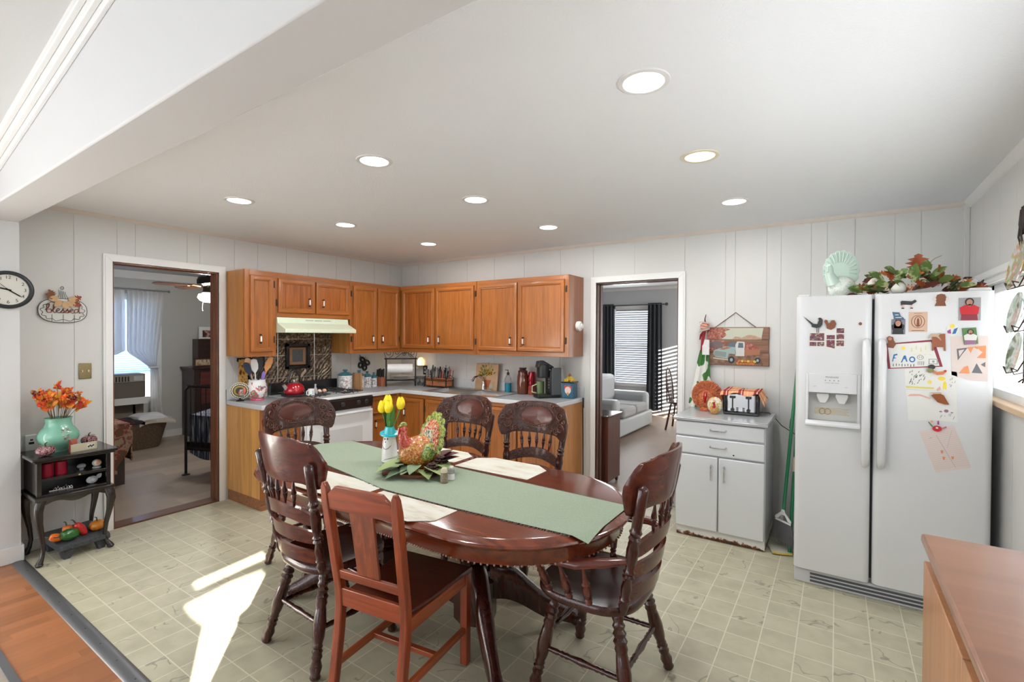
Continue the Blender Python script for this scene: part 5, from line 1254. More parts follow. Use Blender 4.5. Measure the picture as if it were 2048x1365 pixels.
tulip(-.042, -.022, 1.075, 'yellow tulip leaning furthest left in the ghost vase'); tulip(-.025, .008, 1.108, 'tallest yellow tulip at the centre top of the ghost vase'); tulip(.008, -.016, 1.078, 'yellow tulip in the front middle of the ghost vase'); tulip(-.055, .028, 1.092, 'yellow tulip at the back left of the bunch in the ghost vase'); tulip(.055, .038, 1.098, 'yellow tulip standing apart on the right of the ghost vase')
for i, (a, l, tl) in enumerate(((3.6, .15, .35), (5.6, .16, .25), (.2, .17, .3), (2.0, .14, .3), (4.6, .14, .2))):
    d = Vector((math.cos(a)*tl, math.sin(a)*tl, 1)); mb = MB(); mb.leaf((VX+.008*math.cos(a), VY+.008*math.sin(a), .945), d, (-math.cos(a), -math.sin(a), .3), l*1.05, .042, -.15)
    mb.build('tulip_leaf', stem, r, smooth=80)
# salt and pepper
r = thing('salt_shaker', (3.02, -2.485, TR2), 'clear shaker with white salt and metal cap on the green runner', 'shaker')
mb = MB(); mb.lathe(3.022, -2.485, [(TR2, .017), (TR2+.003, .02), (TR2+.035, .018), (TR2+.035, 0)], 16); mb.build('salt', mat('salt_white', (.8, .8, .8), .5), r)
mb = MB(); mb.lathe(3.022, -2.485, [(TR2+.035, .019), (TR2+.05, .017), (TR2+.055, .016)], 16); mb.build('glass', mat('cloudy_glass', (.6, .62, .62), .1, trans=.5), r)
mb = MB(); mb.lathe(3.022, -2.485, [(TR2+.055, .018), (TR2+.066, .018), (TR2+.074, .012), (TR2+.076, 0)], 16); mb.build('cap', mat('dull_tin', (.5, .5, .48), .4, .8), r)
r = thing('pepper_shaker', (3.025, -2.54, TR2), 'shaker with tan pepper and pale cap in front of the salt shaker', 'shaker')
mb = MB(); mb.lathe(3.025, -2.545, [(TR2, .018), (TR2+.003, .021), (TR2+.03, .020), (TR2+.035, .018), (TR2+.05, .019), (TR2+.055, .017)], 16); mb.build('body', speck('tan_pepper', [(.30, .25, .16), (.16, .13, .08), (.4, .35, .25)], 160, .3), r)
mb = MB(); mb.lathe(3.025, -2.545, [(TR2+.055, .019), (TR2+.07, .018), (TR2+.078, .012), (TR2+.08, 0)], 16); mb.build('cap', mat('cream_cap', (.55, .50, .38), .4), r)
# ================================================================ REFRIGERATOR
FX0, FX1, FG, FY, FH = 4.525, 5.432, 4.918, -.93, 1.80
r = thing('refrigerator', ((FX0+FX1)/2, -.5, 0), 'large white side-by-side refrigerator with ice dispenser, covered in pictures and magnets', 'refrigerator')
mb = MB(); mb.box(FX0+.012, FX1-.012, -.845, -.07, .03, 1.785); mb.build('body', fridge_w, r, bev=.006)
mb = MB(); mb.box(FX0+.02, FX1-.02, -.856, -.84, .10, 1.775); mb.build('door_gasket', gap_dark, r)
def fdoor(x0, x1, hole=None):
    mb = MB(); rc = .035; n = 6
    def prof(x):   # slightly crowned front with rounded vertical edges
        e = 0
        for xe, s in ((x0, 1), (x1, -1)):
            q = (x-xe)*s
            if q < rc: e = max(e, rc-math.sqrt(max(0, rc*rc-(rc-q)**2)))
        return FY+e*.9
    xs = [x0+rc*(1-math.cos(PI/2*i/n)) for i in range(n+1)]+[x1-rc*(1-math.cos(PI/2*i/n)) for i in range(n, -1, -1)]
    if hole: xs = sorted(xs+[hole[0], hole[1]]); zs = [.095, hole[2], hole[3], FH]
    else: zs = [.095, FH]
    V = {}
    def v(i, j): 
        if (i, j) not in V: V[i, j] = mb.bm.verts.new((xs[i], prof(xs[i]), zs[j]))
        return V[i, j]
    for i in range(len(xs)-1):
        for j in range(len(zs)-1):
            if hole and xs[i] >= hole[0]-1e-6 and xs[i+1] <= hole[1]+1e-6 and j == 1: continue
            mb.bm.faces.new((v(i, j), v(i+1, j), v(i+1, j+1), v(i, j+1)))
    yb = -.858
    for z, fl in ((.095, 0), (FH, 1)):
        j = 0 if z < 1 else len(zs)-1; loop = [v(i, j) for i in range(len(xs))]+[mb.bm.verts.new((x1, yb, z)), mb.bm.verts.new((x0, yb, z))]
        mb.bm.faces.new(loop if fl else loop[::-1])
    for k, x in ((0, x0), (len(xs)-1, x1)):
        lp = [v(k, j) for j in range(len(zs))]+[mb.bm.verts.new((x, yb, FH)), mb.bm.verts.new((x, yb, .095))]; mb.bm.faces.new(lp)
    return mb.build('door', fridge_w, r, smooth=40)
DH = (4.597, 4.845, 1.03, 1.206)
dl = fdoor(FX0, FG-.006, DH); dr_ = fdoor(FG+.006, FX1)
for d_, x in ((dl, 4.885), (dr_, 4.958)):
    mb = MB(); mb.tube([(x, FY+.012, 1.53), (x, FY-.02, 1.52), (x, FY-.045, 1.48), (x, FY-.05, 1.2), (x, FY-.045, .84), (x, FY-.02, .80), (x, FY+.012, .79)], [.016, .019, .021, .021, .021, .019, .016], 14); mb.build('handle', fridge_w, d_, smooth=70)
mb = MB(); x0, x1, z0, z1 = DH   # dispenser recess and bezel
for b_ in ((x0-.016, x0, z0-.03, 1.324), (x1, x1+.016, z0-.03, 1.324), (x0, x1, z0-.03, z0), (x0, x1, z1, 1.324)): mb.box(b_[0], b_[1], FY-.010, FY+.002, b_[2], b_[3])
mb.prism([(-.010, z0-.03), (-.035, z0-.026), (-.035, z0-.010), (-.010, z0+.008)], lambda u, v, d: (x0-.016+d*(x1-x0+.032), FY+u, v), 1)
bz = mb.build('dispenser_bezel', fridge_w, dl, bev=.004)
mb = MB(); mb.box(x0, x1, FY+.062, FY+.066, z0, z1); mb.box(x0, x1, FY, FY+.064, z0-.004, z0); mb.box(x0, x1, FY, FY+.064, z1, z1+.004); mb.box(x0-.004, x0, FY, FY+.064, z0, z1); mb.box(x1, x1+.004, FY, FY+.064, z0, z1); mb.build('dispenser_recess', mat('recess_plastic', (.55, .55, .53), .4), dl)
mb = MB()
for cx_ in (x0+.075, x0+.172):
    mb.prism([(-.03, .06), (.03, .06), (.034, .045), (.016, .0), (-.016, 0), (-.034, .045)], lambda u, v, d, cx_=cx_: (cx_+u, FY+.02+.03*d, 1.14+v), 1)
mb.build('paddle', mat('paddle_grey', (.62, .62, .61), .35), dl, bev=.003)
mb = MB()
for i in range(5): mb.box(x0+.03, x0+.21-.01*(i % 2), FY+.060, FY+.0615, z0+.038+.009*i, z0+.040+.009*i)
mb.build('label_lines', mat('ochre_print', (.50, .36, .12), .6), dl)
mb = MB()
for k in (0, 1): mb.tube([(x0+.072+.028*k+.016*math.cos(t), FY+.059, z0+.055+.018*math.sin(t)) for t in [2*PI*i/14 for i in range(14)]], .0022, 5, closed=True)
mb.build('label_rings', mat('ochre_print', (.5, .36, .12)), dl)
T = lambda x, z, y: frame((x, y, z), (1, 0, 0), (0, 0, 1))
ink = mat('grey_print', (.12, .12, .13), .5)
text('brand_lettering', 'FRIGIDAIRE', .0135, ink, dl, T(4.718, 1.303, FY-.0105), .0003)
text('option_lettering', 'WATER  CUBE  CRUSH', .007, ink, dl, T(4.718, 1.268, FY-.0105), .0003)
mb = MB()
for i in range(4): mb.prism(ell(.0035, .0025, 8, 4.685+.022*i, 1.283), lambda u, v, d: (u, FY-.0102-.001*d, v), 1)
mb.build('indicator_marks', ink, dl)
text('light_lettering', 'LIGHT', .006, ink, dl, T(4.63, 1.245, FY-.0105), .0003); text('lock_lettering', 'LOCK', .006, ink, dl, T(4.79, 1.245, FY-.0105), .0003)
mb = MB(); mb.box(FX0+.004, FX1-.004, FY+.02, -.85, .0, .085); g_ = mb.build('base_grille', mat('grille_grey', (.58, .59, .61), .4), r, bev=.006)
mb = MB()
for i in range(3): mb.box(FX0+.09, FX1-.03, FY+.0165, FY+.022, .016+.022*i, .028+.022*i)
mb.build('louvre', mat('louvre_dark', (.08, .085, .10), .5), g_)
mb = MB(); mb.box(5.33, 5.42, -.92, -.80, FH-.002, FH+.018); mb.build('hinge_cover', fridge_w, r, bev=.008)
mb = MB(); mb.box(FX0+.01, FX0+.07, -.92, -.82, FH-.002, FH+.012); mb.build('hinge_cover', fridge_w, r, bev=.005)
# things held on the doors
Y0 = FY-.0012
def card(name, label, polys, cat='picture', group=None, th=.0012, y=Y0):
    """polys: list of (material, [(x,z)...], layer)"""
    mb = MB(); ms = []
    for M, p, ly in polys:
        if M not in ms: ms.append(M)
        mb.mi = ms.index(M); mb.prism([(a, b) for a, b in p], lambda u, v, d, ly=ly: (u, y-th*(ly+d), v), 1)
    return mb.build(name, ms, label=label, cat=cat, group=group, smooth=0)
def q(a, b, c, d): return [(a, c), (b, c), (b, d), (a, d)]
C = lambda n, c, ro=.5: mat(n, c, ro)
wp, navy, skin = C('paper_white', (.72, .72, .68)), C('print_navy', (.03, .05, .12)), C('print_skin', (.45, .22, .15))
red, mar, blk2, org2 = C('print_red', (.55, .02, .03)), C('print_maroon', (.25, .03, .05)), C('print_black', (.03, .03, .03)), C('print_orange', (.75, .28, .12))
gry, yel, blu, grn2, brn = C('print_grey', (.33, .33, .34)), C('print_yellow', (.8, .62, .08)), C('print_blue', (.03, .16, .42)), C('print_green', (.10, .22, .08)), C('print_brown', (.20, .065, .03))
photo = speck('busy_photo', [(.03, .04, .10), (.30, .06, .06), (.05, .05, .06), (.5, .38, .3)], 70, .35, 3)
card('photo_collage', 'sheet of small photographs under two bird magnets on the left fridge door', [(wp, [(4.596, 1.577), (4.68, 1.584), (4.685, 1.60), (4.78, 1.608), (4.781, 1.488), (4.727, 1.474), (4.68, 1.484), (4.597, 1.487)], 0),
     (photo, q(4.60, 4.676, 1.525, 1.572), 1), (photo, q(4.60, 4.636, 1.492, 1.518), 1), (photo, q(4.64, 4.676, 1.492, 1.518), 1), (photo, q(4.688, 4.73, 1.535, 1.56), 1), (photo, [(4.688, 1.53), (4.73, 1.53), (4.73, 1.478), (4.688, 1.49)], 1), (photo, q(4.738, 4.776, 1.572, 1.602), 1), (photo, q(4.738, 4.776, 1.535, 1.566), 1), (photo, q(4.738, 4.776, 1.494, 1.528), 1)])
card('bird_magnet', 'black long-tailed bird magnet on the left fridge door', [(blk2, [(4.561, 1.681), (4.566, 1.676), (4.62, 1.63), (4.640, 1.628), (4.648, 1.655), (4.642, 1.66), (4.65, 1.668), (4.66, 1.665), (4.667, 1.655), (4.666, 1.625), (4.655, 1.608), (4.635, 1.604), (4.61, 1.61), (4.61, 1.622)], 3), (blk2, q(4.636, 4.639, 1.575, 1.606), 3), (blk2, q(4.646, 4.649, 1.575, 1.606), 3)], 'magnet', None, .002)
card('bird_magnet', 'brown turkey-shaped magnet beside the black bird on the left fridge door', [(brn, [(4.674, 1.645), (4.682, 1.655), (4.692, 1.65), (4.695, 1.63), (4.705, 1.636), (4.712, 1.65), (4.727, 1.651), (4.737, 1.63), (4.730, 1.605), (4.71, 1.592), (4.69, 1.6), (4.685, 1.622)], 3)], 'magnet', None, .002)
card('magnet', 'tiny dark flower magnet at the upper right of the left fridge door', [(brn, ell(.009, .010, 7, 4.855, 1.628), 2)], 'magnet', None, .002)
card('cow_magnet', 'black and pink cow magnet near the top of the right fridge door', [(blk2, [(5.040, 1.752), (5.046, 1.757), (5.09, 1.753), (5.104, 1.762), (5.112, 1.752), (5.104, 1.744), (5.094, 1.738), (5.09, 1.732), (5.05, 1.735), (5.042, 1.730)], 1), (C('print_pink', (.7, .4, .36)), q(5.046, 5.054, 1.715, 1.737), 1), (C('print_pink', (.7, .4, .36)), q(5.085, 5.092, 1.715, 1.737), 1), (blk2, q(5.044, 5.056, 1.711, 1.717), 2), (blk2, q(5.083, 5.095, 1.711, 1.717), 2)], 'magnet', None, .002)
card('bear_magnet', 'dark brown figure magnet with pale hands at the top of the right fridge door', [(brn, [(5.188, 1.723), (5.196, 1.745), (5.19, 1.76), (5.198, 1.785), (5.215, 1.790), (5.23, 1.785), (5.238, 1.762), (5.23, 1.745), (5.236, 1.722)], 1), (C('print_pale', (.7, .6, .55)), ell(.007, .009, 8, 5.188, 1.760), 2), (C('print_pale', (.7, .6, .55)), ell(.007, .009, 8, 5.24, 1.760), 2)], 'magnet', None, .002)
def person(cx, z0, s, top, hair, low, flip=1):
    o = [(low, [(cx-.30*s, z0), (cx+.30*s, z0), (cx+.26*s, z0+.35*s), (cx-.26*s, z0+.35*s)], 1), (top, [(cx-.30*s, z0+.28*s), (cx+.30*s, z0+.28*s), (cx+.34*s, z0+.6*s), (cx+.16*s, z0+.72*s), (cx-.16*s, z0+.72*s), (cx-.34*s, z0+.6*s)], 2),
         (hair, ell(.16*s, .19*s, 14, cx, z0+.86*s), 2), (skin, ell(.11*s, .15*s, 14, cx, z0+.84*s), 3), (skin, q(cx-.05*s, cx+.05*s, z0+.66*s, z0+.76*s), 3)]
    return o
card('photo', 'photo of a person in a red top against grey, top right of the fridge', [(gry, q(5.287, 5.375, 1.641, 1.764), 0)]+person(5.33, 1.642, .115, red, blk2, mar), 'photo')
card('photo', 'portrait photo of a long-haired person in black on the fridge', [(C('photo_bluegrey', (.20, .20, .26)), q(5.0, 5.063, 1.566, 1.653), 0)]+person(5.03, 1.567, .085, blk2, C('hair_dark', (.05, .025, .02)), blk2)[:3]+[(C('hair_dark', (.05, .025, .02)), q(5.012, 5.048, 1.60, 1.635), 2), (skin, ell(.0125, .017, 14, 5.03, 1.628), 4)], 'photo')
card('magnet', 'blue and white state-shaped magnet above the portrait photo', [(C('print_slate_blue', (.06, .12, .22)), [(5.004, 1.694), (5.035, 1.691), (5.042, 1.67), (5.055, 1.66), (5.06, 1.648), (5.012, 1.65), (5.01, 1.67)], 2), (wp, q(5.016, 5.032, 1.675, 1.679), 3), (wp, q(5.018, 5.045, 1.660, 1.664), 3)], 'magnet', None, .0015)
card('prayer_card', 'tan card with a robed figure in a double oval on the right fridge door', [(C('tan_card', (.58, .40, .29)), q(5.077, 5.159, 1.580, 1.692), 0), (brn, ell(.030, .037, 24, 5.118, 1.638), 1), (C('tan_card', (.58, .40, .29)), ell(.027, .034, 24, 5.118, 1.638), 2), (brn, ell(.017, .030, 18, 5.118, 1.638), 3), (C('tan_card', (.58, .40, .29)), ell(.013, .026, 18, 5.118, 1.638), 4), (brn, [(5.111, 1.612), (5.125, 1.612), (5.123, 1.65), (5.118, 1.66), (5.113, 1.65)], 5), (brn, q(5.09, 5.146, 1.586, 1.589), 1), (brn, q(5.10, 5.136, 1.683, 1.685), 1)], 'card', None, .0006)
card('sticker', 'small yellow, purple and blue child-drawn sticker on the right fridge door', [(wp, ell(.026, .034, 16, 5.263, 1.59), 0), (yel, ell(.011, .011, 10, 5.262, 1.612), 1), (C('print_purple', (.35, .06, .25)), [(5.242, 1.585), (5.256, 1.595), (5.258, 1.57), (5.244, 1.572)], 1), (blu, [(5.262, 1.568), (5.27, 1.595), (5.286, 1.604), (5.276, 1.57)], 1)], 'sticker', None, .0008)
card('red_bordered_artwork', 'child artwork with blue writing in a dark red border on the right fridge door', [(mar, [(4.972, 1.511), (5.174, 1.536), (5.19, 1.53), (5.226, 1.388), (4.987, 1.366)], 0), (wp, [(4.984, 1.506), (5.176, 1.525), (5.212, 1.393), (4.999, 1.372)], 1)]
     + [(blu, p, 2) for p in ([(5.005, 1.41), (5.012, 1.45), (5.028, 1.455), (5.03, 1.447), (5.018, 1.443), (5.016, 1.432), (5.027, 1.431), (5.012, 1.425), (5.01, 1.408)], [(5.045, 1.405), (5.058, 1.445), (5.066, 1.446), (5.075, 1.41), (5.069, 1.41), (5.064, 1.425), (5.057, 1.424), (5.05, 1.404)], ell(.014, .017, 12, 5.095, 1.424))]
     + [(wp, ell(.008, .010, 10, 5.095, 1.424), 3), (blk2, ell(.014, .013, 16, 5.13, 1.437), 2), (wp, ell(.012, .011, 16, 5.13, 1.437), 3), (blk2, ell(.002, .003, 6, 5.126, 1.438), 4), (blk2, ell(.002, .003, 6, 5.135, 1.438), 4)]
     + [(yel, ell(.009, .010, 10, 5.055, 1.488), 2)]+[(C('faint_yellow', (.72, .62, .30)), q(5.09+.02*i, 5.095+.02*i, 1.468+.012*(i % 2), 1.49+.012*(i % 2)), 2) for i in range(4)]+[(C('faint_yellow', (.72, .62, .30)), q(5.10+.022*i, 5.112+.022*i, 1.452, 1.455), 2) for i in range(4)]
     + [(blk2, q(5.01+.013*i, 5.013+.013*i, 1.382+.002*(i % 3), 1.396+.002*(i % 2)), 2) for i in range(8)]+[(blk2, q(5.12+.008*i, 5.122+.008*i, 1.393, 1.415), 2) for i in range(4)]+[(gry, q(5.166, 5.205, 1.40, 1.43), 2), (wp, q(5.17, 5.20, 1.404, 1.426), 3), (gry, ell(.006, .007, 8, 5.186, 1.415), 4)], 'artwork', None, .0006)
card('doll_magnet', 'brown round-headed doll magnet on the corner of the red-bordered artwork', [(brn, [(4.982, 1.49), (5.01, 1.486), (5.022, 1.51), (5.012, 1.53), (5.008, 1.55), (4.99, 1.556), (4.978, 1.545), (4.984, 1.525)], 4), (skin, ell(.009, .010, 10, 4.994, 1.540), 5)], 'magnet', None, .002)
card('bow_magnet', 'rust wooden magnet with a straw bow over the top right of the red-bordered artwork', [(C('rust_wood', (.30, .09, .04)), [(5.178, 1.498), (5.18, 1.565), (5.233, 1.57), (5.236, 1.475), (5.228, 1.475), (5.226, 1.496), (5.188, 1.496), (5.186, 1.475), (5.178, 1.475)], 4), (C('straw_bow', (.50, .36, .24)), [(5.160, 1.54), (5.175, 1.57), (5.192, 1.566), (5.215, 1.574), (5.205, 1.558), (5.218, 1.53), (5.196, 1.552), (5.178, 1.552)], 6)], 'magnet', None, .002)
card('photo', 'photo of a person in white outdoors, second photo from the top right', [(grn2, [(5.301, 1.599), (5.357, 1.604), (5.366, 1.516), (5.311, 1.510)], 4)]+[(a, b, c+4) for a, b, c in person(5.335, 1.513, .078, wp, blk2, C('print_mauve', (.3, .15, .25)))], 'photo')
pk = C('pale_pink_paper', (.70, .60, .56))
card('shape_drawing', 'pale pink sheet with orange and black triangles at the right of the fridge door', [(pk, [(5.257, 1.556), (5.405, 1.559), (5.406, 1.316), (5.336, 1.317), (5.262, 1.345)], 0), (C('pencil_dark', (.15, .15, .16)), [(5.282, 1.487), (5.326, 1.495), (5.305, 1.46), (5.287, 1.425)], 1), (pk, [(5.289, 1.479), (5.313, 1.485), (5.293, 1.445)], 2), (org2, [(5.324, 1.497), (5.350, 1.50), (5.338, 1.465)], 1), (org2, [(5.345, 1.50), (5.398, 1.507), (5.397, 1.44), (5.362, 1.44), (5.385, 1.472)], 1), (pk, [(5.352, 1.47), (5.366, 1.49), (5.382, 1.472), (5.366, 1.45)], 2), (org2, [(5.291, 1.355), (5.312, 1.39), (5.328, 1.398), (5.336, 1.355)], 1), (C('pencil_dark', (.15, .15, .16)), [(5.343, 1.36), (5.362, 1.412), (5.386, 1.358)], 1), (C('pencil_dark', (.15, .15, .16)), [(5.378, 1.405), (5.396, 1.42), (5.396, 1.392)], 1)], 'drawing', None, .0006)
sk = lambda n, x0, x1, z0, z1, M, sd: [(M, [(a, b), (a+.0025, b), (a+.006, b+l), (a+.0035, b+l)], 1) for a, b, l in [(random.Random(sd+i).uniform(x0, x1), random.Random(sd*7+i).uniform(z0, z1), random.Random(sd*3+i).uniform(.005, .016)) for i in range(n)]]
card('drawing', 'child drawing with black scribbles over a yellow ground line on the right fridge door', [(wp, [(5.063, 1.367), (5.188, 1.376), (5.194, 1.254), (5.067, 1.257)], 0), (C('print_yellow_line', (.68, .60, .15)), q(5.07, 5.19, 1.262, 1.272), 1), (yel, ell(.009, .011, 8, 5.172, 1.30), 1)]+sk(26, 5.075, 5.15, 1.28, 1.355, blk2, 3), 'drawing', None, .0006)
card('drawing', 'child drawing with a yellow sun and dress next to the scribbled one', [(wp, [(5.188, 1.374), (5.285, 1.361), (5.286, 1.258), (5.194, 1.254)], 0), (yel, ell(.016, .012, 10, 5.222, 1.322), 1), (yel, [(5.226, 1.265), (5.243, 1.265), (5.243, 1.30), (5.235, 1.31), (5.228, 1.30)], 1), (C('print_pink', (.7, .4, .36)), [(5.20, 1.26), (5.215, 1.28), (5.22, 1.262), (5.205, 1.25)], 1)]+sk(8, 5.25, 5.275, 1.27, 1.33, gry, 11), 'drawing', None, .0006)
card('drawing', 'white sheet with a pink stroke at the lower left of the fridge drawings', [(wp, [(5.069, 1.251), (5.198, 1.252), (5.204, 1.089), (5.082, 1.079)], 0), (C('print_pink', (.7, .4, .36)), [(5.076, 1.215), (5.09, 1.228), (5.13, 1.230), (5.178, 1.212), (5.176, 1.204), (5.13, 1.220), (5.09, 1.216)], 1)], 'drawing', None, .0006)
card('drawing', 'white sheet with small mauve flowers at the lower right of the fridge drawings', [(wp, [(5.198, 1.252), (5.284, 1.258), (5.290, 1.087), (5.204, 1.089)], 0), (C('print_mauve', (.3, .15, .25)), ell(.010, .009, 8, 5.243, 1.145), 1), (C('print_mauve', (.3, .15, .25)), ell(.007, .004, 8, 5.22, 1.14), 1), (C('print_mauve', (.3, .15, .25)), ell(.006, .003, 8, 5.266, 1.138), 1)]+sk(8, 5.21, 5.275, 1.10, 1.12, gry, 21), 'drawing', None, .0006)
card('gourd_magnet', 'magnet cluster of black, green and orange gourds holding the drawings', [(blk2, ell(.016, .014, 12, 5.178, 1.385), 3), (C('gourd_olive', (.22, .22, .08)), ell(.014, .013, 12, 5.172, 1.365), 4), (C('gourd_orange', (.60, .18, .06)), [(5.185, 1.37), (5.20, 1.358), (5.222, 1.362), (5.235, 1.372), (5.238, 1.36), (5.225, 1.345), (5.20, 1.342), (5.188, 1.352)], 5), (red, ell(.006, .006, 8, 5.234, 1.366), 6)], 'magnet', None, .003)
card('leg_magnet', 'glossy brown roast turkey leg magnet in the middle of the fridge drawings', [(C('roast_brown', (.26, .075, .02), .2), [(5.177, 1.228), (5.19, 1.238), (5.215, 1.24), (5.23, 1.232), (5.253, 1.182), (5.235, 1.182), (5.205, 1.192)], 3), (C('straw_bow', (.50, .36, .24)), [(5.166, 1.243), (5.215, 1.248), (5.222, 1.24), (5.19, 1.236)], 4)], 'magnet', None, .004)
card('flower_magnet', 'magnet of a red rose with small flowers at the top of the tilted pink paper', [(red, ell(.020, .017, 12, 5.205, 1.045), 4), (wp, q(5.199, 5.209, 1.045, 1.054), 5), (org2, ell(.006, .006, 8, 5.182, 1.082), 4), (grn2, [(5.166, 1.078), (5.17, 1.08), (5.188, 1.056), (5.182, 1.052)], 4), (C('print_purple', (.35, .06, .25)), [(5.205, 1.068), (5.214, 1.068), (5.212, 1.09), (5.206, 1.088)], 4), (C('print_pink_dark', (.55, .15, .2)), [(5.225, 1.05), (5.242, 1.062), (5.245, 1.055), (5.23, 1.046)], 4)], 'magnet', None, .002)
def lp(u, v): A_, B_, D_ = Vector((5.13, 1.02)), Vector((5.274, 1.07)), Vector((5.203, .798)); p = A_+(B_-A_)*u+(D_-A_)*v; return (p.x, p.y)
card('lined_note', 'pink lined note with a pencil flower drawing, hanging tilted on the fridge', [(pk, [lp(0, 0), lp(1, 0), lp(1, 1), lp(0, 1)], 0)]+[(C('rule_line', (.60, .48, .47)), [lp(0, .06+.045*i), lp(1, .06+.045*i), lp(1, .066+.045*i), lp(0, .066+.045*i)], 1) for i in range(20)]
     + [(org2, [(lp(u, v)[0]+dx*.006, lp(u, v)[1]+dz*.008) for dx, dz in ((-1, 1), (1, 1), (.6, -1), (-.6, -1))], 2) for u, v in ((.40, .55), (.38, .70), (.62, .72))]+[(gry, [lp(.42, .15), lp(.43, .15), lp(.60, .95), lp(.59, .95)], 2), (gry, [lp(.9, .1), lp(.905, .1), lp(.58, .48), lp(.575, .48)], 2), (gry, [lp(.2, .2), lp(.28, .18), lp(.28, .19), lp(.2, .21)], 2)], 'note', None, .0005)
# on top of the fridge
glassg = mat('pale_green_glass', (.56, .70, .62), .1, trans=.12, coat=.5, ior=1.3)
r = thing('glass_turkey', (4.75, -.70, FH), 'pale green glass turkey dish on top of the refrigerator', 'turkey decoration')
X, Y, Z = 4.752, -.71, 1.787
mb = MB(); n = 22; pts = [(.03, .05)]
for k in range(n*4+1): a = PI*(-.12+1.24*k/(n*4)); rr = .092+.008*abs(math.cos(a*n/2.5)); pts.append((rr*math.cos(a)*1.0, .185+rr*1.38*math.sin(a)))
pts.append((-.03, .05))
mb.prism(pts, lambda u, v, d: (X+.005+u, Y+.02+d*.02, Z+v), 1)
for k in range(15):
    a = PI*(-.05+1.1*k/14); mb.tube([(X+.05*math.cos(a), Y+.018, Z+.185+.06*math.sin(a)), (X+.09*math.cos(a), Y+.016, Z+.185+.125*math.sin(a))], [.003, .006], 6)
mb.build('tail_fan', glassg, r, bev=.003)
mb = MB(); mb.ball((X+.01, Y-.035, Z+.075), (.075, .06, .075), 20, 12); mb.lathe(X+.01, Y-.035, [(Z, .055), (Z+.012, .05), (Z+.02, .03), (Z+.04, .05)], 20); mb.build('body', speck('frosted_feather_glass', [(.60, .68, .60), (.78, .82, .76), (.5, .56, .46)], 55, .12, 3, bmp=.6, coat=.5), r, smooth=80)
mb = MB(); mb.tube([(X-.03, Y-.06, Z+.10), (X-.055, Y-.075, Z+.16), (X-.055, Y-.08, Z+.20), (X-.062, Y-.09, Z+.215)], [.04, .026, .02, .016], 12); mb.tube([(X-.062, Y-.095, Z+.21), (X-.065, Y-.105, Z+.17)], [.008, .006], 6); mb.build('neck', glassg, r)
r = thing('autumn_garland', (5.12, -.72, FH), 'autumn leaf arrangement with white pumpkins lying on top of the refrigerator', 'garland')
lv = [mat('garland_green', (.11, .17, .04), .5), mat('garland_rust', (.32, .07, .02), .5), mat('garland_orange', (.60, .17, .02), .5), mat('garland_maroon', (.12, .03, .02), .5), speck('variegated_leaf', [(.10, .17, .04), (.10, .17, .04), (.42, .46, .22)], 22, .5, 2, lo=.4, hi=.62)]
rg = random.Random(4); cnt = 0
for k in range(105):
    t = k/104; x = 4.86+.50*t; hz = 1.80+(.16*math.sin(PI*min(1, t*.95+.06))**.8)*rg.uniform(.25, 1); y = -.72+rg.uniform(-.10, .10)
    a = rg.uniform(0, 2*PI); d = Vector((math.cos(a)+(-.8 if t < .3 else .8 if t > .7 else 0), -.6-.4*rg.random(), rg.uniform(-.1, .8))); ci = rg.choice((0, 4, 4, 1, 2, 1, 3, 4))
    d.z = max(d.z, (1.805-hz)/.07); mb = MB(); mb.leaf((x, y, max(1.80, hz-.02)), d, (0, -.8, .6), rg.uniform(.07, .11), rg.uniform(.045, .065), .02, lobes=ci in (1, 2)); mb.build('leaf', lv[ci], r, smooth=80)
mb = MB(); mb.leaf((5.13, -.74, 1.93), (.05, 0, 1), (0, -1, .1), .115, .10, -.1, lobes=1); mb.build('leaf', lv[1], r, smooth=80)
mb = MB(); mb.tube([(5.17, -.74, 1.97), (5.21, -.74, 2.01), (5.24, -.74, 2.025)], .002, 5); mb.build('stem', mat('stem_tan', (.35, .22, .15), .6), r)
def pumpkin_mesh(c, rx, rz, lobes=9, depth=.12, seg=36, rings=12, R=None, ry=None):
    mb = MB(); ry = ry or rx; rows = []
    def P(i, k):
        th = PI*i/rings; ph = 2*PI*k/seg; g = 1-depth*(abs(math.cos(ph*lobes/2))**.7 if False else (1-abs(math.sin(ph*lobes/2))**.6))*math.sin(th)
        dip = 1-.25*math.exp(-(th/.45)**2)
        v = Vector((rx*math.sin(th)*math.cos(ph)*g, ry*math.sin(th)*math.sin(ph)*g, rz*math.cos(th)*dip)); return Vector(c)+(R @ v if R else v)
    for i in range(rings+1): rows.append([mb.bm.verts.new(P(i, 0))] if i in (0, rings) else [mb.bm.verts.new(P(i, k)) for k in range(seg)])
    for A, B in zip(rows, rows[1:]):
        for k in range(seg):
            k2 = (k+1) % seg
            if len(A) == 1: mb.bm.faces.new((A[0], B[k], B[k2]))
            elif len(B) == 1: mb.bm.faces.new((A[k2], A[k], B[0]))
            else: mb.bm.faces.new((A[k2], A[k], B[k], B[k2]))
    return mb
wpk = mat('white_pumpkin', (.66, .66, .60), .5)
for c, s_ in (((4.925, -.74, 1.872), .045), ((5.04, -.80, 1.838), .04)):
    pumpkin_mesh(c, s_, s_*.9, 8, .1, R=Matrix.Rotation(-.9, 3, 'Y')).build('white_pumpkin', wpk, r, smooth=80)
    mb = MB(); mb.tube([(c[0]-s_*.7, c[1], c[2]+s_*.5), (c[0]-s_*1.05, c[1], c[2]+s_*.75)], [.006, .009], 6); mb.build('pumpkin_stem', black_matte, r)
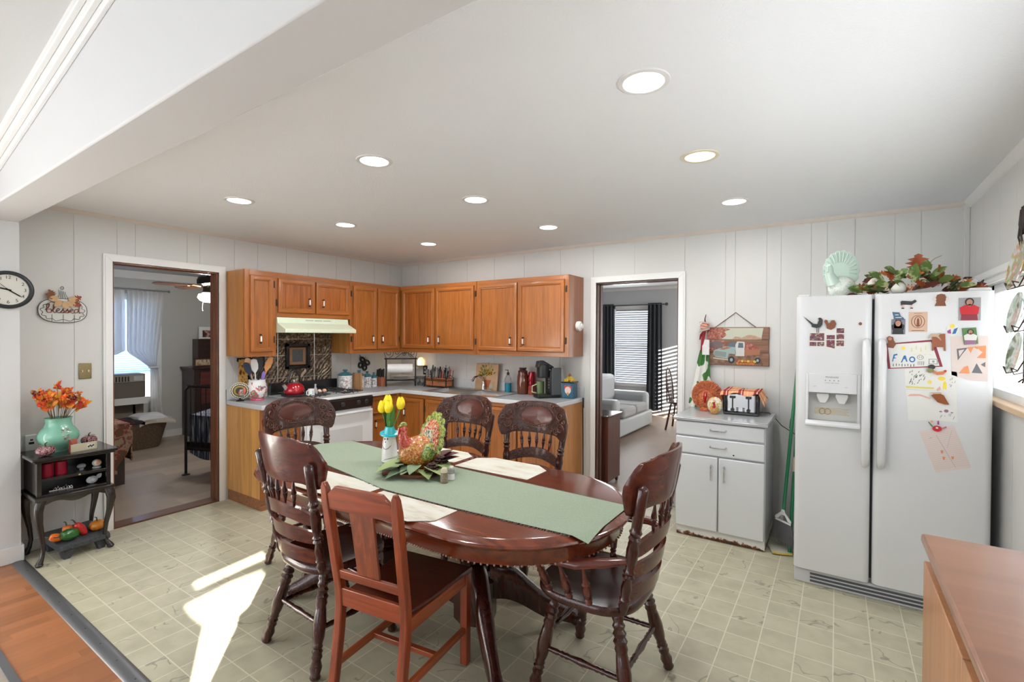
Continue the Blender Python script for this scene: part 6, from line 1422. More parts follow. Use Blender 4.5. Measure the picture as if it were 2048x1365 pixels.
for k in range(9):
    c = (4.88+.055*k, -.80+.02*(k % 2), 1.835+.05*math.sin(k*1.7)**2); mb = MB()
    for j in range(6): mb.ball((c[0]+rg.uniform(-.014, .014), c[1]+rg.uniform(-.01, .01), c[2]+rg.uniform(-.012, .012)), .006, 6, 4)
    mb.build('berry_cluster', mat('pale_berries', (.70, .50, .40), .5), r)
r = thing('gnome_plush', (5.36, -.74, FH), 'white and dark plush shape at the right end of the garland on the refrigerator', 'plush')
mb = MB(); mb.ball((5.36, -.72, 1.845), (.055, .05, .045), 14, 10, Matrix.Rotation(.4, 3, 'Y')); mb.build('body', mat('plush_white', (.70, .74, .80), .9), r)
mb = MB(); mb.tube([(5.31, -.75, 1.86), (5.345, -.75, 1.885), (5.37, -.75, 1.89)], [.006, .014, .004], 8, flat=.5); mb.tube([(5.385, -.74, 1.82), (5.41, -.74, 1.855), (5.42, -.74, 1.875)], [.006, .012, .003], 8, flat=.5); mb.build('dark_stripe', mat('plush_dark', (.03, .035, .04), .9), r)

# ================================================================ WHITE METAL CABINET
WX0, WX1, WY = 3.695, 4.325, -.60
rust = mat('rusty_enamel', (.75, .76, .77), .35)
sp = N(rust, 'ShaderNodeSeparateXYZ'); tc = N(rust, 'ShaderNodeTexCoord'); L(rust, tc.outputs['Object'], sp.inputs[0])
nz = noise(rust, coords(rust), 26, 5, .7); ad = N(rust, 'ShaderNodeMath'); ad.operation = 'MULTIPLY_ADD'; L(rust, nz, ad.inputs[0]); ad.inputs[1].default_value = .12; L(rust, sp.outputs[2], ad.inputs[2])
base(rust, ramp(rust, ad.outputs[0], [(.068, (.05, .022, .012)), (.080, (.28, .09, .03)), (.088, (.74, .74, .73))]))
r = thing('metal_cabinet', ((WX0+WX1)/2, -.33, 0), 'old white metal kitchen cabinet with rusty base, two drawers and two doors', 'cabinet')
mb = MB(); mb.box(WX0, WX1, WY+.03, -.05, .07, .90); mb.build('body', enamel, r, bev=.006)
mb = MB(); mb.box(WX0+.01, WX1-.0, WY+.022, -.05, 0, .075); mb.build('rusty_base', rust, r, bev=.002, label='white base eaten by brown rust')
mb = MB(); mb.box(WX0-.01, WX1+.015, WY-.012, -.045, .905, .93); mb.build('top', speck('grey_laminate_top2', [(.42, .44, .45), (.48, .50, .51)], 100, .22, 2, coat=.3), r, bev=.003)
mb = MB(); mb.box(WX0-.014, WX1+.019, WY-.016, -.044, .898, .922); mb.build('metal_edge', steel, r, bev=.004)
def pull(par, x, z, vert=False, ln=.055):
    mb = MB(); P = (lambda t, o: (x, WY-.004-o, z+t)) if vert else (lambda t, o: (x+t, WY-.004-o, z-.25*o))
    mb.tube([P(-ln, -.003), P(-ln*.95, .012), P(-ln*.5, .018), P(0, .016), P(ln*.5, .018), P(ln*.95, .012), P(ln, -.003)], [.008, .005, .004, .0055, .004, .005, .008], 8); mb.build('handle', chrome, par)
for z0, z1 in ((.785, .893), (.648, .775)):
    mb = MB(); mb.box(WX0+.004, WX1-.004, WY-.002, WY+.04, z0, z1); d_ = mb.build('drawer', enamel, r, bev=.008); pull(d_, 4.01, (z0+z1)/2+.005)
for x0, x1, hx in ((WX0+.004, 4.006, 3.962), (4.014, WX1-.004, 4.055)):
    mb = MB(); mb.box(x0, x1, WY-.002, WY+.04, .075, .638); d_ = mb.build('door', enamel, r, bev=.008); pull(d_, hx, .52, True)
mb = MB(); mb.turn((4.118, WY-.003, .672), (4.118, WY-.004, .672), [(0, .006), (1, .006)], 10); mb.build('hole', black_matte, r)
# on it
r = thing('amber_turkey_dish', (3.845, -.22, .93), 'large amber-orange mosaic turkey plate standing on the white metal cabinet', 'turkey decoration')
amb = mosaic('mosaic_orange_glass', [(.40, .07, .012), (.48, .11, .015), (.33, .045, .01), (.5, .16, .04), (.42, .08, .01)], 160)
mb = MB(); pts = [(rr*math.cos(a), rr*math.sin(a)) for a, rr in [(2*PI*k/72, .122*(1+.02*abs(math.sin(k*PI/4)))) for k in range(72)]]
mb.prism(pts, lambda u, v, d: (3.845+u, -.19-d*.018+v*.0, 1.055+v*1.02), 1)
for k in range(13):
    a = PI*(.02+.96*k/12); mb.tube([(3.845+.07*math.cos(a), -.212, 1.055+.07*math.sin(a)), (3.845+.115*math.cos(a), -.211, 1.055+.115*math.sin(a))], [.003, .007], 6)
mb.build('tail_disc', amb, r, smooth=40, bev=.004)
mb = MB(); mb.ball((3.845, -.225, 1.02), (.075, .03, .075), 18, 12); mb.lathe(3.845, -.20, [(.93, .06), (.94, .062), (.96, .05)], 18); mb.build('body', amb, r, smooth=80)
mb = MB(); mb.tube([(3.843, -.255, 1.09), (3.842, -.262, 1.06), (3.838, -.262, 1.0)], [.010, .013, .006], 8); mb.build('red_neck', mat('glass_red', (.4, .01, .01)), r)
r = thing('small_turkey', (3.935, -.36, .93), 'small multicoloured glass turkey in front of the amber turkey plate', 'turkey decoration')
mb = MB(); mb.ball((3.935, -.345, 1.0), (.058, .018, .066), 20, 12); mb.build('tail', mosaic('mosaic_white_gold', [(.68, .62, .5), (.65, .3, .06), (.7, .68, .6), (.6, .45, .12)], 110), r, smooth=80)
mb = MB(); mb.ball((3.935, -.375, .965), (.034, .028, .035), 16, 10); mb.build('body', mosaic('mosaic_mixed', [(.6, .15, .05), (.35, .4, .08), (.65, .3, .05)], 140), r, smooth=80)
mb = MB(); mb.tube([(3.937, -.39, .985), (3.94, -.398, 1.005), (3.935, -.40, 1.03)], [.013, .009, .011], 10); mb.build('neck', mat('glass_red', (.4, .01, .01)), r)
r = thing('toaster', (4.12, -.22, .93), 'stainless four-slot toaster with black sides on the white metal cabinet', 'toaster')
tx0, tx1, ty0, ty1 = 3.985, 4.253, -.315, -.09
mb = MB(); mb.box(tx0+.025, tx1-.025, ty0+.004, ty1, .945, 1.105); mb.build('shell', steel, r, bev=.016)
for a, b in ((tx0, tx0+.028), (tx1-.028, tx1)):
    mb = MB(); mb.box(a, b, ty0+.004, ty1, .945, 1.10); mb.build('side_panel', black, r, bev=.012)
mb = MB(); mb.box(tx0+.006, tx1-.006, ty0-.004, ty1+.004, .933, .955); mb.build('base', black, r, bev=.006)
for x in (4.06, 4.175):
    mb = MB(); mb.box(x-.005, x+.005, ty0+.002, ty0+.006, .985, 1.075); mb.build('lever_slot', black_matte, r)
    mb = MB(); mb.box(x-.020, x+.020, ty0-.014, ty0+.006, 1.062, 1.082); mb.build('lever', black, r, bev=.003)
    mb = MB(); mb.turn((x, ty0+.004, .972), (x, ty0-.014, .972), [(0, .015), (1, .013)], 14); mb.build('dial', black, r)
for x in (4.095, 4.14):
    mb = MB()
    for k in range(3): mb.box(x-.008, x+.008, ty0-.001, ty0+.005, .958+.012*k, .966+.012*k)
    mb.build('button', black, r)
plaid = mat('plaid_cloth', (.5, .3, .2), .9)
def plaidn(M):
    s = N(M, 'ShaderNodeSeparateXYZ'); t = N(M, 'ShaderNodeTexCoord'); L(M, t.outputs['Object'], s.inputs[0]); outs = []
    for ax, o in ((0, 0), (1, .02)):
        a = N(M, 'ShaderNodeMath'); a.operation = 'DIVIDE'; a.inputs[1].default_value = .11; L(M, s.outputs[ax], a.inputs[0]); f = N(M, 'ShaderNodeMath'); f.operation = 'FRACT'; L(M, a.outputs[0], f.inputs[0])
        r_ = N(M, 'ShaderNodeValToRGB'); r_.color_ramp.interpolation = 'CONSTANT'; e = r_.color_ramp.elements
        for p, c in ((.0, (.85, .55, .36)), (.28, (.38, .05, .06)), (.46, (.95, .85, .75)), (.52, (.35, .06, .06)), (.62, (.85, .55, .34)), (.86, (.95, .85, .75)), (.9, (.85, .55, .36))):
            el = e[0] if p == 0 else e.new(p); el.color = (*c, 1)
        L(M, f.outputs[0], r_.inputs[0]); outs.append(r_.outputs[0])
    mx = N(M, 'ShaderNodeMix'); mx.data_type = 'RGBA'; mx.blend_type = 'MULTIPLY'; mx.inputs['Factor'].default_value = .75; L(M, outs[0], mx.inputs['A']); L(M, outs[1], mx.inputs['B']); base(M, mx.outputs['Result'])
plaidn(plaid)
mb = MB()
def clf(u, v, w):
    x = 3.968+.345*u; y = -.325+.25*v; z = 1.122-.006*math.sin(u*9)*math.sin(v*5)
    if u < .05: z -= (.05-u)*.3
    fr_ = max(0, .12-v)/.12; z -= fr_*(.028+.012*math.sin(u*14)); 
    if u > .80: z -= (u-.80)/.20*(.075+.02*math.sin(v*7)); x -= (u-.8)*.12
    return Vector((x, y, z+.003*w))
mb.slab(clf, 30, 14, 1); mb.build('plaid_cloth', plaid, label='orange and red plaid cloth draped over the toaster', cat='cloth', smooth=80)
mb = MB(); mb.tube([(4.25, -.15, .945), (4.30, -.12, .94), (4.34, -.10, .90), (4.38, -.06, .84), (4.50, -.03, .76)], .003, 6); mb.build('power_cord', black_matte, label='black power cord running from the toaster behind the refrigerator', cat='cord')
# wooden plaque with the old truck
r = thing('truck_plaque', (4.045, -.02, 1.47), 'wooden plank sign painted with an old pickup truck and pumpkins, hung above the toaster', 'sign')
bw = wood('plaque_boards', (.22, .11, .07), 'x', .6, 0, .5)
mb = MB()
for i, (z0, z1) in enumerate(((1.305, 1.410), (1.413, 1.522), (1.525, 1.628))): mb.box(3.803+.003*(i % 2), 4.283-.003*(i == 1), -.022, -.004, z0, z1)
mb.build('boards', bw, r, bev=.003)
mb = MB(); ms = []
def pp(M, p, ly): 
    if M not in ms: ms.append(M)
    mb.mi = ms.index(M); mb.prism(p, lambda u, v, d: (u, -.0222-.0006*(ly+d), v), 1)
sky = C('painted_sky', (.50, .52, .42), .7); treeP = speck('painted_autumn_tree', [(.22, .05, .04), (.35, .10, .07), (.40, .25, .2)], 60, .7, 3); grd = speck('painted_ground', [(.15, .08, .055), (.25, .15, .10)], 30, .7, 2)
hazy = speck('painted_far_trees', [(.42, .24, .15), (.5, .38, .27)], 45, .7, 3); teal2 = C('painted_teal', (.28, .38, .38), .6); cabw = C('painted_white', (.55, .56, .54), .6); tyre = C('painted_tyre', (.03, .03, .035), .7)
pp(sky, [(3.90, 1.525), (4.225, 1.525), (4.24, 1.62), (3.93, 1.622)], 0); pp(hazy, [(4.0, 1.526), (4.03, 1.55), (4.08, 1.54), (4.13, 1.565), (4.17, 1.56), (4.22, 1.54), (4.23, 1.526)], 1)
pp(treeP, [(3.806, 1.53), (3.92, 1.527), (3.96, 1.56), (3.945, 1.59), (3.99, 1.61), (3.95, 1.62), (3.81, 1.622)], 1); pp(treeP, [(3.81, 1.43), (3.9, 1.42), (3.95, 1.47), (3.94, 1.515), (3.81, 1.518)], 1)
pp(C('painted_barn', (.16, .12, .12), .7), [(3.82, 1.45), (3.93, 1.45), (3.93, 1.50), (3.88, 1.515), (3.82, 1.49)], 2)
pp(grd, [(3.81, 1.308), (4.24, 1.308), (4.235, 1.405), (3.81, 1.405)], 0)
pp(cabw, [(4.03, 1.385), (4.10, 1.385), (4.105, 1.47), (4.10, 1.505), (4.045, 1.508), (4.03, 1.48)], 2); pp(C('painted_window', (.10, .14, .18), .5), [(4.05, 1.455), (4.092, 1.455), (4.088, 1.495), (4.055, 1.497)], 3); pp(C('painted_window', (.10, .14, .18), .5), [(3.965, 1.465), (4.02, 1.462), (4.04, 1.50), (3.99, 1.50)], 3)
pp(teal2, [(3.86, 1.43), (3.95, 1.465), (4.03, 1.46), (4.035, 1.40), (3.98, 1.405), (3.97, 1.36), (3.87, 1.375), (3.855, 1.40)], 2); pp(C('painted_rust', (.35, .15, .08), .7), [(3.90, 1.44), (3.96, 1.46), (4.0, 1.455), (3.94, 1.435)], 3)
pp(C('painted_grille', (.20, .20, .18), .6), [(3.865, 1.385), (3.955, 1.375), (3.958, 1.415), (3.868, 1.425)], 3)
for i in range(4): pp(teal2, [(3.868, 1.39+.009*i), (3.954, 1.381+.009*i), (3.954, 1.384+.009*i), (3.868, 1.393+.009*i)], 4)
pp(C('painted_cream', (.5, .42, .3), .6), [(3.855, 1.358), (3.98, 1.345), (3.98, 1.356), (3.855, 1.37)], 4)
pp(C('painted_rust', (.35, .15, .08), .7), [(4.10, 1.39), (4.215, 1.40), (4.22, 1.44), (4.10, 1.44)], 2); pp(treeP, [(4.10, 1.44), (4.215, 1.44), (4.19, 1.47), (4.15, 1.49), (4.105, 1.50)], 3)
for cx_, rr in ((4.0, .030), (4.20, .024)): pp(tyre, ell(rr*.85, rr, 18, cx_, 1.352), 5); pp(teal2, ell(rr*.4, rr*.5, 12, cx_, 1.352), 6)
for i in range(12): pp([C('painted_pumpkin', (.55, .18, .05), .6), C('painted_yellow', (.6, .45, .08), .6)][i % 4 == 3], ell(.014, .012, 12, 4.05+.0115*i, 1.325+.016*(i % 2)), 7)
mb.build('painting', ms, r, smooth=0)
mb = MB(); mb.tube([(3.865, -.02, 1.625), (4.028, -.006, 1.752), (4.185, -.02, 1.625)], .0035, 6); mb.build('hanging_cord', mat('jute_cord', (.16, .10, .06), .9), r)
# apron / towel hanging beside it
r = thing('leaf_print_apron', (3.78, -.04, 1.3), 'white apron printed with green leaves hanging beside the truck sign', 'apron')
apr = mat('leaf_print_cloth', (.70, .70, .66), .85)
base(apr, ramp(apr, noise(apr, coords(apr, (1, 1, .8)), 11, 1, .4), [(.0, (.05, .17, .04)), (.47, (.05, .17, .04)), (.485, (.72, .72, .68)), (.64, (.72, .72, .68)), (.655, (.35, .02, .03)), (.9, (.35, .02, .03))])); apr.node_tree.nodes['Color Ramp'].color_ramp.interpolation = 'LINEAR'
mb = MB()
def af(u, v, w):
    z = 1.46-.53*v; wd_ = .028+.085*v**.8; x = 3.785-.035*v+(u-.5)*2*wd_*.9; fold = .014*math.sin(u*PI*5+v)*(.4+.6*v); return Vector((x, -.035+fold-.004*w, z))
mb.slab(af, 24, 16, 1); mb.build('cloth', apr, r, smooth=80)
mb = MB(); mb.slab(lambda u, v, w: Vector((3.80+(u-.5)*.06+.0*v, -.052+.008*math.sin(u*6)-.003*w, 1.52-.13*v)), 8, 6, 1); mb.build('bib', mat('white_cloth', (.72, .72, .72), .85), r, smooth=80)
mb = MB(); mb.tube([(3.79, -.05, 1.60), (3.775, -.055, 1.52), (3.76, -.05, 1.42)], [.012, .016, .006], 8, flat=.35); mb.tube([(3.79, -.05, 1.60), (3.76, -.055, 1.56), (3.75, -.055, 1.52)], [.01, .012, .006], 8, flat=.35); mb.build('red_ribbon', mat('red_ribbon', (.30, .01, .02), .5), r)
r = thing('ribbon_ornament', (3.79, -.05, 1.62), 'orange and white ribbon ball hanging over the apron', 'ornament')
mb = MB(); mb.ball((3.79, -.055, 1.632), (.038, .03, .042), 16, 10)
mb.build('ball', speck('orange_ribbon', [(.50, .12, .05), (.65, .25, .15)], 30, .5, 2), r)
mb = MB()
for k in range(5): mb.tube([(3.79+.04*math.cos(t), -.058-.03*math.sin(t), 1.60+.022*k*.7+.012*math.cos(t*1+k)) for t in [PI*i/8 for i in range(9)]], .004, 6)
mb.build('bands', mat('band_grey', (.5, .45, .42), .5), r)
mb = MB(); mb.tube([(3.79, -.04, 1.67), (3.785, -.03, 1.70), (3.79, -.01, 1.74)], [.008, .005, .003], 6); mb.build('hook_loop', bronze, r)
card('paper_tag', 'small white paper tag hanging from the apron beside the sign', [(wp, [(3.79, 1.475), (3.805, 1.485), (3.835, 1.445), (3.82, 1.435)], 0)], 'tag', None, .002, -.06)
# brooms between cabinet and fridge
r = thing('broom', (4.42, -.48, 0), 'green handled broom with grey bristles and white head leaning by the fridge', 'broom')
mb = MB(); a, b = Vector((4.43, -.46, .27)), Vector((4.492, -.06, 1.38)); mb.tube([a, b], .012, 10); mb.build('handle', mat('green_metal', (.01, .16, .06), .3, coat=.3), r)
mb = MB(); mb.prism([(-.012, .05), (.012, .05), (.02, .03), (.075, -.015), (.07, -.03), (.04, -.02), (.015, .012), (-.015, .012), (-.04, -.02), (-.07, -.03), (-.075, -.015), (-.02, .03)], lambda u, v, d: (4.43+u*.75, -.475-u*.65+.02*d, .245+v), 1); mb.prism([(-.07, -.03), (.07, -.03), (.07, -.04), (-.07, -.04)], lambda u, v, d: (4.43+u*.75, -.48-u*.65+.025*d, .245+v), 1); mb.build('head', white_paint, r, bev=.003)
mb = MB()
for i in range(34):
    for j in range(2):
        t = i/33*2-1; p = Vector((4.43+t*.052, -.475-t*.045+.012*j, .21)); e = Vector((4.43+t*.078, -.49-t*.068+.02*j-.01, .06+.015*(i % 2)+.03*abs(t)*0)); mb.tube([p, e], [.0035, .0025], 4)
mb.build('bristles', mat('grey_bristle', (.10, .10, .105), .8), r, kind='stuff')
r = thing('mop', (4.47, -.3, 0), 'white pole with black sleeves leaning on the wall behind the broom', 'mop')
mb = MB(); a, b = Vector((4.40, -.33, .05)), Vector((4.487, -.05, 1.30)); mb.tube([a, b], .010, 10); mb.build('handle', white_paint, r)
mb = MB(); mb.tube([a.lerp(b, .63), a.lerp(b, .69)], .014, 10); mb.tube([a.lerp(b, .93), a.lerp(b, 1.06)], .013, 10); mb.build('sleeve', black_matte, r)
mb = MB(); a, b = Vector((4.475, -.52, .0)), Vector((4.505, -.10, 1.25)); mb.tube([a, b], .011, 10); mb.mi = 1; mb.tube([a.lerp(b, .44), a.lerp(b, .52)], .0125, 10)
mb.build('second_broom_handle', [mat('green_metal', (.01, .16, .06)), mat('paper_label', (.5, .40, .28), .6)], label='second green handle with a tan label, closest to the refrigerator side', cat='broom')
r = thing('dustpan', (4.42, -.5, 0), 'yellow-edged white dustpan on the floor under the broom', 'dustpan')
mb = MB(); mb.prism([(-.07, 0), (.08, 0), (.09, .13), (-.09, .13)], lambda u, v, d: (4.43+u*.8-v*.2, -.56+v+u*.3, .004+.012*d+.03*v), 1); mb.build('pan', mat('dirty_white_plastic', (.5, .48, .4), .5), r, bev=.004)
mb = MB(); mb.tube([(4.43-.07*.8, -.56-.02, .012), (4.43, -.57, .012), (4.43+.065, -.56+.02, .012)], .008, 8); mb.build('lip', mat('yellow_plastic', (.55, .42, .08), .5), r)
r = thing('wall_hook_rack', (4.50, -.02, 1.6), 'key hooks and trinkets hanging on the wall just behind the refrigerator edge', 'hooks')
mb = MB(); mb.tube([(4.488, -.02, 1.75), (4.50, -.03, 1.68), (4.505, -.02, 1.63)], .003, 6); mb.box(4.49, 4.51, -.02, -.006, 1.53, 1.56); mb.tube([(4.49, -.03, 1.38), (4.50, -.04, 1.34), (4.485, -.03, 1.31), (4.50, -.03, 1.28)], .006, 6); mb.build('trinkets', bronze, r)

# ================================================================ WALL A THINGS
r = thing('wall_clock', (.16, -3.655, 1.836), 'round wall clock with black rim and white face at the left edge', 'clock')
mb = MB(); mb.T = frame((XP+.0, -3.657, 1.836), (0, 1, 0), (0, 0, 1)); rc = .126
mb.turn((0, 0, 0), (0, 0, .03), [(0, rc), (.7, rc), (1, rc*.95), (1.05, rc*.88), (.8, rc*.83), (.55, rc*.80)], 40, caps=False); mb.build('rim', mat('clock_rim', (.025, .03, .035), .35), r, smooth=50)
mb = MB(); mb.T = frame((XP+.0, -3.657, 1.836), (0, 1, 0), (0, 0, 1)); mb.turn((0, 0, .012), (0, 0, .014), [(0, rc*.83), (1, rc*.83)], 40); mb.build('face', mat('clock_face', (.68, .67, .61), .5), r)
for k in range(12):
    a = PI/2-2*PI*(k+1)/12; text('numeral', str(k+1), .030, black_matte, r, frame((XP+.0145, -3.657+rc*.65*math.cos(a), 1.836+rc*.65*math.sin(a)), (0, 1, 0), (0, 0, 1)), .0004)
for nm, ang, ln, wd_ in (('minute_hand', -.62, .082, .004), ('hour_hand', 2.9, .05, .005), ('second_hand', 2.35, .09, .001)):
    mb = MB(); mb.T = frame((XP+.0165, -3.657, 1.836), (0, 1, 0), (0, 0, 1)) @ Matrix.Rotation(ang, 4, 'Z'); mb.prism([(-.015, -wd_), (ln*.8, -wd_), (ln, 0), (ln*.8, wd_), (-.015, wd_)], lambda u, v, d: (u, v, d*.001), 1); mb.build(nm, black_matte, r)
r = thing('blessed_pumpkin_sign', (.012, -3.345, 1.73), 'white pumpkin shaped wall sign reading blessed with autumn leaves', 'sign')
T = frame((.008, -3.346, 1.715), (0, 1, 0), (0, 0, 1)); bw_ = mat('whitewashed_boards', (.62, .63, .60), .7)
body = [(.136*math.copysign(abs(math.cos(t))**.75, math.cos(t)), .088*math.copysign(abs(math.sin(t))**.85, math.sin(t))) for t in [2*PI*i/48 for i in range(48)]]
mb = MB(); mb.T = T; mb.prism(body, lambda u, v, d: (u, v, d*.006), 1); mb.build('boards', bw_, r)
mb = MB(); mb.T = T; mb.tube([(x, y, .006) for x, y in body], .0022, 6, closed=True)
mb.tube([((.118+.007*math.sin(t*13))*math.copysign(abs(math.cos(t))**.8, math.cos(t)), -.006+(.066+.006*math.sin(t*13))*math.copysign(abs(math.sin(t))**.9, math.sin(t)), .0075) for t in [2*PI*i/130 for i in range(130)]], .0017, 5, closed=True)
for x in (-.062, 0, .062): mb.tube([(x, -.028, .0075), (x, -.084, .0075)], .0015, 5)
for k in range(5): mb.tube([(-.028+.014*k, .088, .004), (-.020+.008*k, .125, .004), (-.024+.009*k, .150-.003*k, .004)], .0016, 5)
mb.tube([(-.004+.008*math.cos(t), .166+.011*math.sin(t), .004) for t in [2*PI*i/14 for i in range(14)]], .0018, 5, closed=True)
mb.build('wire', mat('sign_wire', (.10, .09, .085), .4, .8), r)
BL = {'b': [(0, .5), (.35, 1.0), (.45, 1.5), (.3, 1.75), (.15, 1.5), (.15, .2), (.3, 0), (.6, .05), (.75, .4), (.55, .7), (.3, .6)],
      'l': [(0, .3), (.3, .7), (.5, 1.3), (.4, 1.6), (.25, 1.4), (.22, .3), (.4, 0), (.6, .15)], 'e': [(0, .3), (.35, .45), (.5, .7), (.3, .85), (.12, .6), (.15, .2), (.4, 0), (.65, .2)],
      's': [(0, .1), (.3, .6), (.35, .9), (.25, .7), (.45, .35), (.35, .02), (.1, .05), (.45, .1), (.6, .25)], 'd': [(.5, .75), (.2, .75), (.05, .4), (.2, .02), (.45, .2), (.6, .7), (.68, 1.6), (.6, .5), (.7, .02), (.95, .2)]}
mb = MB(); mb.T = T; x = -.098; s_ = .044
for chh in 'blessed':
    g = BL[chh]; mb.tube([(x+a*s_*1.12, -.018+b*s_*.9, .012) for a, b in g], .0040, 6, flat=.6); x += max(a for a, b in g)*s_*1.12*.82
mb.build('blessed_lettering', mat('rust_script', (.20, .045, .025), .4), r)
for (cx_, cy_, ang, ci) in ((-.075, .085, 2.6, 0), (-.085, .095, 2.1, 0), (.07, .062, -.3, 1), (.078, .080, .5, 1), (-.04, .09, 3.3, 2), (.04, .085, 0, 2), (-.02, .075, -2.2, 2), (.01, .07, -1.4, 2), (.035, .07, -.7, 2)):
    mb = MB(); mb.T = T; mb.leaf((cx_*.6, cy_, .016), (math.cos(ang), math.sin(ang), .15), (0, 0, 1), .062, .042, .1, lobes=ci < 2); mb.build('leaf', [mat('sign_leaf_brown', (.22, .08, .03), .6), mat('sign_leaf_rust', (.25, .05, .02), .6), mat('burlap_bow', (.55, .36, .20), .8)][ci], r, smooth=80)
r = thing('switch_plate', (.004, -3.22, 1.2), 'brass double switch plate on the wall above the flower vase', 'switch')
mb = MB(); mb.box(.002, .008, -3.258, -3.182, 1.202, 1.322); mb.build('plate', mat('tarnished_brass', (.26, .20, .10), .25, .9), r, bev=.003)
mb = MB()
for y in (-3.238, -3.202): mb.box(.008, .018, y-.004, y+.004, 1.255, 1.270)
mb.build('toggle', mat('ivory_toggle', (.6, .55, .42), .4), r)
r = thing('wall_outlet', (.01, -3.5, .78), 'white plug adapter on the wall left of the vase', 'outlet')
mb = MB(); mb.box(.002, .035, -3.555, -3.49, .715, .83); mb.build('housing', white_paint, r, bev=.005)
mb = MB(); mb.box(.034, .037, -3.53, -3.515, .79, .80); mb.box(.034, .037, -3.537, -3.51, .765, .78); mb.build('slot', black_matte, r)
# little cabinet on cabriole legs
r = thing('side_cabinet', (.21, -3.375, 0), 'small dark cabinet with cabriole legs against the wall by the bedroom doorway', 'cabinet')
a0, a1, b0, b1 = .03, .395, -3.575, -3.165
bwd = black_wood
def roundtop(mb, x0, x1, y0, y1, z0, z1): mb.box(x0, x1, y0, y1, z0, z1)
mb = MB(); roundtop(mb, a0, a1+.02, b0-.022, b1+.022, .700, .722); mb.box(a0, a1+.008, b0-.01, b1+.01, .688, .702); mb.build('top', bwd, r, bev=.006)
mb = MB()
for b_ in ((a0+.01, a1-.03, b0+.01, b0+.028), (a0+.01, a1-.03, b1-.028, b1-.01), (a0+.01, a0+.02, b0+.01, b1-.01)): mb.box(*b_, .455, .69)
mb.box(a0+.01, a1-.03, b0+.01, b1-.01, .455, .468)
mb.box(a1-.045, a1-.028, b0+.008, b0+.034, .455, .69); mb.box(a1-.045, a1-.028, b1-.034, b1-.008, .455, .69)
mb.build('case', bwd, r, bev=.003)
mb = MB(); mb.box(a0+.02, a1-.045, b0+.028, b1-.028, .560, .574); mb.box(a1-.047, a1-.028, b0+.03, b1-.03, .556, .576); mb.build('shelf', bwd, r, bev=.002)
mb = MB(); mb.ball((a1-.018, (b0+b1)/2+.02, .566), .008, 10, 8); mb.build('knob', mat('brass_knob', (.6, .42, .18), .25, .9), r)
mb = MB(); mb.box(a0-.0, a1-.0, b0-.005, b1+.005, .432, .456)
n = 24
mb.prism([(b0+.01, .436)]+[(b0+.01+(b1-b0-.02)*i/n, .405-.012*math.cos(4*PI*i/n)*(1)-.010*(i in (0, n))) for i in range(n+1)]+[(b1-.01, .436)], lambda u, v, d: (a1-.03+.014*d, u, v), 1)
mb.box(a0+.02, a1-.03, b0+.004, b0+.02, .40, .436); mb.box(a0+.02, a1-.03, b1-.02, b1-.004, .40, .436)
mb.build('apron_frame', bwd, r, bev=.003)
for (x, y, dx, dy) in ((a1-.03, b0+.03, 1, -1), (a1-.03, b1-.03, 1, 1), (a0+.03, b0+.03, -.0, -1), (a0+.03, b1-.03, -.0, 1)):
    mb = MB(); P = [(.0, .435, .028), (.018, .40, .029), (.024, .36, .026), (.014, .28, .019), (-.006, .18, .0145), (-.014, .10, .0125), (-.004, .05, .013), (.014, .022, .018), (.024, .008, .017)]
    mb.tube([(x+dx*o*.8, y+dy*o*.8, z) for o, z, rr in P], [rr for o, z, rr in P], 12); mb.ball((x+dx*.016, y+dy*.014, .013), (.026, .022, .013), 12, 8); mb.build('leg', bwd, r, smooth=80)
def candle(x, y, label):
    mb = MB(); mb.lathe(x, y, [(.5745, .034), (.66, .034), (.664, .028), (.664, 0)], 20); mb.build('red_candle', mat('red_wax', (.35, .005, .03), .3), label=label, cat='candle', group='red candles on the small cabinet shelf')
candle(.28, -3.50, 'red candle furthest left on the upper shelf of the small dark cabinet'); candle(.27, -3.425, 'red candle beside the first on the small cabinet shelf')
mb = MB(); mb.ball((.26, -3.31, .598), (.024, .026, .018), 12, 8); mb.lathe(.26, -3.31, [(.5745, .014), (.585, .008)], 10); mb.build('grey_stone_ornament', mat('grey_stone', (.35, .36, .37), .3), label='small grey glassy ornament in the middle of the upper cabinet shelf', cat='ornament')
r = thing('round_ornament', (.30, -3.235, .575), 'round white and orange ornament at the right of the upper cabinet shelf', 'ornament')
mb = MB(); mb.lathe(.30, -3.235, [(.5765, .026), (.584, .024), (.59, .015)], 16); mb.build('foot', mat('grey_stone', (.35, .36, .37)), r)
mb = MB(); mb.ball((.30, -3.235, .612), (.027, .027, .025), 18, 12); mb.build('ball', speck('white_orange_ball', [(.7, .68, .6), (.7, .68, .6), (.6, .2, .08)], 25, .3, 1), r)
r = thing('shell_ornament', (.30, -3.26, .468), 'pale glassy shell leaning in the lower shelf of the small dark cabinet', 'ornament')
mb = MB(); mb.ball((.30, -3.262, .496), (.012, .034, .027), 16, 10); mb.build('disc', speck('pearly_glass', [(.3, .32, .36), (.55, .57, .6)], 60, .15, 2), r); mb = MB(); mb.leaf((.30, -3.24, .50), (0, .8, .7), (1, 0, 0), .045, .03, .1); mb.build('fin', mat('pearl_fin', (.4, .42, .45), .2), r)
mb = MB()
for k in range(7): mb.tube([(.30+.01*math.sin(k), -3.47+.014*k, .475), (.305, -3.46+.014*k, .49+.008*math.sin(k*2)), (.31, -3.455+.014*k, .475)], .002, 5)
mb.tube([(.30, -3.49, .471), (.31, -3.37, .471)], .0025, 5); mb.build('silver_branch', steel, label='thin silvery twig ornament on the lower shelf of the small cabinet', cat='ornament')
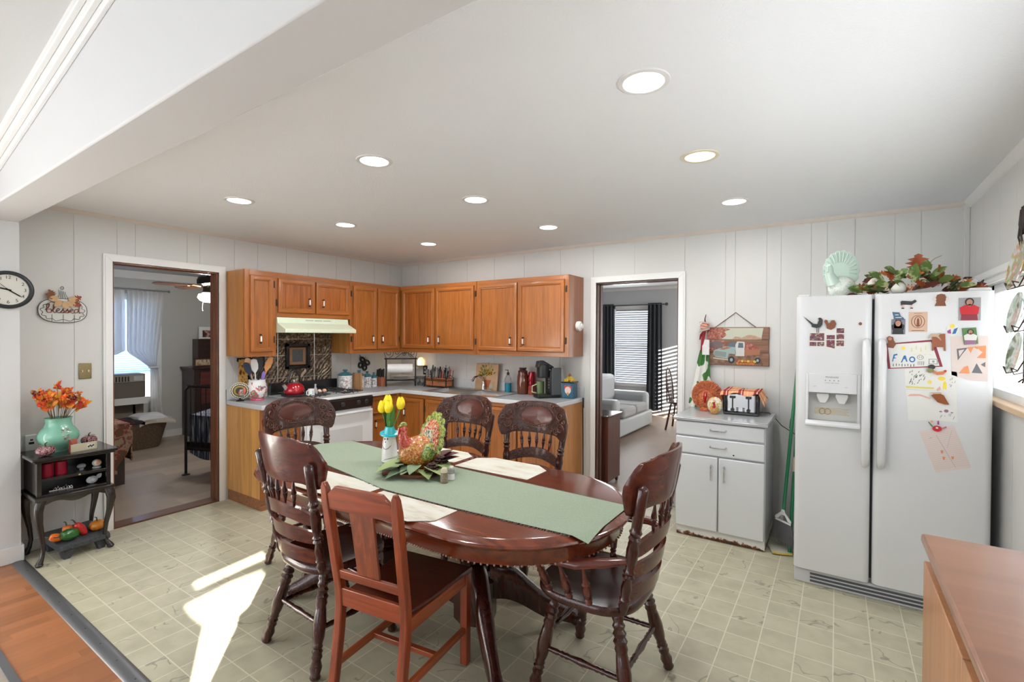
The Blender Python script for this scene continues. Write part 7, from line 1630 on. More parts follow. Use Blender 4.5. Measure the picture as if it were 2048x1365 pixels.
# vase with autumn flowers
CT = .722
r = thing('flower_vase', (.2, -3.42, CT), 'round mint green ceramic vase with brown crest on the small dark cabinet', 'vase')
VX2, VY2 = .205, -3.42
mb = MB(); mb.lathe(VX2, VY2, [(CT, .05), (CT+.008, .053), (CT+.02, .062), (CT+.06, .098), (CT+.095, .112), (CT+.125, .110), (CT+.155, .092), (CT+.17, .078), (CT+.20, .069), (CT+.225, .071), (CT+.235, .078), (CT+.235, .07), (CT+.20, .06)], 36); mb.build('body', speck('mint_glaze', [(.17, .42, .31), (.22, .50, .38)], 8, .16, 2, coat=.6), r)
mb = MB(); mb.T = Matrix.Translation((VX2, VY2, 0)) @ Matrix.Rotation(-.05, 4, 'Z')
for k in range(26):
    a = .25+rg.uniform(-.24, .24); z = CT+.12+rg.uniform(-.05, .045); R_ = .112-.9*abs(z-CT-.105)*.5*(z > CT+.105); mb.ball((R_*math.cos(a), R_*math.sin(a), z), (.006, .011, .006), 6, 4)
mb.build('crest', speck('brown_crest', [(.10, .06, .04), (.4, .4, .35)], 80, .4), r)
fo = [mat('flower_orange', (.75, .14, .02), .5), mat('flower_red', (.55, .04, .02), .5), mat('leaf_yellow', (.70, .33, .03), .5), mat('leaf_ochre', (.35, .17, .03), .5), mat('berry_maroon', (.12, .01, .02), .4)]
for k in range(30):
    a = 2*PI*k/30*7.0; sp_ = rg.uniform(.1, 1)**.7; h = rg.uniform(.10, .22)*(1.25-.55*sp_); top_ = Vector((VX2+.02+.13*sp_*math.cos(a)*.8, VY2+.155*sp_*math.sin(a), CT+.235+h)); top_.x = max(.03, top_.x)
    bc_ = rg.choice((0, 0, 1, 0, 4)); sd_ = top_.y-VY2; hh_ = top_.z-CT-.235; t = thing('flower_spray', (VX2, VY2, CT+.2), '%s berry spray %s of the bouquet, %s' % (('orange', 'red', '', '', 'maroon')[bc_], 'at the far left' if sd_ < -.08 else 'left of centre' if sd_ < -.02 else 'in the middle' if sd_ < .03 else 'right of centre' if sd_ < .08 else 'at the far right', ('standing tallest' if hh_ > .20 else 'at middle height' if hh_ > .15 else 'hanging low')+(' toward the wall' if top_.x < .14 else ' toward the room' if top_.x > .26 else '')), 'flower spray', 'autumn sprays in the mint green vase')
    mb = MB(); b0_ = Vector((VX2+.03*math.cos(a), VY2+.03*math.sin(a), CT+.20)); mb.tube([b0_, b0_.lerp(top_, .5)+Vector((0, 0, .02)), top_], .0016, 5); mb.build('stalk', mat('stalk_brown', (.12, .08, .03), .6), t)
    for j in range(6):
        d = (top_-b0_).normalized()+Vector((rg.uniform(-.8, .8), rg.uniform(-.8, .8), rg.uniform(-.3, .5))); p = b0_.lerp(top_, rg.uniform(.55, 1)); mb = MB(); mb.leaf(p, d, (.8, -.3, .6), rg.uniform(.035, .06), rg.uniform(.016, .028), .1); mb.build('leaf', fo[rg.choice((0, 0, 1, 2, 3, 2))], t, smooth=80)
    mb = MB()
    for j in range(9): mb.ball(top_+Vector((rg.uniform(-.018, .018), rg.uniform(-.018, .018), rg.uniform(-.02, .012))), rg.uniform(.005, .009), 6, 4)
    mb.build('berries', fo[bc_], t)
def crystal(c, rr, label):
    r = thing('crystal_pumpkin', c, label, 'pumpkin'); pumpkin_mesh((c[0], c[1], c[2]+rr*.72), rr, rr*.72, 10, .16).build('body', speck('faceted_wine_glass', [(.09, .006, .02), (.18, .015, .035), (.45, .3, .3), (.10, .008, .02), (.10, .008, .02)], 75, .08, 2, bmp=.8, coat=.6), r, smooth=30)
    mb = MB(); mb.tube([(c[0], c[1], c[2]+rr*1.25), (c[0]+.005, c[1]-.004, c[2]+rr*1.6), (c[0]-.008, c[1]+.01, c[2]+rr*1.75)], [.006, .004, .003], 6); mb.build('stem', mat('stem_dark_bronze', (.10, .07, .04), .4, .5), r)
    mb = MB(); mb.leaf((c[0], c[1], c[2]+rr*1.38), (.3, .9, .2), (0, 0, 1), rr*.8, rr*.45, .2); mb.leaf((c[0], c[1], c[2]+rr*1.38), (.2, -.9, .2), (0, 0, 1), rr*.7, rr*.4, .2); mb.build('leaf', mat('stem_leaf_olive', (.20, .19, .04), .5), r, smooth=80)
crystal((.335, -3.515, CT), .052, 'cut glass wine-red pumpkin in front of the vase, nearer the clock'); crystal((.14, -3.235, CT), .050, 'cut glass wine-red pumpkin at the back right of the cabinet top')
r = thing('wooden_sign_block', (.32, -3.33, CT), 'small wooden block sign with red edge leaning in front of the vase', 'sign')
mb = MB(); mb.T = Matrix.Translation((.325, -3.315, CT)) @ Matrix.Rotation(.12, 4, 'Z'); mb.box(-.008, .008, -.075, .075, 0, .05); mb.mi = 1; mb.box(-.010, .008, -.079, -.074, 0, .085); mb.mi = 2; mb.box(.008, .0095, .015, .06, .008, .042)
for k in range(4): mb.mi = 3; mb.ball((.011, .025+.009*k, .022+.006*(k % 2)), (.001, .006, .006), 6, 4)
mb.build('block', [mat('cream_block', (.52, .47, .33), .6), mat('brick_red', (.30, .05, .03), .6), mat('pale_patch', (.62, .60, .50), .6), black_matte], r)
mb = MB(); mb.box(.300, .312, -3.38, -3.345, CT+.05, CT+.085); mb.build('red_block', mat('brick_orange', (.45, .10, .06), .6), r, bev=.003)
# low grey bench with vegetables
r = thing('stone_bench', (.2, -3.34, 0), 'low dark grey footed slab under the small cabinet', 'bench')
T = Matrix.Translation((.225, -3.335, 0)) @ Matrix.Rotation(.10, 4, 'Z'); stn = speck('dark_slate_stone', [(.035, .038, .042), (.06, .063, .07)], 70, .8, 4, bmp=.3)
mb = MB(); mb.T = T; mb.prism([(-.17, .118), (-.155, .135), (.13, .105), (.155, .095), (.158, .062), (-.17, .085)], lambda u, v, d: (u, -.145+.29*d, v), 1); mb.build('slab', stn, r, bev=.006)
for y0_ in (-.135, .06):
    mb = MB(); mb.T = T; mb.prism([(y0_, .068), (y0_+.085, .068), (y0_+.055, .0), (y0_+.02, .0)], lambda u, v, d: (.10+.045*d, u, v), 1); mb.build('foot', stn, r, bev=.004)
    mb = MB(); mb.T = T; mb.prism([(y0_, .09), (y0_+.075, .09), (y0_+.055, .0), (y0_+.02, .0)], lambda u, v, d: (-.15+.045*d, u, v), 1); mb.build('foot', stn, r, bev=.004)
def gourd(name, c, R_, rot, col, label, lobes=0, stemc=(.05, .08, .03), dp=.05):
    r = thing(name, c, label, 'vegetable'); Rm = Euler(rot).to_matrix()
    pumpkin_mesh(c, R_[0], R_[2], lobes or 7, dp, R=Rm, ry=R_[1]).build('body', mat('glaze_'+name+'_%d' % int(col[0]*100+col[1]*10), col, .22, coat=.4), r, smooth=80)
    e = Vector(c)+Rm @ Vector((0, 0, R_[2]*.9)); e2 = Vector(c)+Rm @ Vector((0, 0, R_[2]+.022)); mb = MB(); mb.tube([e, e2, e2+Vector((.003, -.01, .004))], [.006, .004, .004], 6); mb.build('stem', mat('veg_stem', stemc, .6), r)
gourd('acorn_squash', (.335, -3.395, .153), (.040, .040, .062), (1.45, 0, .35), (.02, .12, .02), 'dark green glazed squash on the low grey slab', 9, dp=.12)
gourd('chili_pepper', (.29, -3.325, .160), (.028, .028, .060), (.5, -.1, 0), (.55, .02, .02), 'tall red pepper standing among the vegetables on the grey slab', 5)
gourd('mini_pumpkin', (.27, -3.225, .150), (.052, .052, .036), (.1, .1, 0), (.60, .20, .02), 'glossy orange mini pumpkin at the right of the grey slab', 9, (.2, .12, .08), .14)
gourd('orange_gourd', (.31, -3.46, .146), (.028, .028, .042), (1.3, 0, -.3), (.70, .14, .01), 'small orange gourd at the left of the green squash', 5)
gourd('orange_squash', (.25, -3.385, .168), (.030, .030, .030), (.2, 0, 0), (.70, .16, .02), 'round orange gourd behind the green squash', 6)

# ================================================================ RIGHT FOREGROUND CABINET AND PLATES
r = thing('peninsula_cabinet', (5.23, -3.2, 0), 'reddish brown wooden counter cabinet in the right foreground', 'cabinet')
pw = wood('reddish_counter_wood', (.27, .125, .072), 'x', .3, .3, .18, .25, .02, .86); pwb = wood('light_brown_door_wood', (.40, .19, .09), 'z', .45, .2, .2, .4, .02, .8); ed_ = mat('orange_brown_edge', (.33, .13, .04), .4)
mb = MB(); mb.box(4.977, X1-.002, -4.35, -2.385, .872, .902); mb.build('top', pw, r, bev=.008)
mb = MB(); mb.box(5.02, X1-.004, -4.30, -2.42, .0, .872); mb.build('carcass', ed_, r)
mb = MB(); mb.box(4.982, 5.018, -2.985, -2.415, .04, .822); mb.build('door', pwb, r, bev=.003)
mb = MB(); mb.box(4.982, 5.018, -3.60, -2.995, .04, .822); mb.build('door', pwb, r, bev=.003)
mb = MB(); mb.box(5.016, 5.022, -2.86, -2.68, .826, .862); mb.build('slot', black_matte, r)
mb = MB(); mb.turn((5.012, -2.80, .842), (5.012, -2.72, .842), [(0, .004), (1, .004)], 8); mb.build('catch', chrome, r)
card_ = flat('floor_paper', 4.945, 4.975, -2.02, -1.80, .001, .003, mat('grey_green_paper', (.35, .36, .30), .7)); tag(card_, 'scrap of grey paper on the floor beside the foreground cabinet', 'paper')
# plate rack
r = thing('plate_rack', (5.45, -1.27, 1.9), 'wrought iron hanging plate rack on the right wall by the window', 'rack')
mb = MB(); px_, pyc = 5.452, -1.275
for s in (-1, 1):
    mb.tube([(px_, pyc+s*.012, 2.16), (px_-.01, pyc+s*.02, 2.02), (px_+.012, pyc+s*.004, 1.9), (px_+.012, pyc+s*.004, 1.36), (px_, pyc+s*.03, 1.34)], .004, 6)
    for z in (1.79, 1.585, 1.39): mb.tube([(px_+.01, pyc, z+.05), (px_, pyc+s*.05, z), (px_-.035, pyc+s*.06, z-.01), (px_-.045, pyc+s*.06, z+.02), (px_-.03, pyc+s*.085, z+.01)], .0035, 6)
for k in range(4): mb.tube([(px_, pyc-.03+.02*k, 2.16-.01*(k % 2)), (px_-.006, pyc-.035+.02*k, 2.08), (px_, pyc-.01+.01*k, 2.03)], .0045, 6)
mb.build('wire', mat('rack_iron', (.04, .025, .022), .4, .4), r)
pl = speck('painted_fruit_plate', [(.6, .64, .62), (.6, .64, .62), (.30, .36, .10), (.55, .20, .08), (.62, .66, .64), (.35, .16, .18)], 14, .1, 2, coat=.6, lo=.3, hi=.7)
pr = speck('green_rim_plate', [(.35, .48, .36), (.62, .70, .68), (.10, .16, .08)], 16, .1, 2, coat=.6)
for z, lab, Mx in ((1.885, 'oval-looking fruit painted plate at the top of the wall rack', pl), (1.665, 'glossy green-rimmed plate in the middle of the wall rack', pr), (1.478, 'glossy green-rimmed plate at the bottom of the wall rack', pr)):
    rr = .112 if z > 1.8 else .096; mb = MB(); a = Vector((px_-.006, pyc, z)); d = Vector((-.98, 0, .17)); mb.turn(a, a+d*.02, [(0, rr*.5), (.1, rr*.6), (.8, rr), (1.0, rr), (.5, rr*.62), (.35, 0)], 36); mb.build('plate', [Mx], label=lab, cat='plate', group='painted plates in the wall rack')
# ================================================================ BEDROOM THROUGH THE LEFT DOORWAY
BX = -3.62; BH = 2.44
wall('wall_bedroom_far', 'x', BX, -.1, -4.2, 1.2, 0, BH, [(-2.6, -1.45, .62, 2.05)], grayM)
flat('wall_bedroom_left', BX, -.12, -4.3, -4.2, 0, BH, grayM, kind='structure'); flat('wall_bedroom_right', BX, -.12, 1.2, 1.3, 0, BH, grayM, kind='structure')
wall('wall_bedroom_near', 'x', -.125, .005, -4.2, 1.2, 0, BH, [(-3.06, -2.26, 0, 2.12)], grayM)
flat('ceiling', BX-.1, -.12, -4.3, 1.3, BH, BH+.08, mat('bedroom_ceiling', (.5, .51, .52), .8), kind='structure')
flat('baseboard_bedroom', BX, BX+.016, -4.2, 1.2, 0, .10, white_paint, kind='structure')
mb = MB(); mb.prism([(0, 0), (.06, 0), (.05, -.03), (.0, -.10)], lambda u, v, d: (BX+u, -4.2+d, BH+v), 5.4); mb.build('trim_12', white_paint, kind='structure')
# window, air conditioner and curtains
r = thing('window_5', (BX, -2.02, .62), None, None); tag(r, kind='structure')
mb = MB()
for b_ in ((-2.66, -2.56, .56, 2.11), (-1.49, -1.39, .56, 2.11), (-2.66, -1.39, 2.03, 2.12), (-2.66, -1.39, .56, .63)): mb.box(BX-.002, BX+.02, *b_)
mb.build('casing', white_paint, r)
mb = MB(); mb.box(BX-.07, BX-.066, -2.6, -1.45, 1.0, 2.05); mb.build('pane', glass, r)
r = thing('window_blind', (BX, -2.0, 1.2), 'white slatted blind in the bedroom window between the tied curtains', 'blind')
mb = MB()
for k in range(34): z = 1.0+.031*k; mb.prism([(-.004, -.020), (.004, .014), (.006, .014), (-.002, -.020)], lambda u, v, d, z=z: (BX-.03+u, -2.58+1.12*d, z+v), 1)
mb.build('slats', translucent(mat('blind_white_blue', (.55, .68, .85), .5), .6), r)
r = thing('air_conditioner', (BX+.1, -1.95, .65), 'beige window air conditioner under the bedroom curtains', 'air conditioner')
acb = mat('beige_ac', (.32, .29, .25), .5)
mb = MB(); mb.box(BX-.05, BX+.20, -2.40, -1.655, .655, .985); mb.build('housing', speck('brown_grille', [(.12, .10, .085), (.17, .145, .12)], 200, .6), r, bev=.01)
mb = MB(); mb.box(BX+.12, BX+.215, -2.40, -1.66, .87, .975); mb.build('top_panel', acb, r, bev=.01)
mb = MB()
for k in range(16): mb.box(BX+.214, BX+.218, -2.38+.034*k, -2.36+.034*k, .885, .955)
mb.build('vent', black_matte, r); mb = MB(); mb.box(BX+.214, BX+.219, -1.80, -1.69, .89, .955); mb.build('control_panel', mat('ac_panel', (.5, .52, .54), .4), r)
mb = MB(); mb.box(BX+.0, BX+.21, -2.45, -1.62, .56, .63); mb.box(BX+.19, BX+.215, -2.45, -1.62, .60, .655); mb.box(BX+.02, BX+.03, -1.75, -1.72, .1, .58); mb.build('support_shelf', white_paint, label='white wooden shelf under the bedroom air conditioner', cat='shelf')
mb = MB(); mb.box(BX+.0, BX+.03, -2.6, -1.62, .12, .56); mb.build('wall_panel_board', mat('tan_board_dull', (.26, .22, .17), .7), label='tan board panel below the bedroom window', cat='panel')
cur = mat('white_curtain_cloth', (.88, .88, .88), .8); translucent(cur, .35)
def tied(y0, y1, tie, side, label):
    r = thing('curtain', (BX+.1, (y0+y1)/2, 1.2), label, 'curtain', 'white tied-back bedroom curtains'); n = 44
    def f(u, v, w):
        z = 2.16-v*(2.16-1.06); k = max(0, (v-.80)/.20)**.85; inner = (y0 if side > 0 else y1); outer = (y1 if side > 0 else y0)
        yi = inner+(tie-side*.05-inner)*k; yo = outer+(tie+side*.03-outer)*v
        ya, yb = (yi, yo) if side > 0 else (yo, yi)
        s = (1-v*.6); return Vector((BX+.09+side*.004+.026*math.sin(u*PI*2*8+side)*s-.003*w, ya+(yb-ya)*u, z))
    mb = MB(); mb.slab(f, 72, 22, 1); mb.build('panel', cur, r, smooth=80)
    mb = MB(); mb.slab(lambda u, v, w: Vector((BX+.09+.02*math.sin(u*PI*8)-.003*w, tie-.04+(u)*.10+.09*v*(u-.3)+.03*v*side, 1.06-.98*v)), 36, 10, 1); mb.build('tail', cur, r, smooth=80)
    mb = MB(); mb.tube([(BX+.09+.035*math.cos(t), tie+.01+.06*math.sin(t), 1.06) for t in [2*PI*i/16 for i in range(16)]], .012, 8, closed=True); mb.build('tieback', cur, r)
tied(-1.84, -1.375, -1.52, 1, 'white bedroom curtain tied back on the right of the window'); tied(-2.66, -1.85, -2.58, -1, 'white bedroom curtain panel on the left, half hidden by the door frame')
mb = MB(); mb.tube([(BX+.09, -2.75, 2.185), (BX+.09, -1.33, 2.175)], .008, 8); mb.ball((BX+.09, -1.32, 2.175), .018, 8, 6); mb.build('curtain_rod', mat('rod_grey', (.25, .25, .25), .4), label='thin curtain rod above the white bedroom curtains', cat='curtain rod')
# laundry basket and quilt
r = thing('wicker_basket', (-3.05, -1.75, 0), 'large brown wicker basket on the bedroom floor under the window', 'basket')
wk = speck('wicker_brown', [(.09, .06, .035), (.20, .14, .09)], 60, .8, 3, bmp=.6, stretch=(1, 1, 2))
mb = MB(); rows = []
for z, sx_, sy_ in ((0, .20, .30), (.02, .21, .31), (.36, .27, .40), (.38, .285, .415), (.36, .25, .38), (.05, .2, .3)):
    rows.append([mb.bm.verts.new((-3.15+sx_*math.copysign(abs(math.cos(t))**.6, math.cos(t)), -1.92+sy_*math.copysign(abs(math.sin(t))**.6, math.sin(t)), z)) for t in [2*PI*i/32 for i in range(32)]])
for A, B in zip(rows, rows[1:]):
    for i in range(32): mb.bm.faces.new((A[i], A[(i+1) % 32], B[(i+1) % 32], B[i]))
mb.bm.faces.new(rows[-1]); mb.bm.faces.new(rows[0][::-1]); mb.build('basket', wk, r, smooth=60)
def blanket(label, cx_, cy_, z, sx_, sy_, M, k):
    mb = MB(); mb.slab(lambda u, v, w: Vector((cx_+(u-.5)*sx_, cy_+(v-.5)*sy_, z+.045*w+.012*math.sin(u*7+k)*math.sin(v*5)-.03*(abs(2*v-1)**4)-.02*abs(2*u-1)**4)), 14, 14, 1); mb.build('folded_blanket', M, label=label, cat='blanket', smooth=80)
blanket('folded cream blanket piled in the wicker basket, lower one', -3.10, -1.70, .36, .46, .42, mat('cream_blanket', (.42, .38, .33), .9), 0)
blanket('white folded blanket on top of the pile in the wicker basket', -3.10, -1.74, .41, .38, .34, mat('white_blanket', (.60, .61, .62), .9), 2)
blanket('dark red and black blanket at the left of the wicker basket', -3.08, -2.05, .37, .42, .40, speck('red_black_blanket', [(.02, .02, .025), (.02, .02, .025), (.25, .01, .02)], 5, .9, 2), 4)
r = thing('quilt', (-1.1, -2.9, .4), 'floral red and cream quilt hanging off a bed at the left of the doorway', 'quilt')
qm = speck('floral_quilt', [(.36, .27, .17), (.20, .02, .03), (.40, .31, .20), (.28, .05, .05), (.14, .10, .06)], 9, .9, 3)
mb = MB(); mb.slab(lambda u, v, w: Vector((-1.28+.50*v*0+.02*math.sin(u*14)*v+.012*w, -3.15+.64*u+.03*v*(1-u), .60-(.43+.06*u)*v*(1-.45*max(0, u-.8)*5)))+Vector((0, -.10*max(0, v-.5)*(u > .8), 0)), 30, 12, 1)
mb.slab(lambda u, v, w: Vector((-1.28-1.0*u, -3.15+.62*v, .60+.03*w)), 8, 10, 1); mb.slab(lambda u, v, w: Vector((-1.28-1.0*u, -2.52+.012*w+.02*math.sin(u*12)*v, .60-.36*v)), 16, 8, 1); mb.build('cloth', qm, r, smooth=80)
flat('bed_base', -2.25, -1.32, -3.15, -2.56, 0, .59, mat('bed_base_dark', (.08, .06, .05), .8), **{'label': 'dark bed base under the floral quilt', 'cat': 'bed'})
# black iron bed
r = thing('iron_bed', (-1.0, -1.6, 0), 'black iron bed with slim vertical bars seen through the bedroom doorway', 'bed')
p0, p1 = Vector((-1.187, -2.052, 0)), Vector((-.37, -1.75, 0)); 
e = (p1-p0); back = Vector((-e.y, e.x, 0)).normalized()*1.2
mb = MB()
for p in (p0, p1): mb.tube([p, p+Vector((0, 0, .93)), p+e*(.05 if p is p0 else -.05)+Vector((0, 0, .97))], .014, 8); mb.lathe(p.x, p.y, [(0, .04), (.006, .04), (.012, .015)], 14)
mb.tube([p0+e*.04+Vector((0, 0, .97)), p1-e*.04+Vector((0, 0, .97))], .012, 8)
for k in range(1, 13): q_ = p0+e*(k/13); mb.tube([q_+Vector((0, 0, .30)), q_+Vector((0, 0, .97))], .0055, 6)
for k in range(14): q_ = p0+e*((k+.3)/14)+Vector((0, 0, .982)); mb.tube([q_, q_+e*.03+Vector((0, 0, .008)), q_+e*.055], .005, 6)
for pz in (.30,): mb.tube([p0+Vector((0, 0, pz)), p1+Vector((0, 0, pz))], .009, 8)
mb.build('footboard', iron, r)
mb = MB(); mb.T = None
for w0, w1, z0, z1, M_ in ((.02, .98, .27, .36, 0),): mb.prism([(0, z0), (1, z0), (1, z1), (0, z1)], lambda u, v, d: tuple(p0+e*u+back*(.01+.02*d)+Vector((0, 0, v))), 1)
mb.build('side_rail', iron, r)
r = thing('bedspread', (-.8, -1.6, .5), 'dark blue and white streaked bedspread on the iron bed', 'bedspread')
bs = mat('streaked_bedspread', (.05, .07, .12), .9)
base(bs, ramp(bs, noise(bs, coords(bs, (60, 60, 4)), 1.2, 3), [(.40, (.035, .05, .09)), (.52, (.08, .10, .16)), (.62, (.45, .47, .52))]))
mb = MB(); mb.slab(lambda u, v, w: Vector(p0+e*(u*.98+.01)+back*(.03+.012*w)+Vector((0, 0, .66-.05*u-(.42+.06*math.sin(u*6))*v))), 20, 12, 1); mb.slab(lambda u, v, w: Vector(p0+e*(.01+.98*u)+back*(.03+.95*v)+Vector((0, 0, .62+.04*math.sin(v*4)+.03*w))), 10, 10, 1)
mb.build('cloth', bs, r, smooth=80)
mb = MB(); c_ = p0+e*.6+back*.3; mb.ball((c_.x, c_.y, .74), (.26, .2, .08), 18, 10); mb.build('pillow', mat('white_blanket', (.60, .61, .62)), label='white pillow on the iron bed behind the bars', cat='pillow')
# dresser with pictures
r = thing('dresser', (-3.25, -.8, 0), 'tall dark wooden dresser against the far bedroom wall', 'dresser')
dk = wood('dark_dresser_wood', (.035, .016, .012), 'y', .35, .3)
mb = MB(); mb.box(BX+.02, -3.2, -1.12, -.1, 0, 1.02); mb.build('body', dk, r); mb = MB(); mb.box(BX+.02, -3.17, -1.15, -.07, 1.02, 1.05); mb.build('top', dk, r, bev=.004)
mb = MB(); mb.box(-3.2, -3.185, -1.04, -.62, .78, .98); mb.build('drawer', wood('reddish_drawer', (.12, .03, .025), 'y', .35, .3), r, bev=.003); mb = MB(); mb.box(-3.2, -3.185, -1.04, -.62, .50, .74); mb.build('drawer', wood('reddish_drawer', (.12, .03, .025)), r, bev=.003)
mb = MB(); mb.box(BX+.03, -3.40, -.98, -.3, 1.051, 1.47); mb.build('hutch', dk, r, bev=.003)
r = thing('picture_frame', (-3.3, -1.0, 1.05), 'dark framed picture of grasses standing on the bedroom dresser', 'picture')
mb = MB(); mb.box(-3.30, -3.28, -1.09, -.84, 1.052, 1.18); mb.build('frame', wood('frame_brown', (.07, .025, .015), 'y', .4), r, bev=.003); mb = MB(); mb.box(-3.281, -3.277, -1.065, -.865, 1.072, 1.16); mb.build('print', speck('grass_print', [(.30, .14, .05), (.6, .5, .35), (.12, .05, .03)], 24, .5, 3, stretch=(1, 1, .4)), r)
r = thing('picture_frame', (-3.4, -.9, 1.47), 'white framed dark picture standing on top of the bedroom hutch', 'picture')
mb = MB(); mb.box(-3.46, -3.44, -.95, -.72, 1.472, 1.66); mb.build('frame', white_paint, r, bev=.003); mb = MB(); mb.box(-3.441, -3.437, -.90, -.74, 1.50, 1.61); mb.build('print', speck('dark_heart_print', [(.04, .01, .01), (.10, .02, .02), (.5, .35, .3)], 14, .5, 2), r)
# ceiling fan
r = thing('ceiling_fan', (-1.55, -1.48, BH), 'ceiling fan with brown blades and a glowing white bowl lamp in the bedroom', 'ceiling fan')
fx, fy = -1.60, -1.635
mb = MB(); mb.lathe(fx, fy, [(BH, .07), (BH-.04, .06), (BH-.045, .02), (2.25, .02)], 18); mb.lathe(fx, fy, [(2.24, .10), (2.20, .12), (2.15, .12), (2.12, .06), (2.08, .055), (2.05, .07)], 22); mb.build('motor', mat('fan_bronze', (.03, .022, .018), .4, .5), r)
for k in range(5):
    a = 2*PI*k/5+3.35; mb = MB(); mb.T = Matrix.Translation((fx, fy, 2.12)) @ Matrix.Rotation(a, 4, 'Z') @ Matrix.Rotation(.15, 4, 'X'); mb.prism([(.18, -.05), (.52, -.065), (.56, -.03), (.56, .03), (.52, .065), (.18, .05)], lambda u, v, d: (u, v, .006*d), 1); bl = mb.build('blade', wood('fan_blade', (.10, .04, .02), 'x', .4), r)
    mb = MB(); mb.T = Matrix.Translation((fx, fy, 2.12)) @ Matrix.Rotation(a, 4, 'Z'); mb.tube([(.08, 0, 0), (.15, 0, .01), (.22, 0, .006)], [.012, .008, .02], 8, flat=.5); mb.build('blade_iron', mat('fan_brass', (.45, .25, .10), .3, .9), r)
mb = MB(); mb.lathe(fx, fy, [(2.04, .06), (2.03, .10), (1.99, .115), (1.955, .09), (1.935, .04), (1.932, 0)], 26); mb.build('lamp_bowl', mat('glowing_white_bowl', (1, 1, 1), .4, emit=14, ecol=(1, .98, .93)), r)
light('ceiling_fan_bulb', 'POINT', (fx, fy, 1.90), 42, color=(1, .96, .9), shadow_soft_size=.08)
mb = MB(); mb.tube([(fx, fy-.06, 1.98), (fx, fy-.07, 1.84)], .0015, 5); mb.ball((fx, fy-.07, 1.83), .008, 6, 5); mb.build('pull_chain', steel, r)
# ================================================================ LIVING ROOM THROUGH THE RIGHT DOORWAY
LY = 5.0; LH = 2.52
wall('wall_living_far', 'y', LY, .1, -.5, 5.4, 0, LH, [(.94, 1.66, .60, 2.12)], gray2)
flat('wall_living_left', -.6, -.5, .12, LY+.1, 0, LH, gray2, kind='structure')
wall('wall_living_right', 'x', 5.4, .1, .12, LY+.1, 0, LH, [(2.0, 4.4, .6, 2.3)], gray2)
flat('ceiling', -.6, 5.5, .12, LY+.1, LH, LH+.08, mat('living_ceiling', (.62, .63, .64), .8), kind='structure')
wall('wall_living_near', 'y', .125, -.005, -.5, 5.4, 0, LH, [(2.75, 3.56, 0, 2.08)], gray2)
mb = MB(); mb.prism([(0, 0), (.05, 0), (.0, -.05)], lambda u, v, d: (-.5+d, LY-u, LH+v), 5.9); mb.build('trim_13', white_paint, kind='structure')
flat('baseboard_living', -.5, 5.4, LY-.016, LY, 0, .09, mat('tan_baseboard', (.45, .40, .36), .5), kind='structure')
r = thing('window_6', (1.3, LY, .6), None, None); tag(r, kind='structure')
mb = MB()
for b_ in ((.88, .95, .54, 2.17), (1.65, 1.72, .54, 2.17), (.88, 1.72, 2.11, 2.17), (.86, 1.74, .54, .60)): mb.box(b_[0], b_[1], LY-.018, LY, b_[2], b_[3])
mb.box(.94, 1.66, LY+.05, LY+.07, 1.33, 1.37); mb.build('casing', white_paint, r)
r = thing('window_blind', (1.3, LY, .6), 'wide white slatted blind glowing in the living room window', 'blind')
mb = MB()
for k in range(33): z = .63+.045*k; mb.prism([(-.012, .015), (.012, -.017), (.012, -.014), (-.012, .018)], lambda u, v, d, z=z: (.95+.70*d, LY+.022-u, z+v), 1)
mb.build('slats', translucent(mat('white_blind_slat', (.62, .63, .66), .5), .25), r); mb = MB(); mb.box(.945, 1.655, LY-.005, LY+.045, 2.085, 2.12); mb.build('headrail', white_paint, r)
dc = mat('charcoal_curtain', (.055, .06, .068), .75)
def drape(x0, x1, zb, label):
    mb = MB(); mb.slab(lambda u, v, w: Vector((x0+(x1-x0)*u+.05*(v)*(u-.5), LY-.09+.032*math.sin(u*PI*7)-.004*w, 2.20-(2.20-zb)*v)), 48, 8, 1); mb.build('curtain', dc, label=label, cat='curtain', group='charcoal living room curtains', smooth=80)
drape(.70, .95, .02, 'charcoal curtain on the left of the living room blind'); drape(1.66, 1.93, .11, 'charcoal curtain on the right of the living room blind, striped by sun')
r = thing('curtain_rod', (1.3, LY-.1, 2.17), 'dark rod with ball finials above the living room blind', 'curtain rod')
mb = MB(); mb.tube([(.68, LY-.09, 2.17), (2.0, LY-.09, 2.17)], .012, 10); mb.build('rod', mat('pewter_rod', (.12, .12, .12), .35, .7), r); mb = MB(); mb.ball((.66, LY-.09, 2.17), .028, 12, 8); mb.ball((2.02, LY-.09, 2.17), .032, 12, 8); mb.build('finial', mat('pewter_rod', (.12, .12, .12)), r)
# slatted blind in the sunny side window: it stripes the far wall
mb = MB()
for k in range(24): z = .63+.073*k; mb.prism([(-.012, .022), (.012, -.020), (.012, -.017), (-.012, .025)], lambda u, v, d, z=z: (5.44+u, 1.71+2.68*d, z+v), 1)
mb.build('window_blind', translucent(mat('white_blind_slat', (.62, .63, .66), .5), .0), label='slatted blind in the side window of the living room, out of view', cat='blind')
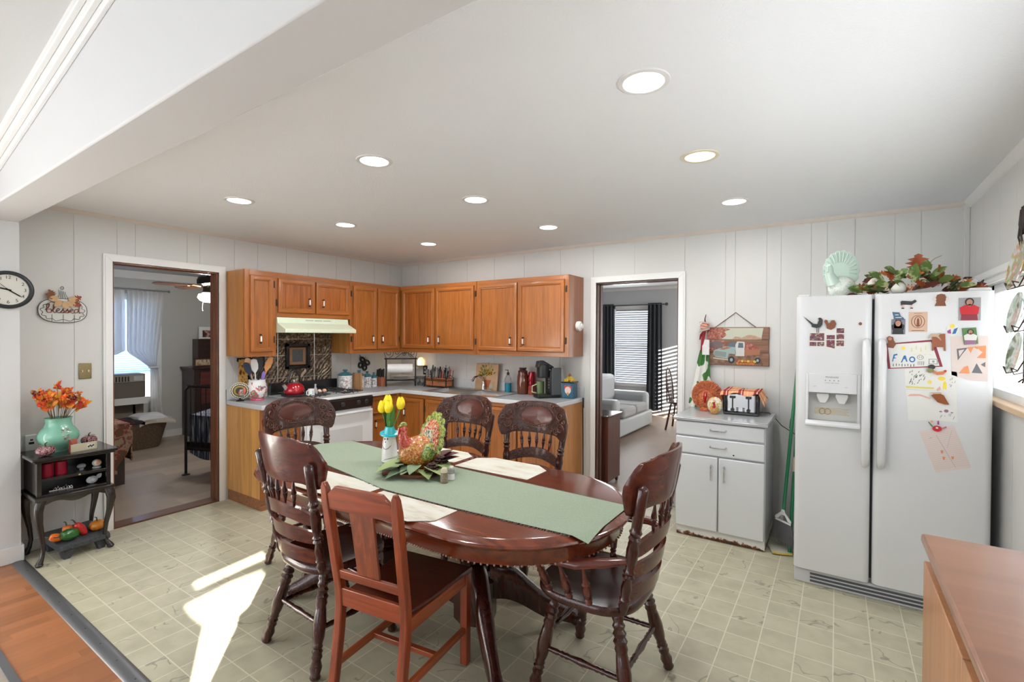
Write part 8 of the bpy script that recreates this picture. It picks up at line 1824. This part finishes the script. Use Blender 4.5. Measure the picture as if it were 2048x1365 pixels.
# sofa
r = thing('sofa', (1.5, 3.2, 0), 'light grey sofa in the living room beyond the right doorway', 'sofa')
sf = mat('light_grey_upholstery', (.40, .40, .39), .85); sf2 = mat('light_grey_leather', (.46, .49, .50), .5)
mb = MB(); mb.box(1.25, 2.07, 2.35, 3.95, .02, .27); mb.build('base', sf2, r, bev=.03)
for a_, b_ in ((2.62, 3.18), (3.19, 3.72)):
    mb = MB(); mb.box(1.32, 2.06, a_, b_, .27, .43); mb.build('seat_cushion', sf, r, bev=.05)
for a_, b_ in ((2.36, 2.60), (3.73, 3.96)):
    mb = MB(); mb.box(1.25, 2.02, a_, b_, .02, .58); mb.build('armrest', sf2, r, bev=.06)
mb = MB(); mb.box(1.05, 1.34, 2.36, 3.96, .02, .86); mb.build('back', sf2, r, bev=.09)
mb = MB(); mb.box(1.28, 1.48, 2.6, 3.72, .42, .88); mb.build('back_cushion', mat('pale_cushion', (.5, .51, .53), .8), r, bev=.07)
# dark rolling cabinet by the doorway
r = thing('rolling_cabinet', (2.55, .4, 0), 'dark brown cabinet on casters just inside the living room', 'cabinet')
rw = wood('dark_red_cabinet_wood', (.10, .03, .018), 'z', .4, .3)
mb = MB(); mb.box(2.30, 2.815, .17, .50, .05, .715); mb.build('body', rw, r, bev=.003); mb = MB(); mb.box(2.28, 2.835, .15, .52, .715, .735); mb.build('top', mat('dark_glossy_top', (.10, .075, .065), .15, coat=.5), r, bev=.004)
for x, y in ((2.34, .2), (2.79, .2), (2.34, .47), (2.79, .47)):
    mb = MB(); mb.turn((x-.01, y, .024), (x+.01, y, .024), [(0, .02), (.1, .023), (.9, .023), (1, .02)], 14); mb.box(x-.012, x+.012, y-.012, y+.012, .04, .055); mb.build('caster', black, r)
# windsor chair
r = thing('windsor_chair', (2.9, 2.6, 0), 'dark spindle back wooden chair half hidden by the right door frame', 'chair')
ww = wood('dark_windsor_wood', (.06, .02, .012), 'z', .3, .4); cx_, cy_ = 2.60, 3.80
mb = MB(); mb.prism(ell(.21, .21, 24, cx_, cy_), lambda u, v, d: (u, v, .43+.035*d), 1); mb.build('seat', ww, r, bev=.008)
for sx in (-1, 1):
    for sy in (-1, 1):
        mb = MB(); mb.tube([(cx_+sx*.13, cy_+sy*.13, .44), (cx_+sx*.2, cy_+sy*.2, 0)], [.015, .017], 8); mb.build('leg', ww, r)
hoop = [(cx_-.18-.05*math.sin(t), cy_-.19*math.cos(t), .46+.56*math.sin(t)**.7) for t in [PI*i/24 for i in range(25)]]
mb = MB(); mb.tube(hoop, .012, 8); mb.build('hoop', ww, r)
for k in range(1, 8): mb = MB(); h_ = hoop[3+int(18*k/8)]; mb.tube([(cx_-.17, cy_-.15+.3*k/8, .46), h_], .006, 6); mb.build('spindle', ww, r)
mb = MB(); mb.tube([(cx_-.165, cy_-.165, .22), (cx_-.165, cy_+.165, .22)], .008, 6); mb.tube([(cx_+.165, cy_-.165, .22), (cx_+.165, cy_+.165, .22)], .008, 6); mb.tube([(cx_-.165, cy_, .22), (cx_+.165, cy_, .22)], .008, 6); mb.build('stretcher', ww, r)
